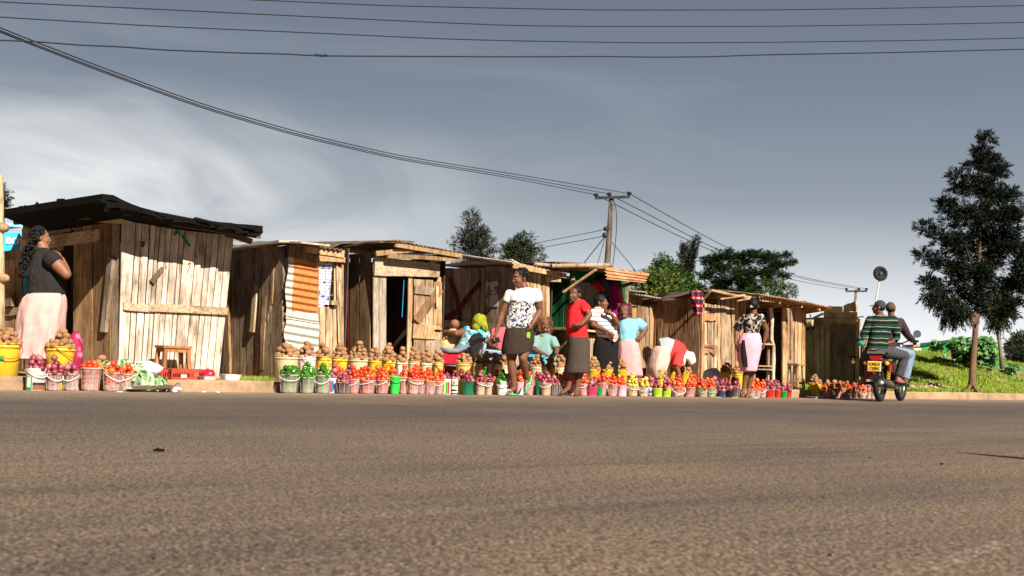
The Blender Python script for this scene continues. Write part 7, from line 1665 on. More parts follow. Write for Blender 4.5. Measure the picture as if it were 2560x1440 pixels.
t_, P_ = tub(2037, -0.30, 0.30, 0.22, 0.035, pl('pale lid', (0.6, 0.62, 0.68), 0.4), 'pale flat plastic lid on the road before the far right yellow bucket'); t_.location.z -= GZ
# upright stake just outside the picture on the right: its shadow crosses the road
P = gr(2375, 1129); Ls = 1.45 / math.tan(SUN_EL); base = P + SUN_DIR * Ls
mb = MB(); mb.tube([base, base + UP * 0.7, base + UP * 1.2, base + UP * 1.45], [0.12, 0.10, 0.06, 0.004], 10); tag(anchor(mb.build('wooden_stake', BARK)), 'pointed stake whose shadow reaches across the road from the right', 'stake')

# ================================================================== motorcycle and its two riders
by_ = 21.7; O = gY(2199, by_, 0.0); fw = Vector((0.52, 0.854, 0)).normalized(); rt = Vector((fw.y, -fw.x, 0))
L = lambda a, b_, c: O + fw * a + rt * b_ + UP * c
RUB = plain('tyre rubber', (0.014, 0.013, 0.012), 0.8, bump=0.3); CHR = plain('chrome', (0.6, 0.58, 0.55), 0.18, 0.5, 0.95, var=0.05); ENG = plain('engine alloy', (0.22, 0.20, 0.18), 0.4, 0.5, 0.7); BPL = plain('black plastic panel', (0.015, 0.014, 0.015), 0.35, 0.5); REDG = plain('red lens', (0.38, 0.005, 0.006), 0.15, 0.6, bump=0); AMB = plain('amber lens', (0.85, 0.26, 0.01), 0.15, 0.6, bump=0); SPR = plain('yellow spring', (0.72, 0.42, 0.05), 0.4); SEATM = plain('grey seat vinyl', (0.10, 0.085, 0.08), 0.45); PLT = plain('yellow plate', (0.78, 0.52, 0.03), 0.45, var=0.05, bump=0); DRED = plain('dark red paint', (0.14, 0.01, 0.012), 0.3, 0.5)
bk = thing('motorcycle', 'motorcycle seen from behind carrying two men, yellow number plate and round right mirror', 'motorcycle', O)
def wheel(a0):
    root = None; c = L(a0, 0, 0.30); mb = MB()
    ring = []
    for i in range(40):
        an = 2 * math.pi * i / 40; u = fw * math.cos(an) + UP * math.sin(an); tread = 0.006 if i % 2 else 0
        ring.append([c + u * (0.255 + 0.045 * math.cos(q) + (tread if abs(q) < 1 else 0)) + rt * 0.048 * math.sin(q) for q in (-2.2, -1.5, -0.8, 0, 0.8, 1.5, 2.2)])
    b0 = len(mb.v)
    for r_ in ring: mb.v += [tuple(p) for p in r_]
    for i in range(40):
        for k in range(7):
            i2 = (i + 1) % 40; k2 = (k + 1) % 7; mb.f.append((b0 + i * 7 + k, b0 + i * 7 + k2, b0 + i2 * 7 + k2, b0 + i2 * 7 + k)); mb.m.append(0)
    w_ = mb.build('wheel', RUB, bk, smooth=True)
    mb = MB(); mb.tube([c + (fw * math.cos(q * math.pi / 16) + UP * math.sin(q * math.pi / 16)) * 0.222 for q in range(33)], (0.02, 0.02), 8); mb.build('rim', CHR, w_, smooth=True)
    mb = MB(); mb.tube([c - rt * 0.07, c - rt * 0.03, c + rt * 0.03, c + rt * 0.07], [0.03, 0.06, 0.06, 0.03], 14); mb.build('hub', ENG, w_)
    mb = MB()
    for i in range(18): an = 2 * math.pi * i / 18; mb.tube([c + rt * 0.03 * (1 if i % 2 else -1) + (fw * math.cos(an + 0.3) + UP * math.sin(an + 0.3)) * 0.05, c + (fw * math.cos(an) + UP * math.sin(an)) * 0.22], 0.0025, 4)
    mb.build('spokes', CHR, w_)
wheel(0.0); wheel(1.27)
mb = MB()
for sg in (-1, 1): mb.tube([L(0, sg * 0.09, 0.30), L(0.5, sg * 0.10, 0.34)], 0.018, 8); mb.tube([L(-0.2, sg * 0.10, 0.66), L(0.3, sg * 0.12, 0.66), L(0.75, sg * 0.10, 0.72), L(0.95, 0.03 * sg, 0.86)], 0.014, 8)
mb.tube([L(0.95, 0, 0.88), L(0.85, 0, 0.5), L(0.75, 0, 0.25), L(0.45, 0, 0.25)], 0.02, 8); mb.build('frame', BPL, bk)
for sg in (-1, 1):
    mb = MB(); a = L(0.0, sg * 0.13, 0.32); b_ = L(0.10, sg * 0.13, 0.66)
    mb.tube([a + (b_ - a) * 0.15 + 0.026 * (fw * math.cos(q * 0.9) + rt * math.sin(q * 0.9)) + (b_ - a) * 0.7 * q / 50 for q in range(51)], 0.008, 5); mb.tube([a, b_], 0.014, 8, 1); mb.build('shock_absorber', [SPR, CHR], bk)
mb = MB(); rr = []
for i in range(12):
    an = math.radians(20 + 120 * i / 11 + 20); u = -fw * math.cos(an) * 1 + UP * math.sin(an); c = L(0, 0, 0.30); rr.append([c + u * (0.345 - 0.015 * q * q) + rt * 0.075 * q for q in (-1, -0.5, 0, 0.5, 1)] + [c + u * (0.338 - 0.015 * q * q) + rt * 0.07 * q for q in (1, 0.5, 0, -0.5, -1)])
mb.rings(rr); mb.box(L(-0.30, 0, 0.44), rt * 0.07, fw * 0.008, UP * 0.09); mb.build('rear_mudguard', BPL, bk, smooth=False)
mb = MB(); rr = []
for i in range(9):
    a = -0.20 + 1.0 * i / 8; z = 0.80 - (0.03 * math.sin(i / 8 * 3.14)) - (0.02 if i > 6 else 0); wd = 0.12 if i < 6 else 0.09
    rr.append([L(a, wd * math.cos(q * math.pi / 8), z + (0.045 if i not in (0, 8) else 0.02) * math.sin(q * math.pi / 8)) for q in range(16)])
mb.rings(rr); mb.build('seat', SEATM, bk, smooth=True)
mb = MB(); rr = []
for i, (a, wd, h) in enumerate(((0.68, 0.07, 0.06), (0.76, 0.13, 0.10), (0.9, 0.15, 0.13), (1.05, 0.13, 0.12), (1.13, 0.06, 0.06))): rr.append([L(a, wd * math.cos(q * math.pi / 8), 0.80 + i * 0.012 + h * math.sin(q * math.pi / 8)) for q in range(16)])
mb.rings(rr); mb.build('fuel_tank', DRED, bk, smooth=True)
mb = MB(); mb.tube([L(0.0, -0.14, 0.80), L(-0.22, -0.13, 0.83), L(-0.30, -0.07, 0.86), L(-0.31, 0.0, 0.865), L(-0.30, 0.07, 0.86), L(-0.22, 0.13, 0.83), L(0.0, 0.14, 0.80)], 0.013, 8); mb.box(L(-0.26, 0, 0.80), rt * 0.13, fw * 0.05, UP * 0.016); mb.box(L(-0.30, 0, 0.79), rt * 0.13, fw * 0.01, UP * 0.01); mb.build('grab_rail', CHR, bk, smooth=False)
mb = MB(); rr = [[L(-0.24 - dd, x, z) for x, z in ((-0.095, 0.745), (0.095, 0.745), (0.085, 0.70), (0.045, 0.655), (-0.045, 0.655), (-0.085, 0.70))] for dd in (0, 0.06)]; mb.rings(rr); mb.build('tail_light', REDG, bk)
pn = -fw; mb = MB(); pc = L(-0.33, 0, 0.575); mb.box(pc, rt * 0.108, fw * 0.003, UP * 0.080, 0); mb.box(pc - fw * 0.0035, rt * 0.100, fw * 0.0015, UP * 0.072, 1); pb = mb.build('number_plate', [PR['white'], PLT], bk)
text('KMEA', 0.070, pc - fw * 0.007 - rt * 0.090 + UP * 0.010, rt, UP, PR['black'], pb, ext=0.001, bold=0.0005); text('120N', 0.070, pc - fw * 0.007 - rt * 0.085 - UP * 0.060, rt, UP, PR['black'], pb, ext=0.001, bold=0.0015)
mb = MB(); mb.ell(L(-0.30, 0, 0.465), (0.045, 0.02, 0.028), 12, 8); mb.build('reflector', REDG, bk, smooth=True)
for sg in (-1, 1):
    mb = MB(); c = L(-0.22, sg * 0.17, 0.625); mb.tube([L(-0.2, sg * 0.08, 0.64), c], 0.008, 6, 1); mb.ell(c, (0.042, 0.035, 0.038), 12, 8, None, 0); mb.tube([c + fw * 0.005, c + fw * 0.035], [0.040, 0.02], 12, 1); mb.build('turn_signal', [AMB, BPL], bk, smooth=True)
mb = MB(); mb.tube([L(0.45, 0.10, 0.25), L(0.25, 0.15, 0.28), L(0.1, 0.16, 0.30)], 0.02, 8); mb.tube([L(0.22, 0.155, 0.28), L(-0.05, 0.165, 0.31), L(-0.22, 0.17, 0.33)], [0.03, 0.048, 0.045], 14); mb.tube([L(-0.22, 0.17, 0.33), L(-0.235, 0.17, 0.331)], [0.03, 0.03], 12); mb.build('exhaust', ENG, bk, smooth=False)
mb = MB(); mb.tube([L(0.45, -0.17, 0.33), L(0.45, 0.17, 0.33)], [0.10, 0.09], 16); mb.tube([L(0.6, -0.12, 0.33), L(0.6, 0.12, 0.33)], [0.12, 0.12], 16)
for i in range(7): mb.box(L(0.66 + i * 0.012, 0, 0.44 + i * 0.03), rt * 0.10, fw * 0.085, UP * 0.009)
mb.box(L(0.70, 0, 0.54), rt * 0.06, fw * 0.06, UP * 0.12); mb.build('engine', ENG, bk)
mb = MB(); mb.tube([L(0.35, -0.34, 0.30), L(0.35, 0.30, 0.30)], 0.014, 8); mb.tube([L(0.35, 0.2, 0.295), L(0.35, 0.34, 0.295)], 0.024, 8); mb.tube([L(0.35, -0.2, 0.295), L(0.35, -0.38, 0.295)], 0.024, 8); mb.build('footrest', BPL, bk)
mb = MB()
for sg in (-1, 1): mb.tube([L(0.80, sg * 0.08, 0.72), L(0.85, sg * 0.24, 0.60), L(0.82, sg * 0.26, 0.38), L(0.75, sg * 0.08, 0.28)], 0.014, 8)
mb.build('crash_bar', CHR, bk)
mb = MB(); mb.box(L(0.20, -0.19, 0.48), rt * 0.07, fw * 0.20, UP * 0.12); mb.box(L(0.15, 0.145, 0.56), rt * 0.01, fw * 0.13, UP * 0.08); mb.build('side_panel', DRED, bk)
mb = MB()
for sg in (-1, 1): mb.tube([L(1.27, sg * 0.08, 0.30), L(1.05, sg * 0.09, 0.90)], 0.02, 8)
mb.build('fork', CHR, bk)
mb = MB(); mb.tube([L(0.92, -0.37, 1.02), L(0.98, -0.22, 1.04), L(1.05, -0.06, 0.98), L(1.05, 0.06, 0.98), L(0.98, 0.22, 1.04), L(0.92, 0.37, 1.02)], 0.012, 8)
for sg in (-1, 1): mb.tube([L(0.95, sg * 0.27, 1.035), L(0.92, sg * 0.38, 1.02)], 0.019, 8)
mb.build('handlebar', BPL, bk)
mb = MB(); mb.ell(L(1.16, 0, 0.92), (0.09, 0.09, 0.085), 14, 10); mb.build('headlight', CHR, bk, smooth=True)
MIR = Mt('mirror glass', 0.03, 0.5); MIR.col((0.75, 0.85, 1.0)); MIR.b.inputs['Metallic'].default_value = 1.0
MC = at(2293, 835, by_ + 0.85); mb = MB(); rr = []
mn = (CAM - MC).normalized(); mn = (mn + UP * 0.06).normalized(); mx_ = mn.cross(UP).normalized(); mu = mx_.cross(mn)
for dz_, r_ in ((-0.03, 0.03), (-0.012, 0.060), (0.0, 0.064), (0.004, 0.060)): rr.append([MC + mn * dz_ + (mx_ * math.cos(q * math.pi / 14) + mu * math.sin(q * math.pi / 14)) * r_ for q in range(28)])
mb.rings(rr); m_ = mb.build('mirror', BPL, bk, smooth=False)
mb = MB(); mb.face([MC + mn * 0.0065 + (mx_ * math.cos(q * math.pi / 14) + mu * math.sin(q * math.pi / 14)) * 0.057 for q in range(28)]); mb.build('mirror_glass', MIR.m, m_)
mb = MB(); mb.tube([MC - UP * 0.03 - mn * 0.02, at(2283, 845, by_ + 0.88), L(0.96, 0.28, 1.04)], 0.006, 6); mb.build('mirror_stalk', BPL, bk)
# riders
KNIT = stripes('green knit with cream and charcoal stripes', (0.010, 0.045, 0.028), [(0.0, 0.20, (0.007, 0.009, 0.008)), (0.30, 0.34, (0.36, 0.32, 0.25)), (0.50, 0.70, (0.008, 0.011, 0.009)), (0.70, 0.74, (0.36, 0.32, 0.25))], 5.4, 0.12)
CAPG = cloth('grey cap cloth', (0.045, 0.048, 0.058)).m; CAPB = cloth('brown cap cloth', (0.09, 0.06, 0.045)).m; JKT = cloth('maroon brown jacket cloth', (0.045, 0.030, 0.030), bump=0.8).m; GTR = cloth('grey trouser cloth', (0.055, 0.05, 0.055), bump=0.7).m; JEAN = cloth('washed jean cloth', (0.16, 0.22, 0.29), bump=0.7).m
def capf(mat, right):
    def fn(t, hc, fv, s, Pf, rot):
        mb = MB(); mb.ell(Pf(0, -0.020, 0.035), (0.080 * s, 0.094 * s, 0.088 * s), 18, 12, rot); mb.v = [v for v in mb.v]
        c_ = Pf(0, 0.10, 0.035); x = (Pf(1, 0, 0) - Pf(0, 0, 0)).normalized(); f = (Pf(0, 1, 0) - Pf(0, 0, 0)).normalized(); u = (Pf(0, 0, 1) - Pf(0, 0, 0)).normalized()
        pr = [Pf(0, 0.045, 0.030) + (x * 0.072 * math.cos(q * math.pi / 9) + f * 0.105 * max(0, math.sin(q * math.pi / 9)) - u * 0.012 * max(0, math.sin(q * math.pi / 9))) * s for q in range(10)]
        mb.prism(pr, u * 0.009); mb.build('cap', mat, t, smooth=False)
        mb = MB(); mb.ell(Pf(0, -0.034, -0.006), (0.070 * s, 0.072 * s, 0.052 * s), 14, 8, rot); mb.build('hair', HAIR, t, smooth=True)
    return fn
pt, J, *_ = person('motorcycle passenger in green striped sweater and grey cap, seen from behind', by_, L(0.05, 0, 0), (2197, 769, 35, -112, 0.0, 0.0),
    torso=[(2190, 2211, 787, 0.13), (2177, 2228, 792, 0.19), (2171, 2236, 799, 0.23), (2172, 2236, 812, 0.26), (2173, 2228, 826, 0.25), (2172, 2223, 842, 0.25), (2168, 2220, 858, 0.26), (2165, 2219, 872, 0.28), (2166, 2218, 884, 0.28)],
    arms=[dict(s=(2175, 802, 0), e=(2159, 838, 0.02), w=(2161, 856, -0.04), h=(2158, 868, -0.06), n=(1, 0, 0), sl=1.75, r=1.12), dict(s=(2233, 804, 0), e=(2243, 842, 0.04), w=(2229, 856, 0.0), h=(2221, 858, -0.02), n=(0, 1, 0), sl=1.6, r=1.15)],
    legs=[dict(h=(2215, 880, 0.05), k=(2262, 889, 0.20), a=(2245, 944, 0.20), t=(2259, 957, 0.26)), dict(h=(2175, 880, 0.05), k=(2160, 900, 0.34), a=(2158, 945, 0.30), t=(2150, 957, 0.38))],
    shirt=('sweater', KNIT), trousers=('trousers', GTR, 0.94), hairf=capf(CAPG, 0), eyes=False, neck=(2201, 790), fat=1.0)
BOOT = plain('pinkish brown boot', (0.26, 0.10, 0.08), 0.7)
def shoe(t, a, b_, mat):
    mb = MB(); d = (b_ - a); mb.tube([a - d * 0.3 - UP * 0.02, a - UP * 0.02, lerp(a, b_, 0.6) - UP * 0.01, b_ + d.normalized() * 0.03], [(0.04, 0.045), (0.048, 0.05), (0.048, 0.036), (0.032, 0.02)], 12); mb.tube([a + UP * 0.08, a], [0.045, 0.05], 10); remesh(mb, 'shoe', [mat], t, 0.008, 2)
shoe(pt, J((2245, 948, 0.20)), J((2260, 959, 0.26)), BOOT); shoe(pt, J((2158, 948, 0.30)), J((2150, 959, 0.38)), BOOT)
mb = MB(); a = J((2163, 848, -0.1)); b_ = J((2136, 842, -0.05)); mb.tube([J((2160, 862, -0.12)), J((2150, 856, -0.1)), J((2148, 846, -0.1))], [0.05, 0.055, 0.02], 10); o = mb.build('green_bag', pl('emerald film', (0.01, 0.22, 0.11), 0.35)); tag(anchor(o), 'emerald green bag held at the left side of the motorcycle passenger', 'bag')
mb = MB(); mb.tube([J((2158, 858, -0.12)), J((2137, 841, -0.10))], 0.030, 10); tag(anchor(mb.build('umbrella', BP)), 'black folded umbrella poking out left of the passenger', 'umbrella')
dt, J, *_ = person('motorcycle driver in maroon brown jacket, brown cap and washed jeans', by_ + 0.38, L(0.45, 0, 0), (2227, 773, 33, 150, 0.0, 0.05),
    torso=[(2220, 2236, 789, 0.13), (2212, 2247, 795, 0.19), (2206, 2254, 802, 0.23), (2203, 2256, 815, 0.26), (2202, 2252, 832, 0.26), (2202, 2244, 850, 0.26), (2202, 2240, 868, 0.27), (2202, 2240, 882, 0.28)],
    arms=[dict(s=(2250, 807, 0), e=(2268, 838, 0.16), w=(2284, 852, 0.36), h=(2287, 857, 0.46), n=(0, 0, -1), sl=1.9, r=1.2), dict(s=(2206, 807, 0), e=(2192, 838, 0.16), w=(2186, 848, 0.36), h=(2186, 852, 0.46), n=(0, 0, -1), sl=1.9, r=1.2)],
    legs=[dict(h=(2236, 880, 0), k=(2277, 886, 0.26), a=(2263, 950, 0.18), t=(2268, 962, 0.30)), dict(h=(2205, 880, 0), k=(2178, 886, 0.35), a=(2184, 945, 0.2), t=(2180, 957, 0.32))],
    shirt=('jacket', JKT), trousers=('jeans', JEAN, 0.96), hairf=capf(CAPB, 0), eyes=False, neck=(2229, 793), fat=0.98)
shoe(dt, J((2263, 953, 0.18)), J((2269, 963, 0.30)), SAND); shoe(dt, J((2184, 948, 0.2)), J((2180, 959, 0.32)), SAND)
# tyre on a leaning pole
Yt = 25.0; t = thing('tyre_sign', 'small knobbly black tyre stuck on top of a thin leaning pole', 'sign', gY(2150, Yt))
c = at(2201, 684, Yt); mb = MB(); rr = []; nn = Vector((0.15, -1, 0.1)).normalized(); ux = nn.cross(UP).normalized(); uy = ux.cross(nn)
for i in range(48):
    an = 2 * math.pi * i / 48; u = ux * math.cos(an) + uy * math.sin(an); kb = 0.006 if i % 2 else 0
    rr.append([c + u * (0.105 + 0.036 * math.cos(q) + (kb if abs(q) < 1.6 else 0)) + nn * 0.045 * math.sin(q) for q in (-2.4, -1.6, -0.8, 0, 0.8, 1.6, 2.4, 3.14)])
b0 = len(mb.v)
for r_ in rr: mb.v += [tuple(p) for p in r_]
for i in range(48):
    for k in range(8): i2 = (i + 1) % 48; k2 = (k + 1) % 8; mb.f.append((b0 + i * 8 + k, b0 + i * 8 + k2, b0 + i2 * 8 + k2, b0 + i2 * 8 + k)); mb.m.append(0)
mb.build('tyre', RUB, t); mb = MB(); mb.tube([c - nn * 0.02, c + nn * 0.01], [0.08, 0.08], 20); mb.build('disc', RUB, t); mb = MB(); mb.tube([c - nn * 0.03, c + nn * 0.04], [0.022, 0.028], 12); mb.build('hub', BPL, t)
mb = MB(); mb.tube([gY(2150, Yt), at(2176, 830, Yt), c - UP * 0.02], 0.016, 8); mb.build('pole', plain('pale rod', (0.55, 0.5, 0.45), 0.5), t)

# ================================================================== trees, bushes, grass
nr = np.random.RandomState(11)
def leafm(name, a, b_, c, rough=0.6, spec=0.25, transl=0.0):
    m = Mt(name, rough, spec); r = m.island(); v = m.coord('Object')
    n1 = m.noise(v, 1.3, 3)
    col = m.ramp(m.math('ADD', m.math('MULTIPLY', r, 0.65), m.math('MULTIPLY', n1, 0.35)), [(0.15, a), (0.5, b_), (0.85, c)])
    m.col(col); return m.m
LM_DARK = leafm('very dark silky leaf', (0.003, 0.005, 0.003), (0.007, 0.011, 0.005), (0.028, 0.035, 0.022), 0.9, 0.08)
LM_MID = leafm('dull green leaf', (0.006, 0.011, 0.005), (0.020, 0.032, 0.012), (0.085, 0.10, 0.04), 0.8, 0.1)
LM_GUM = leafm('grey green leaf', (0.006, 0.008, 0.006), (0.020, 0.024, 0.016), (0.085, 0.088, 0.06), 0.8, 0.1)
LM_GREEN = leafm('fresh green leaf', (0.006, 0.020, 0.004), (0.022, 0.058, 0.009), (0.10, 0.15, 0.025), 0.7, 0.15)
LM_MANGO = leafm('yellow green leaf', (0.008, 0.022, 0.004), (0.045, 0.085, 0.012), (0.20, 0.19, 0.035), 0.7, 0.2)
LM_ACA = leafm('dark acacia leaf', (0.003, 0.008, 0.003), (0.008, 0.020, 0.005), (0.025, 0.055, 0.010), 0.9, 0.08)
LM_CAST = leafm('large glossy leaf', (0.012, 0.05, 0.010), (0.04, 0.14, 0.025), (0.20, 0.33, 0.10), 0.5, 0.3)
def quads(name, pos, dirs, nrm, L_, W_, mat, parent, shape='leaf'):
    """many small two-triangle leaves"""
    n = len(pos); dirs = dirs / np.linalg.norm(dirs, axis=1, keepdims=True); sd = np.cross(dirs, nrm); sd /= (np.linalg.norm(sd, axis=1, keepdims=True) + 1e-9); nn = np.cross(sd, dirs)
    L_ = np.asarray(L_).reshape(-1, 1) * np.ones((n, 1)); W_ = np.asarray(W_).reshape(-1, 1) * np.ones((n, 1))
    a = pos; b_ = pos + dirs * L_ * 0.45 + sd * W_ / 2 + nn * L_ * 0.04; c = pos + dirs * L_ - nn * L_ * 0.10; d = pos + dirs * L_ * 0.45 - sd * W_ / 2 + nn * L_ * 0.04
    V = np.stack([a, b_, c, d], 1).reshape(-1, 3)
    off = wloc(parent) if parent is not None else Vector((0, 0, 0)); V = V - np.array(off)
    me = bpy.data.meshes.new(name); me.vertices.add(n * 4); me.vertices.foreach_set('co', V.ravel()); me.loops.add(n * 4); me.loops.foreach_set('vertex_index', np.arange(n * 4)); me.polygons.add(n); me.polygons.foreach_set('loop_start', np.arange(n) * 4); me.polygons.foreach_set('loop_total', np.full(n, 4)); me.update(); me.materials.append(mat)
    o = bpy.data.objects.new(name, me); C.objects.link(o)
    if parent is not None: o.parent = parent
    return o
def prof_at(prof, y):
    for (y0, l0, r0), (y1, l1, r1) in zip(prof, prof[1:]):
        if y <= y1: t = (y - y0) / (y1 - y0); return l0 + (l1 - l0) * t, r0 + (r1 - r0) * t
    return prof[-1][1:]
def tree(name, label, Y, trunk, prof, nb, per, leaf, mat, r_blob, lobes=None, flatten=0.7, spray=7, droop=0.0, up=0.3, group=None, bark=None, cat='tree', trad=(0.1, 0.05), limbs=18, surf=0.5, base=None, yawrand=1.0, zsq=0.7, zflat=1.0):
    """trunk: photo points bottom-up; prof: crown outline rows (y, xl, xr); blobs of leaf sprays fill it"""
    k = F / Y
    base = base if base is not None else at(trunk[0][0], trunk[0][1], Y)
    t = thing(name, label, cat, base, group)
    TP = [at(x, y, Y) for x, y in trunk]
    if TP[0].z > 0.3 and label[:8] != 'drooping' and cat == 'tree' and Y > 35: TP = [Vector((TP[0].x, TP[0].y, -0.1))] + TP
    if Y > 35: t.location.z = 0
    mb = MB(); n = len(TP); mb.tube(TP, [lerp(trad[0], trad[1], i / max(1, n - 1)) for i in range(n)], 10)
    profs = prof if isinstance(prof[0][0], (list, tuple)) else [prof]
    cent = []
    if lobes:
        tot = sum(q[2] ** 2 for q in lobes)
        for x, y, r in lobes:
            zy = nr.uniform(-0.5, 0.5) * r / k
            for i in range(max(3, int(nb * r * r / tot))):
                v = nr.normal(size=3); v /= np.linalg.norm(v); v *= nr.rand() ** 0.45 * max(0.2, r - r_blob * k * 0.5)
                cent.append(at(x + v[0], y + v[2] * zflat, Y + zy + v[1] / k * flatten))
        profs = []
    for pf in profs:
        ys = [p[0] for p in pf]; y0, y1 = ys[0], ys[-1]; wts = []
        cand = 0
        while len(cent) < nb * (profs.index(pf) + 1) / len(profs) and cand < 20000:
            cand += 1; y = nr.uniform(y0, y1); l, r = prof_at(pf, y); wmax = max(p[2] - p[1] for p in pf)
            if nr.rand() > (r - l + 4) / (wmax + 4): continue
            rr_ = nr.rand() ** surf; th = nr.rand() * 2 * math.pi; hw_ = max(1.0, (r - l) / 2 - r_blob * k * 0.55)
            x = (l + r) / 2 + hw_ * rr_ * math.cos(th); dy = hw_ / k * rr_ * math.sin(th) * flatten
            cent.append(at(x, y, Y + dy))
    for i in range(min(limbs, len(cent))):
        c = cent[i * len(cent) // max(1, limbs)]; best = min(TP[len(TP) // 3:], key=lambda p: (p - c).length + max(0, p.z - c.z) * 2)
        mid = lerp(best, c, 0.5) - UP * 0.05 * (c - best).length; r0 = trad[1] * 0.55; mb.tube([best, mid, c], [r0, r0 * 0.6, r0 * 0.2], 6)
    mb.build('trunk', bark or BARKD, t, smooth=True)
    P = []; Dd = []; Nn = []; LL = []
    for c in cent:
        rb = r_blob * nr.uniform(0.6, 1.25)
        for j in range(per):
            v = nr.normal(size=3); v /= np.linalg.norm(v); q = np.array(c) + v * rb * nr.uniform(0.25, 1.0) * np.array((1, 1, zsq))
            d = v * np.array((1, 1, 0.5)) + np.array((0, 0, up - droop)) + nr.normal(size=3) * 0.35; d /= np.linalg.norm(d)
            side = np.cross(d, nr.normal(size=3)); side /= np.linalg.norm(side)
            for m_ in range(spray):
                f = m_ / spray; sg = 1 if m_ % 2 else -1
                P.append(q + d * leaf[0] * 1.1 * f * 1.5 + np.array((0, 0, -droop * 0.06 * f * f * spray * leaf[0] * 3))); Dd.append(d * (0.6 + 0.4 * f) + side * sg * 0.8 * (1 - 0.6 * f) + np.array((0, 0, -droop * f))); Nn.append(nr.normal(size=3)); LL.append(leaf[0] * nr.uniform(0.7, 1.3))
    LL = np.array(LL); quads('crown', np.array(P), np.array(Dd), np.array(Nn), LL, LL * leaf[1], mat, t)
    return t
BARKD = plain('tree bark', (0.16, 0.095, 0.055), 0.9, 0.1, var=0.4, scale=9, bump=0.8)
BARKK = plain('dark bark', (0.035, 0.026, 0.018), 0.9, 0.05)
BARKG = plain('grey bark', (0.20, 0.17, 0.13), 0.9, 0.1, var=0.3)
# the big dark tree on the bank
Yb = 27.6
bt = tree('silky_oak_tree', 'tall dark feathery tree with a straight brown trunk on the grass bank', Yb, [(2428, 985), (2430, 960), (2433, 900), (2437, 850), (2441, 790), (2446, 700), (2452, 560), (2458, 420), (2462, 350)],
    [(334, 2458, 2468), (360, 2440, 2486), (385, 2424, 2500), (420, 2418, 2508), (432, 2385, 2530), (470, 2376, 2545), (505, 2352, 2552), (545, 2348, 2570), (570, 2320, 2580), (600, 2318, 2590), (650, 2312, 2592), (700, 2314, 2588), (740, 2318, 2575), (765, 2340, 2560), (790, 2380, 2530)],
    310, 18, (0.085, 0.27), LM_DARK, 0.14, lobes=[(2463, 352, 16), (2456, 385, 26), (2470, 415, 34), (2440, 410, 18), (2500, 440, 26), (2392, 440, 15), (2402, 470, 26), (2450, 470, 46), (2510, 490, 38), (2368, 515, 20), (2390, 540, 38), (2450, 545, 52), (2520, 550, 50), (2312, 568, 16), (2340, 590, 26), (2385, 610, 42), (2450, 620, 60), (2525, 625, 55), (2310, 638, 15), (2345, 655, 30), (2395, 680, 42), (2465, 695, 55), (2540, 700, 48), (2318, 706, 14), (2345, 722, 24), (2395, 745, 28), (2455, 760, 34), (2520, 765, 36), (2570, 650, 40)], flatten=0.9, spray=8, droop=0.15, up=0.5, trad=(0.085, 0.02), limbs=28, surf=0.55)
mb = MB()
for i in range(6): a = rnd.uniform(0, 6.28); b0_ = at(2429, 975, Yb); mb.tube([b0_ + UP * 0.12, b0_ + Vector((math.cos(a) * 0.12, math.sin(a) * 0.12 - 0.05, 0.0)), b0_ + Vector((math.cos(a) * 0.32, math.sin(a) * 0.32 - 0.1, -0.16))], [0.05, 0.035, 0.012], 6)
mb.build('root', BARKD, bt, smooth=True)
for px, pts in enumerate((((2300, 570), (2322, 640)), ((2300, 650), (2330, 700)), ((2308, 730), (2345, 765)))): pass
# outlying sprays low on the left and a lit tuft in the middle
tree('silky_oak_tree', 'thin pale stemmed tree with lighter green drooping foliage right of the tall dark tree', 31.0, [(2505, 922), (2502, 880), (2497, 840), (2490, 790), (2486, 740)], [(720, 2462, 2510), (745, 2452, 2540), (775, 2452, 2540), (800, 2466, 2530), (812, 2478, 2506)], 60, 13, (0.085, 0.26), LM_MID, 0.18, spray=8, droop=0.7, up=0.1, trad=(0.055, 0.03), limbs=8, bark=BARKG)
tree('silky_oak_tree', 'drooping lower boughs hanging left of the tall dark trunk', 27.0, [(2436, 830), (2420, 778), (2380, 760), (2340, 770)], [(720, 2310, 2345), (745, 2306, 2400), (770, 2345, 2430), (792, 2355, 2430), (804, 2378, 2400)], 46, 13, (0.085, 0.24), LM_DARK, 0.16, spray=8, droop=0.8, up=0.0, trad=(0.02, 0.012), limbs=6, base=at(2436, 830, 27.0))
t = thing('wooden_board', 'square brown board nailed to the trunk of the tall dark tree', 'board', at(2437, 800, Yb - 0.12)); mb = MB(); mb.box(at(2438, 795, Yb - 0.13), Vector((0.09, 0, 0)), Vector((0, 0.012, 0)), UP * 0.13); mb.build('panel', PLY, t)
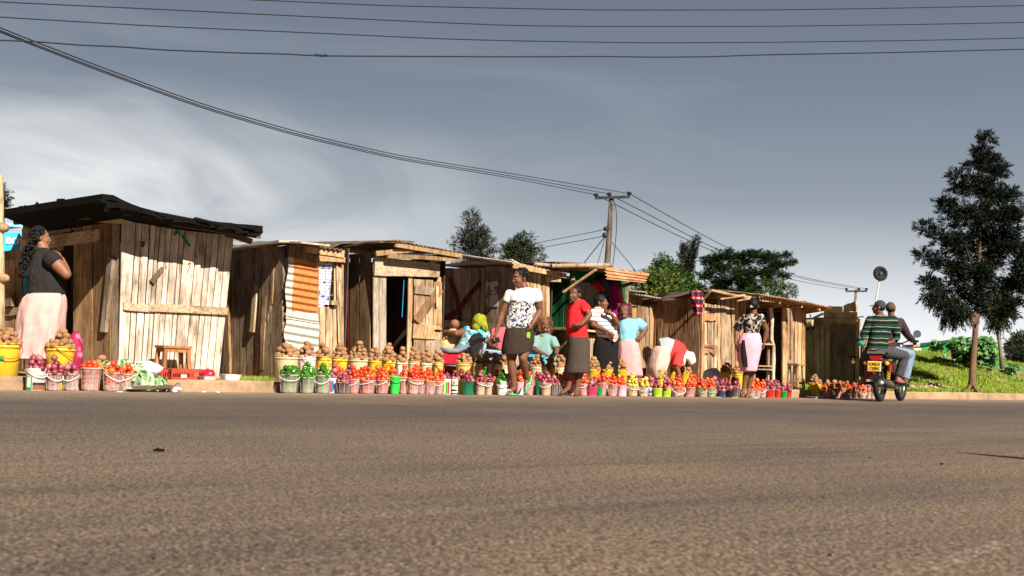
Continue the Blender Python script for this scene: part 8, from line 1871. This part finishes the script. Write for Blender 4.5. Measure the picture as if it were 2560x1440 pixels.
# mid-ground trees beyond the stalls
tree('gum_tree', 'tall loose grey-green tree rising behind the red cross stall', 60.0, [(1186, 760), (1184, 680), (1180, 600), (1178, 545)], [(530, 1172, 1182), (548, 1160, 1205), (575, 1150, 1236), (600, 1122, 1246), (630, 1120, 1246), (655, 1140, 1236), (690, 1150, 1225)], 95, 13, (0.15, 0.26), LM_GUM, 0.26, spray=6, up=0.3, trad=(0.10, 0.04), limbs=22, surf=0.7, group='trees beyond the stalls')
tree('gum_tree', 'rounded double topped tree just left of the near utility pole', 58.0, [(1300, 760), (1300, 690), (1302, 620)], [(588, 1292, 1318), (603, 1268, 1345), (625, 1250, 1356), (650, 1246, 1358), (690, 1256, 1350)], 90, 14, (0.13, 0.28), LM_MID, 0.27, spray=6, up=0.2, trad=(0.10, 0.04), limbs=16, surf=0.6, group='trees beyond the stalls')
tree('leafy_tree', 'dense round dark green tree behind the rusty awning', 42.0, [(1652, 800), (1652, 720), (1655, 670)], [(646, 1648, 1662), (662, 1628, 1690), (680, 1612, 1725), (700, 1608, 1745), (722, 1604, 1760), (745, 1610, 1760)], 150, 14, (0.085, 0.45), LM_GREEN, 0.18, spray=5, up=0.2, trad=(0.08, 0.04), limbs=12, surf=0.6, group='trees beyond the stalls')
tree('mango_tree', 'low yellow-green leafy tree above the thin iron roofs', 38.0, [(1640, 830), (1650, 760)], [(688, 1596, 1690), (705, 1560, 1712), (725, 1545, 1725), (748, 1545, 1735), (770, 1600, 1735)], 120, 12, (0.10, 0.36), LM_MANGO, 0.18, spray=6, up=0.1, trad=(0.08, 0.04), limbs=10, surf=0.7, group='trees beyond the stalls')
tree('cypress_tree', 'slender dark tree with two leaning feathery tips', 44.0, [(1706, 800), (1705, 720), (1708, 670), (1718, 610)], [[(597, 1714, 1722), (620, 1702, 1718), (650, 1694, 1718), (680, 1686, 1724), (720, 1684, 1730), (750, 1690, 1725)], [(598, 1738, 1746), (618, 1730, 1742), (642, 1718, 1738), (668, 1708, 1734), (700, 1700, 1735)]], 150, 11, (0.075, 0.3), LM_GUM, 0.11, spray=6, up=0.7, trad=(0.05, 0.02), limbs=16, surf=0.6, zsq=1.2, group='trees beyond the stalls')
tree('acacia_tree', 'broad flat-topped dark acacia behind the long slab stall', 43.0, [(1850, 820), (1852, 760), (1848, 700), (1850, 650)], [(618, 1812, 1830), (628, 1768, 1938), (638, 1750, 1972), (652, 1744, 1985), (668, 1742, 1984), (688, 1748, 1966), (706, 1756, 1956), (725, 1770, 1925)], 520, 12, (0.07, 0.30), LM_ACA, 0.13, lobes=[(1822, 628, 12), (1880, 634, 26), (1800, 642, 30), (1850, 650, 34), (1920, 648, 34), (1775, 655, 28), (1965, 640, 16), (1978, 655, 14), (1950, 664, 26), (1800, 675, 34), (1860, 685, 40), (1920, 680, 34), (1960, 690, 18), (1765, 690, 26), (1810, 710, 34), (1870, 715, 34), (1920, 705, 24), (1790, 732, 30), (1840, 735, 30), (1750, 725, 26), (1890, 735, 26)], zflat=0.6, spray=7, up=0.15, trad=(0.10, 0.05), limbs=30, bark=BARKK, surf=0.6, zsq=0.32, group='trees beyond the stalls')
tree('thorn_tree', 'bright green feathery branches reaching right over the iron roof', 40.0, [(1905, 820), (1912, 760), (1935, 735)], [(700, 1880, 1950), (715, 1872, 1988), (732, 1868, 1998), (752, 1876, 1965), (775, 1880, 1930)], 60, 10, (0.075, 0.32), LM_GREEN, 0.13, spray=7, up=0.1, trad=(0.05, 0.025), limbs=14, surf=0.8, zsq=0.3, group='trees beyond the stalls')
tree('gum_tree', 'sliver of a dark tree above the left edge post', 40.0, [(-12, 640), (-8, 540)], [(474, -14, 4), (490, -30, 16), (510, -30, 18), (528, -26, 8)], 30, 12, (0.11, 0.3), LM_GUM, 0.2, spray=6, trad=(0.06, 0.03), limbs=6)
tree('bush', 'grey-green bush in the gap left of the padlocked shed', 33.0, [(2024, 880), (2024, 850)], [(808, 2012, 2036), (820, 2000, 2052), (838, 1998, 2056), (856, 2002, 2054)], 46, 12, (0.085, 0.35), LM_GUM, 0.14, spray=6, trad=(0.03, 0.02), limbs=6, cat='bush')
tree('bush', 'dark hollow shrub on the bank left of the padlocked shed', 29.0, [(2024, 915), (2024, 895)], [(876, 2008, 2046), (888, 2004, 2048), (905, 2008, 2046), (914, 2016, 2040)], 40, 14, (0.07, 0.4), LM_DARK, 0.10, spray=6, trad=(0.03, 0.02), limbs=4, cat='bush')  # shrub put in to stand for the dark hole in the bank
tree('leafy_tree', 'rounded olive tree at the far right edge, upper one', 72.0, [(2552, 930), (2548, 880)], [(836, 2536, 2580), (850, 2520, 2590), (872, 2505, 2600), (890, 2508, 2600)], 70, 13, (0.15, 0.4), LM_MID, 0.30, spray=5, trad=(0.1, 0.05), limbs=12)
tree('leafy_tree', 'low dark trees on the slope at the far right edge', 64.0, [(2530, 950), (2530, 920)], [(884, 2508, 2590), (900, 2502, 2600), (925, 2500, 2600), (938, 2508, 2600)], 70, 13, (0.13, 0.4), LM_DARK, 0.26, spray=5, trad=(0.08, 0.05), limbs=10)
# broad leaved plants on the crest
def castor(label, Y, prof, stems, n, L0=0.15):
    t = thing('castor_plant', label, 'plant', at(stems[0][0][0], stems[0][0][1], Y), 'broad leaved plants on the crest'); mb = MB()
    for st in stems: mb.tube([at(x, y, Y + (d if d else 0)) for x, y, d in st], [0.02, 0.014, 0.008][:len(st)], 6)
    mb.build('stem', BARKG, t); P = []; Dd = []; Nn = []; LL = []
    y0, y1 = prof[0][0], prof[-1][0]
    for i in range(n):
        y = nr.uniform(y0, y1); l, r = prof_at(prof, y); c = np.array(at(nr.uniform(l, r), y, Y + nr.uniform(-0.5, 0.5)))
        nv = np.array((nr.normal() * 0.5, -0.5 + nr.normal() * 0.4, 0.8)); nv /= np.linalg.norm(nv); ux_ = np.cross(nv, nr.normal(size=3)); ux_ /= np.linalg.norm(ux_); uy_ = np.cross(nv, ux_); l0 = L0 * nr.uniform(0.6, 1.2)
        for q in range(7): an = (q - 3) * 0.72; P.append(c); Dd.append(ux_ * math.cos(an) + uy_ * math.sin(an) - nv * 0.25); Nn.append(nv); LL.append(l0 * (1 - 0.08 * abs(q - 3)))
    quads('leaves', np.array(P), np.array(Dd), np.array(Nn), np.array(LL), np.array(LL) * 0.55, LM_CAST, t)
castor('clump of broad glossy leaves left of the tall trunk', 33.0, [(846, 2378, 2420), (856, 2374, 2438), (872, 2372, 2442), (890, 2384, 2445), (902, 2396, 2440)], [[(2405, 905, 0), (2402, 870, 0)], [(2425, 905, 0), (2428, 868, 0)]], 190)
castor('clump of broad glossy leaves right of the tall trunk', 32.6, [(843, 2452, 2474), (856, 2446, 2488), (875, 2442, 2496), (895, 2442, 2500), (912, 2452, 2498)], [[(2465, 912, 0), (2462, 870, 0)], [(2485, 915, 0), (2480, 880, 0)]], 200)
castor('small broad leaved plant before the green shed', 32.5, [(851, 2332, 2342), (862, 2328, 2354), (876, 2318, 2356)], [[(2340, 880, 0), (2338, 862, 0)]], 45, 0.12)
castor('low leafy plant on the crest near the right edge', 33.0, [(910, 2520, 2540), (918, 2515, 2550), (930, 2520, 2556)], [[(2535, 935, 0), (2533, 918, 0)]], 50, 0.12)
# buildings behind the crest
GB = plain('bright green wall', (0.006, 0.24, 0.06), 0.6, var=0.05, bump=0.05); GBR = plain('dark green roof edge', (0.006, 0.05, 0.03), 0.7)
t = thing('green_shed', 'bright green shed with a dark roof edge behind the grassy crest', 'shed', gY(2345, 40, 0.2)); a0_ = gY(2303, 40); Wg = Wall(gY(2303, 40), gY(2400, 40.8)); mb = MB()
vd = Vector((a0_.x, a0_.y, 0)).normalized(); a, b_ = Wg.p(2303, 864), Wg.p(2400, 852); c, d = Wg.p(2400, 905), Wg.p(2303, 905); mb.prism([d, c, b_, a], vd * 2.5); mb.build('wall', GB, t)
mb = MB(); a, b_ = Wg.p(2300, 858, 0.06), Wg.p(2402, 846, 0.06); c, d = Wg.p(2402, 853, 0.06), Wg.p(2300, 866, 0.06); mb.prism([d, c, b_, a], vd * 2.8); mb.build('roof', GBR, t)
t = thing('white_hut', 'tiny white hut with a tan thatch edge left of the green shed', 'hut', gY(2295, 44, 0.2)); Wh = Wall(gY(2280, 44), gY(2303, 44)); mb = MB(); mb.prism([Wh.p(2284, 895), Wh.p(2303, 895), Wh.p(2303, 866), Wh.p(2284, 866)], -Wh.N * 1.5); mb.build('wall', WHT, t); mb = MB(); mb.prism([Wh.p(2282, 867, .05), Wh.p(2304, 867, .05), Wh.p(2302, 861, .05), Wh.p(2286, 861, .05)], -Wh.N * 1.6); mb.build('roof', BARK, t)
lump('plastic_bag', at(2361, 890, 31.6), (0.035, 0.03, 0.045), pl('turquoise film', (0.01, 0.35, 0.22), 0.4), 'small turquoise bag caught in the grass below the green shed', 'bag', 0.4)
# rubble on the bank
STN = plain('pale rubble', (0.42, 0.32, 0.26), 0.9, var=0.3)
V = MB()
for i in range(70):
    px = nr.uniform(2262, 2345); d = nr.uniform(0.8, 2.2); s_ = s_at(px, d, 0.3); P = rd(s_, d, hill(s_, d)); V.ell(P, (nr.uniform(0.02, 0.06), nr.uniform(0.02, 0.05), nr.uniform(0.015, 0.035)), 6, 4)
tag(V.build('rubble', STN), kind='stuff')
# grass
def grass(name, n, samp, h, mat):
    P = []; 
    while len(P) < n:
        q = samp()
        if q is not None: P.append(q)
    P = np.array(P); Dr = np.stack([nr.normal(size=n) * 0.45, nr.normal(size=n) * 0.45, np.ones(n)], 1); L_ = nr.uniform(h * 0.5, h * 1.4, n)
    return quads(name, P, Dr, nr.normal(size=(n, 3)) * np.array((1, 1, 0.1)), L_, L_ * 0.14, mat, None)
LM_GR = leafm('grass blade', (0.09, 0.14, 0.012), (0.20, 0.28, 0.025), (0.36, 0.40, 0.06), 0.7, 0.15)
def hs():
    px = nr.uniform(1990, 2640); d = 0.25 + 7.5 * nr.rand(); s_ = s_at(px, d, 0.5); P = rd(s_, d)
    g = noise.noise(Vector((P.x * 0.45, P.y * 0.45, 3.3))) + 0.5 * noise.noise(Vector((P.x * 1.4, P.y * 1.4, 9)))
    th = 0.12 if d < 1.6 and px < 2400 else (-0.18 if px > 2250 else -0.05)
    if (P - HEAP).length < 0.55 or g < th: return None
    return (P.x, P.y, hill(s_, d) - 0.01)
tag(grass('grass', 80000, hs, 0.075, LM_GR), kind='stuff')
def ts(): px = nr.uniform(604, 686); d = nr.uniform(0.2, 1.3); P = gpt(px, d); return (P.x, P.y, P.z)
tag(grass('grass_tuft', 1500, ts, 0.045, LM_GR), 'tuft of green grass and weeds on the pavement beneath the dark slab stall', 'grass')
castor_n = 0
# utility poles and wires
POLE = wood('weathered utility pole', [(0.13, 0.11, 0.095), (0.16, 0.135, 0.11)], lum=0.4); IRONM = plain('dark iron', (0.02, 0.02, 0.022), 0.5)
def upole(label, Y, pts, arm, ins, r0, sc):
    t = thing('utility_pole', label, 'utility pole', at(*pts[0], Y)); mb = MB(); mb.tube([at(x, y, Y) for x, y in pts], [lerp(r0 * 1.15, r0 * 0.75, i / (len(pts) - 1)) for i in range(len(pts))], 14); mb.build('pole', POLE, t, smooth=True)
    a, b_ = at(*arm[0], Y - r0), at(*arm[1], Y - r0); mb = MB(); mb.box((a + b_) / 2, (b_ - a) / 2, Vector((0, 0.05, 0)) * sc, UP * 0.055 * sc); mb.build('crossarm', IRONM, t)
    for x, y in ins: P = at(x, y, Y - r0); mb = MB(); mb.tube([P - UP * 0.10 * sc, P - UP * 0.02, P + UP * 0.04 * sc, P + UP * 0.08 * sc], [0.03 * sc, 0.10 * sc, 0.11 * sc, 0.05 * sc], 10); mb.build('insulator', IRONM, t)
    return t
up1 = upole('tall wooden utility pole with one crossarm behind the green kiosk', 55.0, [(1500, 935), (1512, 780), (1518, 660), (1525, 560), (1529, 489)], [(1487, 495), (1575, 492)], [(1490, 488), (1523, 486), (1573, 484)], 0.135, 1.0)
mb = MB(); mb.tube([at(1514, 572, 55.2), at(1520, 572, 54.8)], 0.08, 8); mb.ell(at(1512, 588, 54.9), 0.12, 8, 6); mb.ell(at(1514, 572, 54.9), 0.10, 8, 6); mb.build('bracket', IRONM, up1)
up2 = upole('distant utility pole with a wide crossarm right of the padlocked shed roof', 112.0, [(2129, 960), (2136, 800), (2140, 724)], [(2115, 728), (2167, 728)], [(2116, 723), (2147, 723), (2166, 723)], 0.13, 1.3)
WIRE = plain('dark cable', (0.012, 0.012, 0.014), 0.6, 0.2, bump=0)
def wire(label, pts, Y0, Y1, r, group=None, nm='power_line'):
    """pts: photo points; distance runs from Y0 to Y1 along them"""
    x0, x1 = pts[0][0], pts[-1][0]; out = []
    for (a, b_) in zip(pts, pts[1:]):
        n = max(2, int(abs(b_[0] - a[0]) / 60) + 2)
        for i in range(n): f = i / n; x = lerp(a[0], b_[0], f); y = lerp(a[1], b_[1], f); g = (x - x0) / (x1 - x0); out.append(at(x, y, 1 / lerp(1 / Y0, 1 / Y1, g)))
    out.append(at(*pts[-1], Y1))
    # smooth the sag
    for _ in range(3): out = [out[0]] + [(out[i - 1] + out[i] * 2 + out[i + 1]) / 4 for i in range(1, len(out) - 1)] + [out[-1]]
    mb = MB(); mb.tube(out, r, 6); o = mb.build(nm, WIRE, smooth=True); return tag(anchor(o), label, 'power line', group)
G1 = 'four cables crossing the top of the sky'
wire('topmost cable across the sky, entering at the top edge', [(-400, -52), (620, -1), (960, 14), (1280, 21), (1500, 25), (1900, 25), (2200, 21), (2560, 14), (2960, 2)], 20, 31, 0.010, G1)
wire('second cable from the top across the whole sky', [(-400, -20), (0, 5), (370, 22), (700, 38), (1020, 53), (1280, 64), (1500, 66), (1900, 66), (2300, 61), (2560, 56), (2960, 46)], 20, 31, 0.010, G1)
wire('third cable from the top across the whole sky', [(-400, 14), (0, 43), (400, 66), (800, 83), (1100, 97), (1280, 102), (1600, 107), (1900, 106), (2300, 101), (2560, 95), (2960, 86)], 20, 31, 0.010, G1)
wire('lowest and thickest crossing cable with a splice on its left half', [(-400, 82), (0, 101), (100, 104), (200, 114), (300, 116), (400, 125), (520, 129), (600, 133), (700, 134), (760, 138), (820, 140), (1280, 142), (1560, 141), (1590, 143), (1800, 142), (1850, 138), (2200, 132), (2560, 123), (2960, 112)], 20, 31, 0.0125, G1)
mb = MB(); Yw = 1 / lerp(1 / 20, 1 / 31, (810 + 400) / 3360)
for i in range(40): P = at(788 + i * 0.8, 137.5 + i * 0.06 + rnd.uniform(-1.5, 1.5), Yw); mb.ell(P, rnd.uniform(0.008, 0.02), 6, 4)
tag(anchor(mb.build('cable_splice', WIRE)), 'dark wrapped splice on the lowest crossing cable', 'splice')
G2 = 'three service wires falling to the near pole'
wire('upper of three wires falling from the left to the pole crossarm', [(-300, -60), (0, 70), (250, 167), (500, 259), (750, 332), (1000, 390), (1280, 434), (1573, 484)], 26, 55, 0.014, G2)
wire('middle of three wires falling from the left to the pole crossarm', [(-300, -52), (0, 77), (250, 174), (500, 265), (750, 338), (1000, 396), (1280, 440), (1523, 485)], 26, 55, 0.014, G2)
wire('lowest of three wires falling from the left to the pole crossarm', [(-300, -48), (0, 81), (250, 178), (500, 269), (750, 342), (1000, 400), (1280, 445), (1490, 487)], 26, 55, 0.014, G2)
G3 = 'three wires between the two poles'
wire('upper wire running down right from the near pole', [(1573, 484), (1700, 556), (1800, 612), (1980, 690), (2166, 722)], 55, 112, 0.018, G3)
wire('middle wire running down right from the near pole', [(1523, 486), (1660, 556), (1780, 620), (1980, 694), (2147, 722)], 55, 112, 0.018, G3)
wire('lower wire running down right from the near pole', [(1490, 487), (1545, 514), (1660, 573), (1780, 628), (1970, 700), (2116, 723)], 55, 112, 0.018, G3)
wire('slack service wire going left from the near pole, upper one', [(1200, 640), (1350, 605), (1440, 589), (1514, 573)], 75, 55, 0.014, None); wire('slack service wire going left from the near pole, lower one', [(1200, 655), (1350, 619), (1440, 604), (1512, 590)], 75, 55, 0.014, None)
wire('stay wire from the near pole, left steep one', [(1512, 592), (1456, 662), (1400, 735)], 55, 55.5, 0.02, None, 'stay_wire'); wire('stay wire from the near pole, left nearly upright one', [(1513, 594), (1492, 662), (1480, 720)], 55, 56, 0.014, None, 'stay_wire')
wire('stay wire from the near pole, right one', [(1520, 594), (1585, 672), (1640, 740)], 55, 56, 0.014, None, 'stay_wire'); wire('loose down wire bowing right of the near pole', [(1532, 497), (1541, 512), (1543, 550), (1540, 600), (1532, 662), (1528, 700)], 54.8, 54.9, 0.016, None, 'down_wire')
